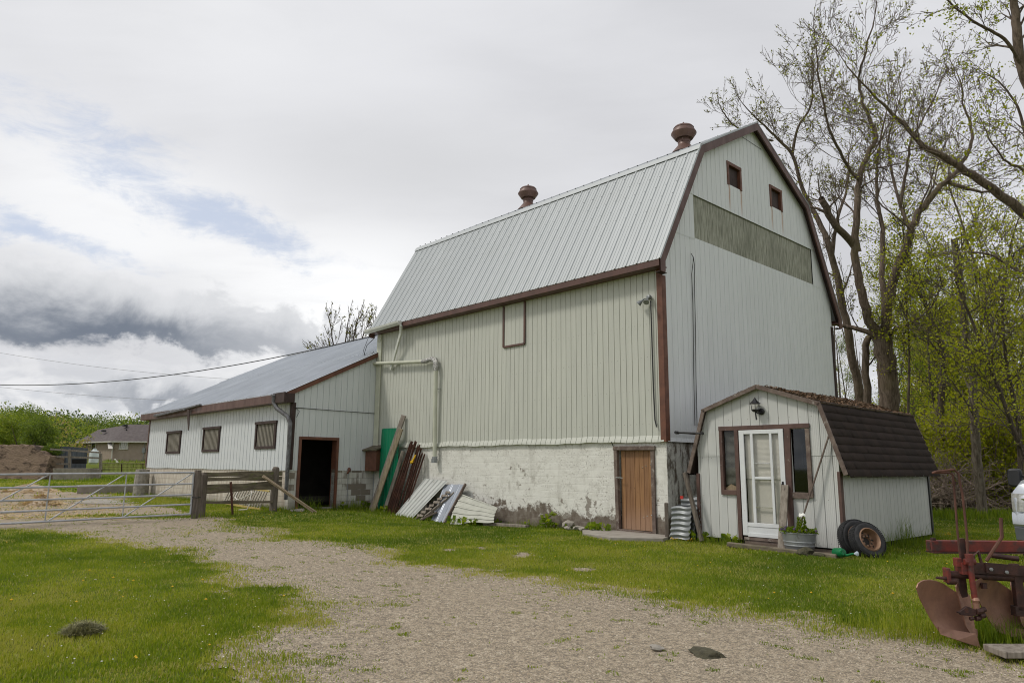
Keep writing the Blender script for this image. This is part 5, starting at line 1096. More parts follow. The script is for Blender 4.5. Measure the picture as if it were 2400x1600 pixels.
m = MB(); m.bar((-12.46, -4.42, 1.24), (-11.62, -2.98, 0.10), 0.10, 0.035, (1, 0, 0)); m.bar((-12.38, -4.40, 1.20), (-11.52, -2.95, 0.10), 0.035, 0.05, (1, 0, 0)); add1('leaning_board', m, 'pale_board', 'pale new board leaning from the fence post down to the grass', 'board', bevel=0.004)
m = MB(); m.tube([(-27.3, -3.75, -0.2), (-27.3, -3.75, 0.7), (-27.28, -3.75, 1.32)], [0.34, 0.33, 0.30], 12); add1('stone_post', m, 'stone', 'thick rough grey post at the far corner of the annex', 'post')
rack = thing('hay_rack', 'yellow slatted hay rack lying against the block wall behind the fence', 'rack', (-14.5, -3.9, 0.1))
m = MB(); A_, B_ = Vector((-16.6, -3.75, 0.80)), Vector((-13.35, -3.75, 0.72)); dn = Vector((0.10, -0.30, -0.58))
for p, q_ in ((A_, B_), (A_ + dn, B_ + dn)): m.bar(p, q_, 0.04, 0.06)
obj('rails', m, M['yellow_paint'], rack)
m = MB()
for i in range(16): p = A_.lerp(B_, (i + 0.3) / 16); m.bar(p, p + dn, 0.03, 0.03)
obj('bars', m, M['slat_pale'], rack)
m = MB(); m.tube([(-14.9, -4.15, 0.72), (-14.7, -4.35, 0.5), (-14.3, -4.45, 0.42), (-13.9, -4.4, 0.5), (-13.5, -4.2, 0.7)], 0.016, 6); m.tube([(-14.0, -4.1, 0.75), (-13.5, -4.3, 0.65), (-13.35, -4.4, 0.35), (-13.3, -4.5, 0.15), (-13.7, -4.6, 0.12)], 0.016, 6); obj('rope', m, M['rope_white'], rack, smooth=True)
# overhead cables
def cable(name, P0, P1, sag, r, mat, label, n=26):
    P0, P1 = Vector(P0), Vector(P1); m = MB(); pts = []
    for i in range(n + 1):
        t = i / n; p = P0.lerp(P1, t); p.z -= sag * 4 * t * (1 - t); pts.append(p)
    m.tube(pts, r, 5); return add1(name, m, mat, label, 'cable', smooth=True)
cable('power_cable', (-13.0, 0.1, 6.55), at(-160, 890, 40), 0.95, 0.02, 'cable_black', 'thick black power cable sagging from the barn corner to the left')
cable('overhead_wire', at(-60, 816, 70), at(640, 893, 66), 0.5, 0.014, 'wire_grey', 'upper thin grey wire crossing the sky behind the annex')
cable('overhead_wire', at(-60, 900, 70), at(560, 944, 66), 0.3, 0.014, 'wire_grey', 'lower thin grey wire just above the far hill')
m = MB(); m.tube([(-13.02, -0.14, 6.35), (-13.25, -0.3, 6.1), (-13.4, -0.32, 5.75), (-13.2, -0.3, 5.60), (-13.0, -0.14, 5.85)], 0.012, 6); m.tube([(-13.0, 0.1, 6.55), (-13.35, -0.2, 6.4), (-13.5, -0.3, 5.9), (-13.25, -0.25, 5.55), (-13.02, -0.14, 5.8)], 0.010, 6); add1('cable_loop', m, 'cable_black', 'loose black cable loop at the barn corner above the annex roof', 'cable', smooth=True)
# ------------------------------------------------------------------ plough (local: x = right along the frame, y = away, z up)
RHv, FHv = Vector((0.68127, 0.73203, 0)), Vector((-0.73203, 0.68127, 0))
plough = lthing('plough', 'rusty red mouldboard plough standing at the edge of the gravel', 'plough', (7.93, -6.51, 0.0), math.atan2(0.73203, 0.68127))
def body(dx, dy, parent):
    P = lambda x, z, y=0.0: Vector((x + dx, y + dy, z))
    # mouldboard outline: bottom edge, left edge, top, right edge
    def edge(t, pts):
        k = t * (len(pts) - 1); i = min(int(k), len(pts) - 2); f = k - i; return Vector(pts[i]).lerp(Vector(pts[i + 1]), f)
    bot = [(0.0, 0.0, -0.01), (-0.07, 0.012, 0), (-0.2, 0.055, 0.02), (-0.325, 0.10, 0.03)]
    top = [(-0.09, 0.45, 0.10), (-0.13, 0.475, 0.10), (-0.22, 0.53, 0.07), (-0.32, 0.565, 0.0), (-0.44, 0.59, -0.08), (-0.54, 0.595, -0.15), (-0.61, 0.575, -0.19), (-0.635, 0.535, -0.20)]
    lef = [(-0.325, 0.10, 0.03), (-0.39, 0.20, 0.0), (-0.48, 0.33, -0.07), (-0.56, 0.43, -0.13), (-0.635, 0.535, -0.20)]
    rig = [(0.0, 0.0, -0.01), (-0.01, 0.12, 0.0), (-0.03, 0.28, 0.05), (-0.09, 0.45, 0.10)]
    n = 16; rows = []
    for i in range(n + 1):
        v = i / n; row = []
        for j in range(n + 1):
            u = j / n
            B, T = edge(u, bot), edge(u, top); Lf, Rt = edge(v, lef), edge(v, rig)
            c00, c10, c01, c11 = edge(0, bot), edge(1, bot), edge(0, top), edge(1, top)
            p = B * (1 - v) + T * v + Rt * (1 - u) + Lf * u - (c00 * (1 - u) * (1 - v) + c10 * u * (1 - v) + c01 * (1 - u) * v + c11 * u * v)
            x_, z_, y_ = p; y_ += 0.11 * math.sin(PI * min(1, v)) * (0.4 + 0.6 * math.sin(PI * u)); row.append(P(x_, z_, y_))
        rows.append(row)
    m = MB(); m.grid(rows, 0.01); mo = obj('mouldboard', m, M['rust_mould'], parent, smooth=True, recalc=True)
    m = MB(); m.grid([[P(0.004, -0.02, -0.03), P(-0.19, 0.035, -0.012), P(-0.33, 0.085, 0.012)], [P(-0.012, 0.10, -0.02), P(-0.19, 0.115, 0.035), P(-0.335, 0.145, 0.02)]], 0.014); obj('share', m, M['rust_mould'], parent, recalc=True)
    m = MB(); m.prism([P(0.005, -0.01, 0.0), P(0.02, 0.42, 0.06), P(-0.08, 0.54, 0.08), P(-0.105, 0.50, 0.06), P(-0.085, 0.16, 0.0)], (0.0, 0.02, 0)); m.bb(P(0.0, 0.0, 0.02), P(0.03, 0.13, 0.55)); obj('landside', m, M['rust_mould'], parent, recalc=True)
    m = MB(); m.bb(P(-0.075, 0.40, 0.06), P(0.0, 0.70, 0.12)); obj('leg', m, M['plough_dark'], parent, bevel=0.006)
body(0.0, 0.0, plough); body(0.62, 0.14, plough)
def part(name, mb, mat, **k): return obj(name, mb, M[mat], plough, **k)
m = MB(); m.bb((-0.17, 0.30, 0.80), (1.3, 0.40, 0.905)); m.bb((-0.18, 0.285, 0.79), (-0.08, 0.295, 0.80)); bo = part('frame_beam', m, 'plough_red', bevel=0.008)
m = MB(); m.bb((-0.174, 0.32, 0.82), (-0.169, 0.38, 0.885)); m.bb((-0.14, 0.32, 0.905), (-0.11, 0.37, 0.93)); m.bb((-0.16, 0.28, 0.785), (1.2, 0.43, 0.798)); obj('beam_end', m, M['plough_dark'], bo)
m = MB(); m.tube([(-0.03, -0.06, 0.80), (-0.015, -0.06, 0.40)], [0.026, 0.027], 12); m.tube([(-0.03, -0.06, 0.82), (-0.03, -0.06, 0.72)], 0.036, 10); part('red_standard', m, 'plough_red', smooth=True)
m = MB(); m.lathe([(0, -0.035), (0.025, -0.025), (0.035, 0), (0.025, 0.025), (0, 0.035)], (-0.012, -0.065, 0.405), n=14); m.lathe([(0.027, 0.31), (0.03, 0.38)], (-0.012, -0.065, 0.0), n=12); part('knuckle', m, 'rust_mould', smooth=True)
m = MB(); m.prism([(-0.19, -0.09, 0.30), (-0.11, -0.09, 0.355), (-0.03, -0.09, 0.325), (-0.03, -0.09, 0.265), (-0.175, -0.09, 0.275)], (0, 0.03, 0))
for (x_, y_, z_, s_) in ((0.0, -0.08, 0.31, 0.05), (0.03, -0.07, 0.27, 0.045), (-0.01, -0.07, 0.245, 0.04), (0.05, -0.06, 0.32, 0.04), (-0.075, -0.08, 0.245, 0.03)): m.lathe([(s_ * 0.6, -s_ * 0.6), (s_ * 0.6, s_ * 0.6)], (x_, y_, z_), (1, 0.2, 0.1), 8)
m.tube([(-0.215, -0.09, 0.305), (-0.17, -0.08, 0.29)], 0.007, 6); part('clamp_bracket', m, 'plough_dark', recalc=False, bevel=0.004)
m = MB(); m.tube([(-0.20, 0.02, 0.625), (0.1, 0.03, 0.61), (1.2, 0.05, 0.55)], 0.034, 12); part('cross_shaft', m, 'plough_dark', smooth=True)
m = MB(); m.tube([(-0.325, 0.0, 0.595), (-0.23, 0.0, 0.59)], [0.011, 0.018], 8); m.tube([(-0.22, 0.0, 0.565), (-0.145, 0.0, 0.565)], 0.032, 10); part('hitch_pin', m, 'plough_dark', smooth=True)
m = MB(); m.bb((-0.232, -0.03, 0.55), (-0.196, 0.05, 0.685)); part('hitch_plate', m, 'plough_red', bevel=0.006)
m = MB(); m.prism([(-0.02, -0.02, 0.645), (1.2, 0.02, 0.545), (1.2, 0.02, 0.655), (0.14, -0.02, 0.735), (-0.02, -0.02, 0.73)], (0, 0.03, 0)); m.prism([(0.14, -0.035, 0.645), (1.2, 0.0, 0.565), (1.2, 0.0, 0.66), (0.14, -0.035, 0.74)], (0, 0.014, 0)); so2 = part('side_plate', m, 'plough_dark', recalc=True)
m = MB()
for x_, z_ in ((0.325, 0.655), (0.18, 0.68), (0.52, 0.64)): m.lathe([(0.017, 0), (0.017, 0.012), (0.009, 0.013), (0.009, 0.02), (0, 0.02)], (x_, -0.035, z_), (0, -1, 0), 6)
obj('bolts', m, M['dull_galvanised'], so2)
m = MB(); m.bb((-0.10, -0.05, 0.63), (-0.035, 0.06, 0.74)); m.bb((-0.14, -0.04, 0.70), (-0.09, 0.02, 0.78)); m.lathe([(0.03, -0.05), (0.03, 0.05)], (-0.03, -0.06, 0.75), (1, 0, 0), 10); part('clamps', m, 'plough_red', bevel=0.004); m = MB(); m.tube([(0.05, 0.0, 0.70), (0.05, 0.0, 0.80), (0.10, 0.0, 0.84), (0.12, 0.0, 0.72)], 0.014, 8); m.lathe([(0.028, 0), (0.028, 0.05)], (0.12, 0.0, 0.55), (0, 0, -1), 8); part('shackle', m, 'plough_dark')
m = MB(); m.tube([(-0.015, 0.10, 0.72), (-0.02, 0.10, 1.0), (-0.01, 0.10, 1.49), (-0.012, 0.10, 1.555), (-0.045, 0.10, 1.575), (-0.20, 0.10, 1.575)], 0.0105, 8); part('lever', m, 'rusty_steel', smooth=True)
m = MB(); m.tube([(0.03, 0.06, 0.74), (0.045, 0.06, 1.0), (0.04, 0.06, 1.35), (0.02, 0.06, 1.57), (-0.02, 0.06, 1.605), (-0.19, 0.06, 1.585), (-0.21, 0.10, 1.57)], 0.0115, 8); m.lathe([(0.02, 0), (0.02, 0.03)], (-0.01, 0.10, 1.46), n=8); part('lever', m, 'rusty_steel', smooth=True)
m = MB(); m.bb((-0.02, 0.08, 0.70), (0.035, 0.11, 0.95)); part('lever_quadrant', m, 'plough_dark', bevel=0.004)
m = MB(); m.tube([(0.20, 0.05, 0.745), (0.36, 0.03, 0.97), (0.37, 0.03, 1.15)], 0.017, 8); part('brace_rod', m, 'rusty_steel', smooth=True)
m = MB(); m.bb((0.42, 0.0, 0.30), (0.50, 0.06, 0.62)); m.bb((0.40, 0.0, 0.25), (0.56, 0.08, 0.34)); m.tube([(0.35, 0.2, 0.78), (0.55, 0.1, 0.76)], 0.025, 8); part('rear_clamp', m, 'plough_dark', bevel=0.006)
bdp = MB(); p1, p2 = Vector((8.10, -7.02, 0)), Vector((8.18, -6.70, 0))
bdp.bar((8.16, -6.90, 0.045), (8.70, -6.35, 0.055), 0.30, 0.055); add1('loose_board', bdp, 'grey_wood', 'weathered board lying on the gravel by the plough', 'board', bevel=0.008)

# ------------------------------------------------------------------ pickup truck, only its front corner in the picture
truck = lthing('pickup_truck', 'silver pickup truck with black tow mirror behind the plough', 'truck', (7.84, 0.0, -0.02), 0.0)
UP = 0.17
def loft(sections, mat, name, parent, close=True):
    m = MB(); m.grid([[(x, y, z + UP) for x, y, z in r] for r in sections]); 
    if close: m.f.append(tuple(range(len(sections[0]))[::-1])); k = len(sections[0]) * (len(sections) - 1); m.f.append(tuple(k + i for i in range(len(sections[0]))))
    return obj(name, m, M[mat], parent, smooth=True, recalc=True)
def sec(y, w, zb, zs, zt, wt_, r=0.06):   # body cross-section (half widths)
    return [(-w, y, zb), (-w, y, zs - r), (-w + r * 0.4, y, zs), (-wt_ - r, y, zt - r * 0.4), (-wt_ + r, y, zt), (wt_ - r, y, zt), (wt_ + r, y, zt - r * 0.4), (w - r * 0.4, y, zs), (w, y, zs - r), (w, y, zb)]
loft([sec(0.02, 0.92, 0.62, 0.98, 1.10, 0.70), sec(0.10, 0.98, 0.60, 1.10, 1.24, 0.80), sec(0.45, 1.0, 0.60, 1.16, 1.30, 0.84), sec(1.35, 1.0, 0.60, 1.22, 1.36, 0.88), sec(5.9, 1.0, 0.60, 1.24, 1.38, 0.97)], 'truck_silver', 'body', truck)
loft([sec(1.30, 0.92, 1.2, 1.34, 1.36, 0.86, 0.03), sec(1.95, 0.90, 1.2, 1.84, 1.88, 0.70, 0.04), sec(2.3, 0.90, 1.2, 1.90, 1.95, 0.70, 0.05), sec(3.5, 0.90, 1.2, 1.90, 1.95, 0.70, 0.05), sec(3.9, 0.92, 1.2, 1.36, 1.40, 0.86, 0.03)], 'truck_silver', 'cab', truck)
m = MB(); m.grid([[(-0.80, 1.33, 1.40 + UP), (0.80, 1.33, 1.40 + UP)], [(-0.66, 1.90, 1.86 + UP), (0.66, 1.90, 1.86 + UP)]], 0.01); obj('windscreen', m, M['dark_glass'], truck)
m = MB(); m.bb((-0.62, -0.03, 0.72 + UP), (0.62, 0.05, 1.08 + UP)); go = obj('grille', m, M['chrome'], truck, bevel=0.03)
m = MB()
for k in range(4): m.bb((-0.56, -0.05, 0.76 + UP + k * 0.08), (0.56, 0.0, 0.80 + UP + k * 0.08))
obj('grille_bars', m, M['black_plastic'], go)
for s_ in (-1, 1):
    m = MB(); m.grid([[(s_ * 0.64, -0.015, 0.95), (s_ * 0.86, 0.005, 0.95), (s_ * 0.965, 0.08, 0.95), (s_ * 1.003, 0.26, 0.97)], [(s_ * 0.64, -0.01, 1.10), (s_ * 0.86, 0.012, 1.10), (s_ * 0.97, 0.09, 1.10), (s_ * 1.003, 0.28, 1.10)], [(s_ * 0.64, 0.01, 1.24), (s_ * 0.85, 0.03, 1.24), (s_ * 0.965, 0.11, 1.24), (s_ * 1.0, 0.26, 1.25)]], 0.02)
    ho = obj('headlight', m, M['headlamp'], truck, recalc=True)
    m = MB(); m.bb((s_ * 0.76 - 0.08, -0.012, 0.98), (s_ * 0.76 + 0.08, 0.0, 1.05)); obj('turn_signal', m, M['amber'], ho)
    m = MB(); m.lathe([(0.0, -0.02), (0.06, 0.0), (0.07, 0.03)], (s_ * 0.78, 0.0, 1.16), (0, 1, 0), 16); obj('lamp_reflector', m, M['chrome'], ho)
    m = MB(); m.tube([(s_ * 0.93, 1.60, 1.50), (s_ * 1.12, 1.58, 1.52)], 0.02, 8); m.tube([(s_ * 0.93, 1.60, 1.36), (s_ * 1.12, 1.58, 1.38)], 0.018, 8); mo_ = obj('tow_mirror', m, M['black_plastic'], truck)
    m = MB(); rows = []
    for yy, sc2 in ((1.46, 0.80), (1.48, 0.94), (1.54, 1.0), (1.62, 1.0), (1.64, 0.9)):
        rows.append([(s_ * (1.22 + 0.11 * sc2 * math.copysign(abs(math.cos(a)) ** 0.45, math.cos(a))), yy, 1.49 + 0.17 * sc2 * math.copysign(abs(math.sin(a)) ** 0.45, math.sin(a))) for a in np.linspace(0, 2 * PI, 25)[:-1]])
    rows = [r + [r[0]] for r in rows]; m.grid(rows); m.f.append(tuple(range(24))); m.f.append(tuple(4 * 25 + i for i in range(24))); obj('mirror_shell', m, M['black_plastic'], mo_, smooth=True, recalc=True)
bm_ = []
for x_ in np.linspace(-1.0, 1.0, 17):
    c = -0.10 + 0.20 * abs(x_) ** 3.5; bm_.append([(x_, c + 0.12, 0.94), (x_, c + 0.0, 0.93), (x_, c - 0.03, 0.88), (x_, c - 0.03, 0.74), (x_, c + 0.02, 0.70), (x_, c + 0.12, 0.70)])
m = MB(); m.grid(bm_); obj('bumper', m, M['truck_silver'], truck, smooth=True, recalc=True)
bm_ = []
for x_ in np.linspace(-0.99, 0.99, 17):
    c = -0.07 + 0.20 * abs(x_) ** 3.5; bm_.append([(x_, c + 0.0, 0.705), (x_, c - 0.02, 0.68), (x_, c + 0.03, 0.48), (x_, c + 0.15, 0.42)])
m = MB(); m.grid(bm_); obj('lower_valance', m, M['truck_grey'], truck, smooth=True, recalc=True)
for s_ in (-1, 1):
    for yy in (0.98, 4.7):
        m = MB(); m.lathe([(0.22, -0.12), (0.40, -0.13), (0.425, -0.09), (0.425, 0.09), (0.40, 0.13), (0.22, 0.12)], (s_ * 0.90, yy, 0.425), (s_, 0, 0), 32); wo3 = obj('wheel', m, M['tyre_rubber'], truck, smooth=True)
        m = MB(); m.lathe([(0.225, 0.10), (0.20, 0.085), (0.15, 0.12), (0.09, 0.16), (0.07, 0.20), (0, 0.205)], (s_ * 0.90, yy, 0.425), (s_, 0, 0), 24); obj('rim', m, M['chrome'], wo3, smooth=True)

# ------------------------------------------------------------------ neighbour's bungalow and the things near it (about 95 m off)
def W3(u, v, d): return Vector(at(u, v, d))
K_, Lf_, Rg_ = W3(263, 1083, 95), W3(184, 1083, 101), W3(420, 1084, 95)
zb_h = 1.7
house = thing('bungalow', 'taupe bungalow with a grey hip roof and white eaves', 'house', (K_.x, K_.y, zb_h))
bkv = (Rg_ - K_).cross(Vector((0, 0, 1))).normalized(); bkv = bkv if bkv.dot(FHv) > 0 else -bkv
foot = [Lf_, K_, Rg_, Rg_ + bkv * 11, Lf_ + bkv * 9]; ez = 4.52
m = MB(); m.prism([(p.x, p.y, zb_h - 0.6) for p in foot], (0, 0, ez - zb_h + 0.6)); obj('wall', m, M['house_wall'], house, recalc=True)
m = MB(); m.prism([(p.x + (p - (K_ + bkv * 5)).x * 0.003, p.y + (p - (K_ + bkv * 5)).y * 0.003, zb_h - 0.6) for p in foot], (0, 0, 0.75)); obj('footing', m, M['old_concrete'], house, recalc=True)
cen = sum(foot, Vector()) / 5
ev = [p + (p - cen).normalized() * 0.75 for p in foot]; pk, pk2, rl = W3(304, 994.0, 100), W3(420, 994.0, 100), W3(231, 1006.5, 103)
m = MB(); V_ = [(p.x, p.y, ez - 0.03) for p in ev] + [tuple(pk), tuple(pk2), tuple(rl)] + [(p.x, p.y, ez - 0.18) for p in ev]
m.add(V_, [(0, 1, 5, 7), (1, 2, 6, 5), (2, 3, 6), (3, 4, 7, 5, 6), (4, 0, 7), (12, 11, 10, 9, 8), (0, 8, 9, 1), (1, 9, 10, 2), (2, 10, 11, 3), (3, 11, 12, 4), (4, 12, 8, 0)]); ro = obj('roof', m, M['house_shingle'], house, recalc=True)
m = MB()
for i in range(5): a_, b_ = ev[i], ev[(i + 1) % 5]; m.bar((a_.x, a_.y, ez - 0.10), (b_.x, b_.y, ez - 0.10), 0.10, 0.16)
obj('eave_gutter', m, M['house_white'], house)
m = MB(); c = W3(243, 1009.5, 100); m.box(c, (0.7, 0.5, 0.25)); obj('roof_vent', m, M['black_plastic'], ro)
m = MB(); c = W3(293, 997, 99); m.box(c, (0.7, 0.5, 0.25)); obj('roof_vent', m, M['black_plastic'], ro)
m = MB(); c = W3(296, 1011, 98); m.tube([c - Vector((0, 0, 0.4)), c + Vector((0, 0, 0.35))], 0.09, 8); obj('stack_pipe', m, M['black_plastic'], ro)
def on_wall(a, b, u, v, off=0.05):
    n_ = (b - a).cross(Vector((0, 0, 1))).normalized(); n_ = n_ if n_.dot(Vector(CC) - a) > 0 else -n_
    d = Vector(at(u, v, 1.0)) - Vector(CC); t = (a + n_ * off - Vector(CC)).dot(n_) / d.dot(n_); return Vector(CC) + d * t, n_
for (a, b, u0, v0, u1, v1) in ((Lf_, K_, 185, 1038, 191, 1052), (Lf_, K_, 216, 1036, 223, 1056), (K_, Rg_, 282, 1035, 299, 1052)):
    p0, n_ = on_wall(a, b, u0, v0); p1, _ = on_wall(a, b, u1, v1); e_ = (p1 - p0); e_.z = 0; w_ = e_.length; e_.normalize(); h_ = p0.z - p1.z; c = (p0 + p1) / 2
    R_2 = Matrix((e_, n_, Vector((0, 0, 1)))).transposed(); m = MB()
    for dx, dz, sx, sz in ((-w_ / 2, 0, 0.12, h_), (w_ / 2, 0, 0.12, h_), (0, h_ / 2, w_, 0.12), (0, -h_ / 2, w_ + .2, 0.14)): m.box(c + e_ * dx + Vector((0, 0, dz)), (sx, 0.12, sz), R_2)
    if u0 > 280:
        for k in (-1, 0, 1): m.box(c + e_ * (w_ * k / 4), (0.03, 0.05, h_), R_2)
        for k in (-1, 0, 1): m.box(c + Vector((0, 0, h_ * k / 4)), (w_, 0.05, 0.03), R_2)
    wn = obj('window', m, M['house_white'], house); m = MB(); m.box(c - n_ * 0.03, (w_, 0.03, h_), R_2); obj('pane', m, M['headlamp'] if u0 > 280 else M['black_plastic'], wn)
p0, n_ = on_wall(Lf_, K_, 252, 1036, 0.35); p1, _ = on_wall(Lf_, K_, 261, 1051, 0.7)
m = MB(); m.prism([p0 + RHv * 0.05, p0 + RHv * 0.55, p1 + RHv * 0.2, p1 - RHv * 0.35], n_ * 0.06); obj('open_sash', m, M['house_white'], house, recalc=True)
m = MB(); p0, n_ = on_wall(K_, Rg_, 265.5, 1034, 0.12); m.tube([p0 - RHv * 0.35 + Vector((0, 0, 0.05)), p0 - Vector((0, 0, 0.2)), Vector((p0.x, p0.y, zb_h - 0.1))], 0.09, 8); obj('downspout', m, M['house_white'], house)
m = MB(); p0, n_ = on_wall(K_, Rg_, 337, 1055, 0.15); R_2 = Matrix((RHv, FHv, Vector((0, 0, 1)))).transposed(); m.box(p0, (0.35, 0.25, 0.6), R_2); m.tube([p0 + Vector((0, 0, 0.3)), p0 + Vector((0, 0, 1.0))], 0.05, 6); m.tube([p0 - Vector((0, 0, 0.3)), p0 - Vector((0, 0, 2.2))], 0.05, 6); obj('meter_box', m, M['dull_galvanised'], house)
m = MB(); p = W3(269, 1076, 90); q_ = W3(279, 1087, 89); m.bar(p, q_, 0.18, 0.12); m.bar(q_, q_ + RHv * -1.0 + Vector((0, 0, -0.35)), 0.18, 0.12); add1('drain_spout', m, 'house_white', 'white elbowed drain spout on the bank below the bungalow', 'spout')
c = W3(219, 1084, 82); m = MB(); m.lathe([(0.35, -0.1), (0.40, 0.0), (0.50, 0.05), (0.50, 1.15), (0.44, 1.35), (0.25, 1.48), (0.20, 1.5), (0.20, 1.66), (0.0, 1.68)], (c.x, c.y, c.z - 0.05), n=20); tk = add1('propane_tank', m, 'tank_white', 'white upright propane tank standing before the bungalow', 'tank', smooth=True)
# crumbling earth bank / silo wall
m = MB(); rows = []; rr = random.Random(8)
a_, b_ = W3(-90, 1118, 70), W3(100, 1121, 68)
for i in range(41):
    t = i / 40; p = a_.lerp(b_, t); u = -90 + 190 * t; top = 3.25 - (1.15 * max(0, (u - 50) / 50) if u > 50 else 0) + 0.12 * math.sin(i * 1.3) + 0.08 * rr.random(); row = []
    for j in range(9):
        f = j / 8; row.append((p.x + FHv.x * (0.7 * f + 0.25 * math.sin(i * 0.7 + j) * 0.4), p.y + FHv.y * (0.7 * f), -0.3 + (top + 0.3) * f))
    row += [(p.x + FHv.x * 3, p.y + FHv.y * 3, top - 0.1), (p.x + FHv.x * 3.1, p.y + FHv.y * 3.1, -0.3)]
    rows.append(row)
m.grid(rows); ss_ = len(rows[0]); m.f.append(tuple(40 * ss_ + j for j in range(ss_))); add1('earth_wall', m, 'earth_wall', 'crumbling brown earth and concrete wall beyond the tubular gate', 'wall', recalc=True)
# grey sheet-steel arc with timber rails
m = MB(); rows = []
for i in range(61):
    t = i / 60; u = 60 + 146 * t; d = 73.5 - 2.4 * math.sin(PI * t) + 1.5 * t; top = 1046 + 4.0 * t ** 1.5 - 2.5 * math.sin(PI * t); o_ = 0.05 if i % 5 < 2 else 0
    p = W3(u, top, d - o_); rows.append([(p.x, p.y, 0.0), tuple(p)])
m.grid(rows, 0.02); add1('steel_wall', m, 'grey_sheet', 'curved dark grey corrugated steel wall behind timber rails', 'wall', recalc=True)
rlf = thing('rail_fence', 'three rail timber fence in front of the grey steel wall', 'fence', tuple(W3(163, 1100, 70)))
for (u0, v0, u1, v1) in ((118, 1052, 236, 1060), (118, 1069, 236, 1073), (100, 1086, 165, 1087), (95, 1098, 128, 1099)):
    m = MB(); m.bar(W3(u0, v0, 70), W3(u1, v1, 70), 0.08, 0.17); obj('rail', m, M['grey_wood'], rlf)
for u, v0, v1 in ((163, 1053, 1095), (236, 1062, 1100)): m = MB(); m.bar(W3(u, v0, 69.9), W3(u, v1, 69.9), 0.2, 0.22, FHv); obj('post', m, M['grey_wood'], rlf)
m = MB(); m.prism([W3(168, 1075, 71), W3(202, 1075, 71), W3(202, 1086, 71), W3(168, 1086, 71)], FHv * 0.2); add1('rubber_mat', m, 'black_plastic', 'dark panel hung between the timber rails', 'panel', recalc=True)
def wallblock(u0, v0, u1, v1, v0r, v1r, d, dr, th, name, label):
    m = MB(); A_, B_, C_, D_ = W3(u0, v1, d), W3(u1, v1r, dr), W3(u1, v0r, dr), W3(u0, v0, d); A_.z = min(A_.z, -0.05); B_.z = min(B_.z, -0.05)
    m.prism([A_, B_, C_, D_], FHv * th); add1(name, m, 'old_concrete', label, 'wall', recalc=True, bevel=0.03)
wallblock(124, 1097, 206, 1124, 1097, 1124, 68, 67, 0.4, 'concrete_wall', 'low square concrete wall under the timber rails')
wallblock(207, 1097, 233, 1112, 1098, 1112, 71, 71, 0.4, 'concrete_wall', 'shorter set back concrete wall right of the low square one')
wallblock(180, 1136, 344, 1158, 1133.5, 1157, 36.6, 37.2, 0.35, 'concrete_kerb', 'long low concrete kerb wall ending at the annex corner')
wf = thing('wire_fence', 'dark pipe and wire fence on the green bank before the bungalow', 'fence', tuple(W3(290, 1100, 75)))
for u in (239, 285, 335, 380): m = MB(); m.tube([W3(u, 1087, 75), W3(u, 1106, 75)], 0.06, 6); obj('post', m, M['plough_dark'], wf)
m = MB(); m.tube([W3(232, 1085.5, 75), W3(400, 1086.5, 75)], 0.04, 6); obj('top_rail', m, M['plough_dark'], wf)
m = MB()
for k in range(50): u = 239 + k * 3.0; m.tube([W3(u, 1087, 75), W3(u, 1106, 75)], 0.012, 3)
for v in (1090, 1094, 1098, 1102): m.tube([W3(239, v, 75), W3(395, v, 75)], 0.012, 3)
obj('wire_mesh', m, M['plough_dark'], wf)
# ------------------------------------------------------------------ ground sheet
def gnd(u, v):
    d = CF + CR * (u - 1200) / FPX - CU * (v - 800) / FPX; t = -1.6 / d[2]; return (CC[0] + d[0] * t, CC[1] + d[1] * t)
def axis_pts(lo, hi, a, b, step, grow_):
    L = list(np.arange(a, b + step / 2, step)); s = step; x = L[0]
    left = []
    while x > lo: s *= grow_; x -= s; left.append(x)
    s = step; x = L[-1]; right = []
    while x < hi: s *= grow_; x += s; right.append(x)
    return np.array(left[::-1] + L + right)
gx_, gy_ = axis_pts(-3200, 2200, -32, 14, 0.4, 1.12), axis_pts(-1500, 3200, -17, 24, 0.4, 1.12)
XX, YY = np.meshgrid(gx_, gy_); ZZ = gz(XX, YY) - 0.02
gv = np.stack([XX.ravel(), YY.ravel(), ZZ.ravel()], 1); nx, ny = len(gx_), len(gy_)
ii, jj = np.meshgrid(np.arange(nx - 1), np.arange(ny - 1)); b0 = (jj * nx + ii).ravel()
tag(np_mesh('ground', gv, np.stack([b0, b0 + 1, b0 + nx + 1, b0 + nx], 1), M['lawn_soil'], smooth=True), kind='structure')
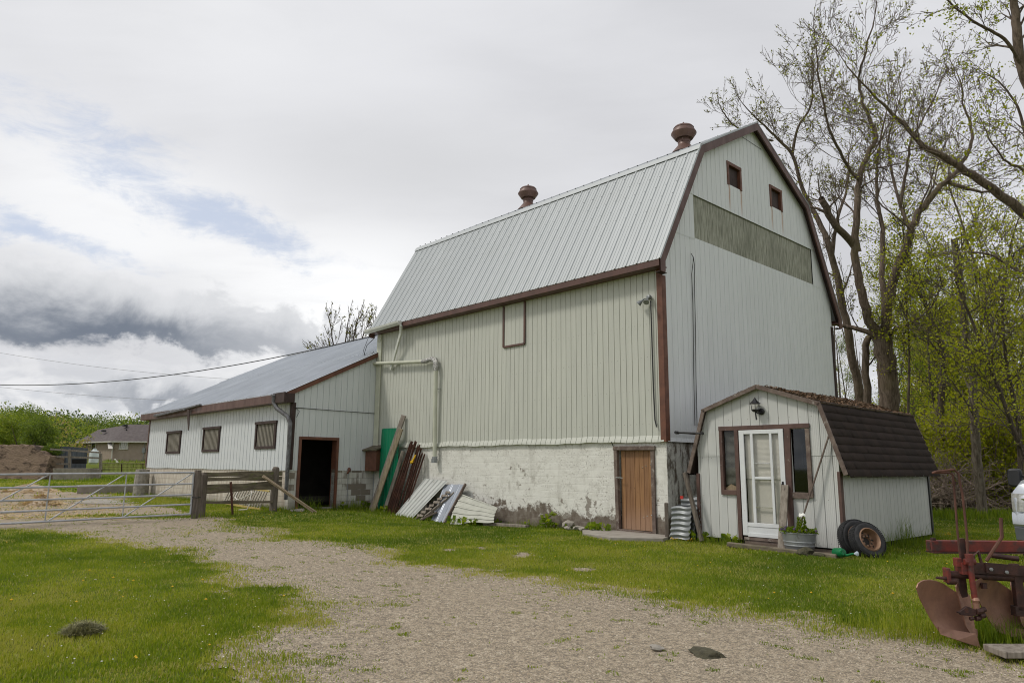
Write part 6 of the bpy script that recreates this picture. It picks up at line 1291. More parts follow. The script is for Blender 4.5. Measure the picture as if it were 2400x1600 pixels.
# smooth lattice noise
def vnoise(x, y, s, seed):
    r = np.random.RandomState(seed).rand(256, 256); X, Y = np.asarray(x) / s + 500.3, np.asarray(y) / s + 500.7
    i, j = np.floor(X).astype(int), np.floor(Y).astype(int); f, g_ = X - i, Y - j; f, g_ = f * f * (3 - 2 * f), g_ * g_ * (3 - 2 * g_)
    q = lambda a, b: r[a % 256, b % 256]
    return (q(i, j) * (1 - f) + q(i + 1, j) * f) * (1 - g_) + (q(i, j + 1) * (1 - f) + q(i + 1, j + 1) * f) * g_
def fnoise(x, y, s, seed, o=4): return sum(vnoise(x, y, s / 2 ** k, seed + k) * 0.55 ** k for k in range(o)) / sum(0.55 ** k for k in range(o))
def sdist(poly, x, y):     # signed distance, positive inside
    P = np.array(poly); x = np.asarray(x, float); y = np.asarray(y, float); d = np.full(x.shape, 1e9); ins = np.zeros(x.shape, bool)
    for (x0, y0), (x1, y1) in zip(P, np.roll(P, -1, 0)):
        ex, ey = x1 - x0, y1 - y0; t = np.clip(((x - x0) * ex + (y - y0) * ey) / (ex * ex + ey * ey + 1e-12), 0, 1)
        d = np.minimum(d, np.hypot(x - x0 - ex * t, y - y0 - ey * t))
        c = ((y0 > y) != (y1 > y)) & (x < (x1 - x0) * (y - y0) / (y1 - y0 + 1e-12) + x0); ins ^= c
    return np.where(ins, d, -d)
up_px = [(455, 1212), (520, 1219), (600, 1237), (700, 1262), (843, 1280), (938, 1297), (989, 1313), (1108, 1333), (1278, 1350), (1380, 1381), (1500, 1392), (1560, 1410), (1638, 1420), (1727, 1441), (1846, 1446), (1950, 1466), (2100, 1479), (2207, 1490), (2325, 1514), (2600, 1560)]
lo_px = [(520, 1606), (570, 1567), (650, 1510), (730, 1480), (770, 1440), (715, 1406), (622, 1385), (544, 1361), (476, 1330), (425, 1296), (306, 1268), (153, 1243), (0, 1240), (-300, 1232), (-300, 1212), (0, 1212)]
drive = [gnd(*p) for p in up_px] + [(14, -7.5), (18, -9), (18, -19), (6.5, -19), (6.2, -15.5)] + [gnd(*p) for p in lo_px]
yard = [gnd(*p) for p in ((-300, 1213), (0, 1213), (300, 1210), (440, 1206), (440, 1190), (330, 1178), (250, 1160), (120, 1148), (0, 1146), (-300, 1144))]
bare = [(gnd(1124, 1281), 0.22, 0.22), (gnd(1225, 1300), 0.28, 0.22), (gnd(1210, 1277), 0.2, 0.12), (gnd(1370, 1331), 0.22, 0.15), (gnd(1052, 1287), 0.15, 0.15)]
def stone_amt(x, y):
    """0 = lawn, 1 = open stone"""
    s = sdist(drive, x, y); n = fnoise(x, y, 1.3, 5) - 0.5; n2 = fnoise(x, y, 0.35, 15, 3) - 0.5
    a = np.clip((s + n * 1.9 + n2 * 0.9 + 0.35) / 1.3, 0, 1)
    # thin, half-overgrown band on the lawn side near the gate
    a = a * (1 - 0.75 * np.exp(-((np.asarray(x) + 6.6) / 2.6) ** 2 - ((np.asarray(y) + 7.6) / 1.5) ** 2) * np.clip((fnoise(x, y, 1.0, 25, 4) - 0.40) / 0.12, 0, 1))
    for (bx, by), ra, rb in bare:
        dx, dy = np.asarray(x) - bx, np.asarray(y) - by; e = (dx * CR[0] + dy * CR[1]) / ra; f = (-dx * CR[1] + dy * CR[0]) / (rb * 1.6)
        a = np.maximum(a, np.clip((0.9 - np.hypot(e, f) + n2 * 2.6) / 0.9, 0, 1))
    return a
def sheet_from_mask(name, x0, x1, y0, y1, st, fn, thr, off, mat):
    xs, ys = np.arange(x0, x1, st), np.arange(y0, y1, st); X, Y = np.meshgrid(xs, ys); m = fn(X, Y) > thr; k = m[:-1, :-1] & m[1:, :-1] & m[:-1, 1:] & m[1:, 1:]
    n_ = len(xs); v = np.stack([X.ravel(), Y.ravel(), (gz(X, Y) + off).ravel()], 1); j, i = np.nonzero(k); b = j * n_ + i; f = np.stack([b, b + 1, b + n_ + 1, b + n_], 1)
    us, inv = np.unique(f.ravel(), return_inverse=True); return tag(np_mesh(name, v[us], inv.reshape(-1, 4), M[mat], smooth=True), kind='structure')
sheet_from_mask('gravel_drive', -16, 18, -19, 3, 0.10, stone_amt, 0.04, -0.012, 'crushed_stone')
ydf = lambda x, y: np.clip((sdist(yard, x, y) + (fnoise(x, y, 2.2, 33) - 0.5) * 3.0) / 0.8, 0, 1)
sheet_from_mask('yard_dirt', -45, -11, -26, -2, 0.2, ydf, 0.3, -0.015, 'yard_dirt')
m = MB(); P = [gnd(*p) for p in ((168, 1180), (255, 1163), (340, 1160), (345, 1172), (290, 1182))]; m.prism([(x, y, 0.035) for x, y in P], (0, 0, -0.2)); tag(obj('concrete_apron', m, M['pad_concrete'], None, recalc=True), kind='structure')

# ------------------------------------------------------------------ grass, one blade per face
def inview(x, y, z=0.0, mg=0.16):
    dx, dy, dz = x - CC[0], y - CC[1], z - CC[2]; w = dx * CF[0] + dy * CF[1] + dz * CF[2]
    u = (dx * CR[0] + dy * CR[1] + dz * CR[2]) / w * FPX / 1200; v = -(dx * CU[0] + dy * CU[1] + dz * CU[2]) / w * FPX / 800
    return (w > 1) & (np.abs(u) < 1 + mg) & (np.abs(v) < 1 + mg), w
pad_poly = [(-2.4, -0.35), (-1.6, -1.25), (-0.5, -1.55), (0.35, -0.75), (0.15, -0.06), (-2.3, -0.06)]
step_poly = [(2.0, -0.62), (2.2, -0.08), (4.2, -0.10), (4.3, -0.85), (3.2, -0.80)]
def blocked(x, y):
    b = (x > -12.9) & (x < 0.03) & (y > -0.02) & (y < 10)
    b |= (x > -28.4) & (x < -12.86) & (y > -3.32) & (y < 12)
    b |= (x > 0.9) & (x < 4.12) & (y > -0.12) & (y < 4.85)
    b |= (x > 4.1) & (x < 4.6) & (y > -1.12) & (y < -0.75)
    b |= (sdist(pad_poly, x, y) > 0.05) | (sdist(step_poly, x, y) > 0.0)
    return b
NR = np.random.RandomState(3)
def blades(x, y, h, w, tint, lean=0.5, z=None, bend=False):
    n = len(x); z = gz(x, y) - 0.015 if z is None else z; a = NR.rand(n) * 6.283; tx, ty = np.cos(a) * w / 2, np.sin(a) * w / 2
    la = NR.rand(n) * 6.283; ll = NR.rand(n) * lean * h; cx, cy = np.cos(la) * ll, np.sin(la) * ll
    S_ = lambda f, g_, k: np.stack([x + cx * f + tx * k, y + cy * f + ty * k, z + h * g_], 1)
    tipz = 1 - 0.3 * ll / np.maximum(h, 1e-6)
    if not bend: return np.stack([S_(0, 0, -1), S_(0, 0, 1), S_(1, tipz, 0)], 1).reshape(-1, 3).astype(np.float32), np.array([(0, 1, 2)]), 3, tint
    return np.stack([S_(0, 0, -1), S_(0, 0, 1), S_(0.3, 0.6, -0.75), S_(0.3, 0.6, 0.75), S_(1, tipz, 0)], 1).reshape(-1, 3).astype(np.float32), np.array([(0, 1, 3), (0, 3, 2), (2, 3, 4)]), 5, tint
GV, GF, GT, GN = [], [], [], [0]
def put(v, f, k, t):
    n = len(v) // k; GV.append(v); GF.append((f[None] + (np.arange(n) * k)[:, None, None]).reshape(-1, 3) + GN[0]); GT.append(np.repeat(t, len(f))); GN[0] += len(v)
for d0, d1, dens, hh, ww in ((4, 9, 3800, 0.038, 0.0065), (9, 14, 1900, 0.042, 0.010), (14, 21, 800, 0.046, 0.015), (21, 34, 260, 0.055, 0.026), (34, 75, 26, 0.11, 0.07)):
    n = int(dens * 0.85 * (d1 * d1 - d0 * d0) * 1.25); w = np.sqrt(NR.rand(n) * (d1 * d1 - d0 * d0) + d0 * d0); s = (NR.rand(n) * 2 - 1) * 0.86 * w
    x = CC[0] + FHv.x * w + RHv.x * s; y = CC[1] + FHv.y * w + RHv.y * s
    ok, _ = inview(x, y); x, y = x[ok], y[ok]; k = ~blocked(x, y); x, y = x[k], y[k]
    a = stone_amt(x, y); yd = ydf(x, y) if d1 > 14 else np.zeros_like(x); pn_ = fnoise(x, y, 0.9, 61, 3); tf = fnoise(x, y, 0.17, 71, 2)
    tuft = np.clip((tf - 0.725 + 0.35 * (pn_ - 0.5)) / 0.05, 0, 1) * 0.85
    pr = np.maximum((1 - a) ** 1.5 * np.clip(0.15 + 2.2 * (fnoise(x, y, 0.45, 77, 3) - 0.25) + 1.2 * (1 - a), 0, 1), tuft * (a > 0.3)) * (1 - 0.93 * yd); pr *= np.clip(0.55 + 1.1 * (fnoise(x, y, 0.5, 81, 3) - 0.28), 0.3, 1)
    k = NR.rand(len(x)) < pr; x, y, a, pn_ = x[k], y[k], a[k], pn_[k]
    big_ = fnoise(x, y, 2.6, 91, 4); t = np.clip(0.40 + (big_ - 0.5) * 1.7 + (fnoise(x, y, 0.4, 99, 2) - 0.5) * 0.5 + NR.randn(len(x)) * 0.15 + 0.22 * (a > 0.02) * (a < 1), 0, 0.86); dry = NR.rand(len(x)) < 0.05 + 0.16 * (a > 0.05); t = np.where(dry, 0.88 + 0.12 * NR.rand(len(x)), t)
    lit_ = (fnoise(x, y, 1.1, 121, 4) > 0.60) & (NR.rand(len(x)) < 0.30); t = np.where(lit_, 0.9, t)      # patches of mown clippings
    t = np.where(a > 0.6, t * 0.6, t); h = hh * (0.5 + NR.rand(len(x)) * 0.9) * (0.7 + 0.6 * fnoise(x, y, 0.8, 95, 3)) * np.where(a > 0.5, 0.55, 1.0); put(*blades(x, y, h, ww * 1.25 * (0.7 + 0.6 * NR.rand(len(x))), t, 0.9, bend=d1 < 12))
def clump(cx, cy, n, rad_, h, w=0.012, t0=0.3, lean=0.5, sx=1.0, sy=1.0):
    n = int(n * 1.0); w = w * 0.62; rad_ = rad_ * 1.35
    x = cx + NR.randn(n) * rad_ * sx; y = cy + NR.randn(n) * rad_ * sy; k = ~blocked(x, y); x, y = x[k], y[k]; n = len(x); put(*blades(x, y, h * (0.35 + 0.75 * NR.rand(n)), w * (0.6 + 0.7 * NR.rand(n)), np.clip(t0 + NR.randn(n) * 0.16, 0, 0.84), lean, bend=True))
for i in range(46): clump(-12.0 + 11.8 * NR.rand(), -0.22 - 0.12 * NR.rand(), 36, 0.10, 0.13 + 0.14 * NR.rand() * NR.rand())
for i in range(16): clump(-12.4 + 4.0 * NR.rand(), -1.0 - 0.25 * NR.rand(), 40, 0.12, 0.16 + 0.1 * NR.rand())
for i in range(20): clump(-12.72, -3.2 + 3.2 * NR.rand(), 26, 0.08, 0.2 + 0.25 * NR.rand() ** 2, t0=0.22)
for i in range(34): clump(-27 + 14.2 * NR.rand(), -3.5 - 0.15 * NR.rand(), 26, 0.14, 0.2, w=0.02)
clump(-12.6, -2.7, 70, 0.13, 0.55, 0.018, 0.2, 0.9); clump(-12.75, -1.2, 90, 0.2, 0.42, 0.014, 0.25); clump(-12.55, -0.75, 60, 0.14, 0.5, 0.014, 0.25)
for yy, hh_, n in ((1.6, 0.55, 60), (2.15, 0.35, 40), (2.5, 0.72, 90), (2.85, 0.45, 60), (3.5, 0.3, 40), (4.1, 0.35, 30)): clump(4.28, yy, n, 0.09, hh_, 0.012, 0.18, 0.6)
for i in range(24): clump(4.25 + 0.1 * NR.rand(), 0.6 + 4.2 * NR.rand(), 26, 0.09, 0.17)
for i in range(12): clump(1.0 + 1.0 * NR.rand(), -0.35, 30, 0.09, 0.22)
for x_, y_ in ((4.75, -0.55), (4.55, -0.7), (4.95, -0.25)): clump(x_, y_, 60, 0.09, 0.16)
for x_, y_ in ((-12.5, -6.4), (-12.78, -6.1), (-12.62, -3.9), (-12.4, -5.3), (-27.3, -3.9)): clump(x_, y_, 60, 0.13, 0.22)
pw = lambda a, b: (7.93 + RHv.x * a + FHv.x * b, -6.51 + RHv.y * a + FHv.y * b)
for i in range(40): c = pw(0.05 + 0.75 * NR.rand(), -0.02 + 0.6 * NR.rand()); clump(*c, 34, 0.06, 0.30, 0.009, 0.22, 0.7)
for i in range(30): c = pw(-0.75 + 0.75 * NR.rand(), 0.15 + 0.7 * NR.rand()); clump(*c, 24, 0.09, 0.20 + 0.1 * NR.rand(), 0.007, 0.6, 0.8)
for i in range(26): c = gnd(2190 + 190 * NR.rand(), 1206 + 8 * NR.rand()); clump(*c, 70, 0.4, 0.35, 0.035, 0.25, 0.4)
for i in range(60): c = gnd(205 + 140 * NR.rand(), 1112 + 16 * NR.rand()); clump(*c, 30, 0.7, 0.35, 0.09, 0.2, 0.4)
tag(np_mesh('grass', np.concatenate(GV), np.concatenate(GF), M['grass_blade'], None, np.concatenate(GT)), 'short green lawn grass with bare and dry patches', None, kind='stuff')
# ------------------------------------------------------------------ loose stones on the drive
n = 170000; w = 4.6 * (15 / 4.6) ** (NR.rand(n) ** 1.25); s = (NR.rand(n) * 2 - 1) * 0.86 * w; x = CC[0] + FHv.x * w + RHv.x * s; y = CC[1] + FHv.y * w + RHv.y * s
ok, _ = inview(x, y); k = ok & (NR.rand(n) < stone_amt(x, y) * np.clip(0.35 + 1.3 * (fnoise(x, y, 0.7, 131, 3) - 0.25), 0.15, 1)) & ~blocked(x, y); x, y, w = x[k], y[k], w[k]; n = len(x)
OV = np.array([(1, 0, 0), (-1, 0, 0), (0, 1, 0), (0, -1, 0), (0, 0, 1), (0.3, 0.3, -0.8)]); OF = np.array([(0, 2, 4), (2, 1, 4), (1, 3, 4), (3, 0, 4)])
sz = (0.004 + 0.008 * NR.rand(n) ** 2.5) * np.clip(w / 7, 0.9, 1.6); an = NR.rand(n) * 6.283; ca, sa = np.cos(an), np.sin(an)
B = OV[None, :5] * (0.7 + 0.6 * NR.rand(n, 5, 1)) * sz[:, None, None] * np.array([1.2, 0.9, 0.75]); bx = B[..., 0] * ca[:, None] - B[..., 1] * sa[:, None]; by = B[..., 0] * sa[:, None] + B[..., 1] * ca[:, None]
pv = np.stack([bx + x[:, None], by + y[:, None], B[..., 2] + (gz(x, y) - 0.011)[:, None]], -1).reshape(-1, 3); pf = (OF[None] + (np.arange(n) * 5)[:, None, None]).reshape(-1, 3)
tag(np_mesh('loose_gravel', pv, pf, M['pebble'], None, np.repeat(np.clip(NR.beta(2, 2.4, n), 0, 1), 4)), 'loose crushed stone scattered over the farm drive', None, kind='stuff')
# ------------------------------------------------------------------ dandelions, clover heads, straw, weeds with broad leaves
def dots(name, pts, r, mat, label, hz):
    V, F = [], []
    for (x, y) in pts:
        z = float(gz(x, y)) + hz * (0.6 + 0.6 * NR.rand()); k = len(V); q = r * (0.7 + 0.6 * NR.rand())
        V += [(x + q, y, z), (x, y + q, z), (x - q, y, z), (x, y - q, z), (x, y, z + q * 0.6), (x, y, z - q * 0.5)]; F += [(k, k + 1, k + 4), (k + 1, k + 2, k + 4), (k + 2, k + 3, k + 4), (k + 3, k, k + 4), (k + 1, k, k + 5), (k + 2, k + 1, k + 5), (k + 3, k + 2, k + 5), (k, k + 3, k + 5)]
    tag(np_mesh(name, V, F, M[mat]), label, None, kind='stuff')
def lawn_pts(n, vmin, vmax, umin=0, umax=2400):
    o = []
    while len(o) < n:
        p = gnd(umin + (umax - umin) * NR.rand(), vmin + (vmax - vmin) * NR.rand() ** 0.8); a = np.array(p)
        if stone_amt(a[0:1], a[1:2])[0] < 0.4 and not blocked(a[0:1], a[1:2])[0]: o.append(p)
    return o
dp_ = lawn_pts(46, 1205, 1420) + [gnd(318, 1559), gnd(315, 1566), gnd(490, 1527)] + [(0.45 + 0.6 * NR.rand(), -0.45 - 0.3 * NR.rand()) for _ in range(16)] + [gnd(2215 + 14 * NR.rand(), 1252 + 12 * NR.rand()) for _ in range(12)] + [gnd(560 + 150 * NR.rand(), 1195 + 22 * NR.rand()) for _ in range(18)] + [gnd(300 + 40 * NR.rand(), 1122 + 8 * NR.rand()) for _ in range(70)]
dots('dandelions', dp_, 0.016, 'petal_yellow', 'yellow dandelion heads dotted over the lawn', 0.07)
dots('clover_heads', lawn_pts(190, 1230, 1590), 0.008, 'petal_white', 'tiny white flower heads and seed clocks in the lawn', 0.06)
V, F, T = [], [], []
def plant(cx, cy, n, h, s, w=0.42):
    z0 = float(gz(cx, cy))
    for i in range(n):
        a = rng.random() * 6.28; r = rng.random() * 0.1; leafquad((cx + r * math.cos(a), cy + r * math.sin(a), z0 + h * rng.random()), (math.cos(a), math.sin(a), rng.uniform(0.1, 1.1)), s * rng.uniform(0.6, 1.2), w)
for i in range(22): plant(-11.8 + 11 * rng.random(), -0.30, 9, 0.10, 0.13)
for c in ((-3.75, -0.28), (-3.7, -0.25)): plant(*c, 12, 0.35, 0.2)
for c in ((-1.95, -0.35), (-2.15, -0.42), (-1.75, -0.3), (-11.0, -0.75), (-10.85, -0.85), (-12.6, -0.5), (-12.55, -1.4), (0.95, -0.3), (1.2, -0.32), (1.75, -0.3), (-6.9, -1.05), (-6.5, -1.0), (-6.1, -0.9)): plant(*c, 14, 0.16, 0.15)
pl_o = np_mesh('broadleaf_weeds', V, F, M['leaf_deep'], None, T); tag(pl_o, 'broad leaved weeds along the foot of the walls', None, kind='stuff')
def straw(n, fn, L, w, zf):
    V = []
    for i in range(n):
        x, y, z = fn(); a = rng.random() * 6.28; e = rng.uniform(-0.25, 0.35); d = Vector((math.cos(a), math.sin(a), e)) * L * rng.uniform(0.5, 1); s = Vector((-math.sin(a), math.cos(a), 0.3)) * w / 2; p = Vector((x, y, z)); V += [tuple(p - s), tuple(p + s), tuple(p + d + s), tuple(p + d - s)]
    return V
SV = []
for (u, v, rx, h, n) in ((72, 1152, 2.4, 0.42, 1400), (98, 1182, 1.15, 0.38, 900), (331, 1153, 0.8, 0.40, 500)):
    cx, cy = gnd(u, v); m = MB(); m.lathe([(rx, -0.03), (rx * 0.75, h * 0.25), (rx * 0.4, h * 0.7), (rx * 0.12, h * 0.97), (0, h)], (cx, cy, 0), n=20, sy=0.55)
    m.v = [(x + 0.12 * rx * math.sin(5 * y + z * 9), y + 0.1 * rx * math.sin(4 * x), z) for x, y, z in m.v]
    t = thing('straw_pile', {72: 'widest heap of loose straw in the yard by the grass', 98: 'small pointed heap of straw just behind the gate', 331: 'small heap of straw against the annex corner post'}[u], 'straw', (cx, cy, 0), 'straw heaps in the yard'); obj('heap', m, M['hay_dry'] if False else M['pale_board'], t, recalc=True)
    def f_(): r = rng.random() ** 0.6; a = rng.random() * 6.28; return cx + rx * r * math.cos(a), cy + rx * 0.55 * r * math.sin(a), h * (1 - r) ** 1.3 + 0.03
    sv = np.array(straw(n, f_, 0.3, 0.02, 0)) - np.array([cx, cy, 0]); b = np.arange(n) * 4; np_mesh('loose_straw', sv, np.stack([b, b + 1, b + 2, b + 3], 1), M['straw'], t, NR.rand(n))
def f2():
    while True:
        p = gnd(-120 + 420 * rng.random() ** 1.6, 1148 + 70 * rng.random())
        if rng.random() < 0.9: return p[0], p[1], 0.0
n = 3600; sv = straw(n, f2, 0.28, 0.016, 0); b = np.arange(n) * 4; tag(np_mesh('scattered_straw', sv, np.stack([b, b + 1, b + 2, b + 3], 1), M['straw'], None, NR.rand(n)), 'loose yellow straw scattered over the farmyard dirt', None, kind='stuff')
# ------------------------------------------------------------------ trees
class Tree:
    def __init__(s, seed): s.r = random.Random(seed); s.V = []; s.F = []; s.tips = []; s.nv = 0
    def tube(s, pts, rad_, n):
        P = np.array(pts, float); k = len(P); T = np.gradient(P, axis=0); T /= np.linalg.norm(T, axis=1)[:, None] + 1e-9
        a = np.cross(T[0], (0.31, 0.77, 0.55)); a /= np.linalg.norm(a); A = np.empty((k, 3))
        for i in range(k): a = a - T[i] * (a @ T[i]); a /= np.linalg.norm(a) + 1e-9; A[i] = a
        B = np.cross(T, A); w = np.arange(n) * 2 * PI / n; R = np.asarray(rad_)[:, None, None]
        v = P[:, None] + R * (A[:, None] * np.cos(w)[None, :, None] + B[:, None] * np.sin(w)[None, :, None]); i, j = np.meshgrid(np.arange(k - 1), np.arange(n), indexing='ij'); j2 = (j + 1) % n
        s.V.append(v.reshape(-1, 3)); s.F.append(np.stack([i * n + j, i * n + j2, (i + 1) * n + j2, (i + 1) * n + j], -1).reshape(-1, 4) + s.nv); s.nv += k * n
    def stem(s, ctrl, r0, r1, n=9, kids=0, cfg=None, t0=0.3, wig=0.06, L=3.0, lvl=1, rk=0.30):
        C = np.array(ctrl, float); m = max(6, 4 * len(C)); q = np.linspace(0, len(C) - 1, m); i = np.clip(np.floor(q).astype(int), 0, len(C) - 2); f = (q - i)[:, None]
        g_ = lambda a: C[np.clip(a, 0, len(C) - 1)]; p0, p1, p2, p3 = g_(i - 1), g_(i), g_(i + 1), g_(i + 2)
        P = 0.5 * (2 * p1 + (p2 - p0) * f + (2 * p0 - 5 * p1 + 4 * p2 - p3) * f ** 2 + (3 * p1 - p0 - 3 * p2 + p3) * f ** 3)
        P[1:-1] += np.array([[s.r.gauss(0, wig) for _ in range(3)] for _ in range(m - 2)]) * (r0 * 2); R = r0 + (r1 - r0) * np.linspace(0, 1, m) ** 0.8; s.tube(P, R, n)
        for k in range(kids):
            t = t0 + (1 - t0) * (k + s.r.random()) / kids; x = t * (m - 1); a = min(int(x), m - 2); p = P[a] + (P[a + 1] - P[a]) * (x - a); d = P[a + 1] - P[a]; d /= np.linalg.norm(d) + 1e-9
            s.child(p, d, L * (1.15 - 0.5 * t) * s.r.uniform(0.6, 1.1), R[a] * rk, lvl, cfg)
        if cfg and r1 < 0.1: s.grow(P[-1], P[-1] - P[-2], L * 0.6, r1, lvl, cfg)
        return P
    def child(s, p, d, L, r, lvl, cfg):
        a = rad(s.r.uniform(*cfg['ang'])); e = np.array([s.r.gauss(0, 1) for _ in range(3)]); e -= d * (e @ d); e /= np.linalg.norm(e) + 1e-9; s.grow(p, d * math.cos(a) + e * math.sin(a), L, r, lvl, cfg)
    def grow(s, p, d, L, r, lvl, cfg):
        d = np.array(d, float); d /= np.linalg.norm(d) + 1e-9; last = lvl >= cfg['max']; k = max(3, int(L / cfg['seg'])); k = min(k, 9); P = [np.array(p, float)]; D_ = []
        for i in range(k):
            d = d + np.array([s.r.gauss(0, cfg['wob']) for _ in range(3)]) + np.array((0, 0, cfg['up'])); d /= np.linalg.norm(d); P.append(P[-1] + d * L / k); D_.append(d)
        r = max(r, cfg['rmin']); R = np.linspace(r, max(r * (0.25 if last else 0.4), cfg['rmin'] * 0.7), k + 1); s.tube(P, R, 3 if r < 0.03 else (5 if r < 0.08 else 7))
        if last or L < cfg['lmin']: s.tips.append(np.array(P)); return
        n = cfg['n'][min(lvl, len(cfg['n']) - 1)]
        for j in range(n):
            t = 0.25 + 0.75 * (j + s.r.random()) / n; x = min(t, 0.999) * k; a = int(x); q = P[a] + (P[a + 1] - P[a]) * (x - a); s.child(q, D_[a], L * cfg['ratio'] * (1.2 - 0.6 * t) * s.r.uniform(0.7, 1.15), R[a] * 0.6, lvl + 1, cfg)
        s.grow(P[-1], D_[-1], L * 0.5, R[-1], lvl + 1, cfg)
    def wood(s, name, mat, parent, org_=(0, 0, 0)): return np_mesh(name, np.concatenate(s.V) - np.array(org_), np.concatenate(s.F), M[mat], parent, smooth=True)
    def leaves(s, name, mat, parent, per, size, spread, org_=(0, 0, 0), t0=0.3, t1=1.0, keep=1.0, extra=None, droop=0.0, sel=None):
        R = np.random.RandomState(s.r.randint(0, 9999)); pos = []
        for P in s.tips:
            if R.rand() > keep: continue
            n = R.poisson(per); q = (0.3 + 0.7 * R.rand(n)) * (len(P) - 1); i = np.minimum(q.astype(int), len(P) - 2); pos.append(P[i] + (P[i + 1] - P[i]) * (q - i)[:, None])
        pos = np.concatenate(pos)
        if sel is not None: pos = pos[sel(pos, R)]
        pos = pos + R.randn(*pos.shape) * spread; pos[:, 2] -= np.abs(R.randn(len(pos))) * droop
        return leafmesh(name, pos - np.array(org_), size, mat, parent, R, t0, t1)
def leafmesh(name, pos, size, mat, parent, R, t0=0.0, t1=1.0, tint=None, up=0.4):
    n = len(pos); a = R.randn(n, 3); a /= np.linalg.norm(a, axis=1)[:, None]; b = R.randn(n, 3); b[:, 2] += up; b -= a * (a * b).sum(1)[:, None]; b /= np.linalg.norm(b, axis=1)[:, None] + 1e-9
    s = (size * (0.55 + 0.8 * R.rand(n)))[:, None]; v = np.stack([pos - a * s * 0.6, pos + b * s * 0.38, pos + a * s * 0.6, pos - b * s * 0.38], 1).reshape(-1, 3); i = np.arange(n) * 4
    return np_mesh(name, v, np.stack([i, i + 1, i + 2, i + 3], 1), M[mat], parent, (t0 + (t1 - t0) * R.rand(n)) if tint is None else tint)
CF_BIG = dict(ang=(26, 56), n=[2, 3, 3, 3], ratio=0.66, wob=0.15, up=0.075, seg=0.42, rmin=0.0085, lmin=0.35, max=4)
def AT(pts, d): return [at(u, v, d + (q[0] if q else 0)) for u, v, *q in pts]
# --- the big maple behind the shed
bx0 = at(2090, 1196, 28); ml = thing('maple_tree', 'biggest bare maple with forked trunk rising behind the shed roof', 'tree', (bx0[0], bx0[1], 0.0), 'old maples behind the barn'); T_ = Tree(21)
T_.stem(AT([(2094, 1204), (2088, 1060), (2084, 964), (2078, 857), (2063, 778)], 28), 0.40, 0.34, 12, wig=0.03)
T_.stem(AT([(2068, 800), (2040, 750), (2016, 678), (2005, 580), (2008, 500), (2013, 421, .3), (2033, 367, .5), (2052, 325, .8), (2040, 283, 1), (2021, 237, 1), (2013, 191, 1), (2027, 126, .6), (2048, 50, .3)], 28), 0.20, 0.024, 10, 17, CF_BIG, 0.3, L=2.6)
T_.stem(AT([(2013, 421, .3), (1994, 402), (1975, 367, -.4), (1945, 306, -1), (1931, 249, -1.4), (1918, 172, -1.6), (1914, 118, -1.8)], 28), 0.08, 0.022, 8, 16, CF_BIG, 0.2, L=2.3)
T_.stem(AT([(2074, 790), (2074, 723, .3), (2067, 634, .6), (2069, 530, 1), (2056, 478, 1.2), (2058, 383, 1.4), (2063, 329, 1.7), (2082, 245, 2)], 28), 0.15, 0.024, 9, 12, CF_BIG, 0.35, L=2.5)
T_.stem(AT([(2078, 800), (2082, 701, -.3), (2101, 634, -.5), (2132, 558, -.8), (2150, 508, -1), (2186, 459, -1.2), (2216, 425, -1.2), (2243, 402, -1.2), (2270, 356, -1), (2278, 306, -.8), (2262, 260, -.6), (2251, 191, -.4)], 28), 0.21, 0.024, 10, 17, CF_BIG, 0.3, L=2.5)
T_.stem(AT([(2138, 545, -.8), (2113, 490, -.4), (2090, 402, .2), (2082, 325, .8), (2110, 230, 1.2)], 28), 0.08, 0.022, 8, 13, CF_BIG, 0.2, L=2.2)
T_.stem(AT([(2110, 485, -.4), (2124, 402, -.6), (2136, 325, -1), (2155, 296, -1.2), (2197, 214, -1.4)], 28), 0.07, 0.02, 8, 9, CF_BIG, 0.2, L=2.2)
T_.stem(AT([(2216, 425, -1.2), (2260, 440, -1.4), (2300, 450, -1.6), (2330, 448, -1.7)], 28), 0.09, 0.03, 7, 5, CF_BIG, 0.3, L=1.6)
T_.stem(AT([(2010, 590), (1994, 566), (1956, 524, -.5), (1933, 482, -.8), (1924, 466, -.9)], 28), 0.15, 0.12, 9, 4, CF_BIG, 0.4, L=1.6)
T_.stem(AT([(1945, 508, -.6), (1925, 492, -.6), (1899, 484, -.4), (1870, 470, -.2)], 28), 0.07, 0.03, 7, 5, CF_BIG, 0.3, L=1.5)
T_.stem(AT([(2082, 800), (2050, 785), (2003, 768, .3), (1958, 759, .6), (1935, 740, .8)], 28), 0.14, 0.05, 8, 6, CF_BIG, 0.4, L=1.8)
T_.stem(AT([(2036, 1200), (2034, 946), (2029, 812), (2045, 785)], 28.6), 0.17, 0.12, 9, 2, CF_BIG, 0.4, L=1.5)
T_.stem(AT([(2079, 790), (2101, 768, -.5), (2123, 763, -.8), (2160, 740, -1)], 28), 0.10, 0.03, 7, 5, CF_BIG, 0.3, L=1.6)
T_.wood('trunk', 'maple_bark', ml, bx0[:2] + (0,))
def lower_more(P, R):     # leaves break first low in the crown
    h = P[:, 2]; return R.rand(len(P)) < np.where(h < 11.5, 1.0, np.where(h < 15, 0.62, 0.5))
T_.leaves('crown', 'leaf_bud', ml, 2.2, 0.07, 0.05, bx0[:2] + (0,), 0.1, 1.0, 0.95, sel=lower_more)
bx1 = at(2022, 1196, 30.5); m2 = thing('maple_tree', 'slimmer maple with long arching branches reaching behind the barn roof', 'tree', (bx1[0], bx1[1], 0.0), 'old maples behind the barn'); T_ = Tree(5)
T_.stem(AT([(2026, 1196), (2016, 937), (1996, 835), (1976, 723), (1958, 634), (1938, 560)], 30.5), 0.21, 0.12, 10, 5, CF_BIG, 0.55, L=2.2)
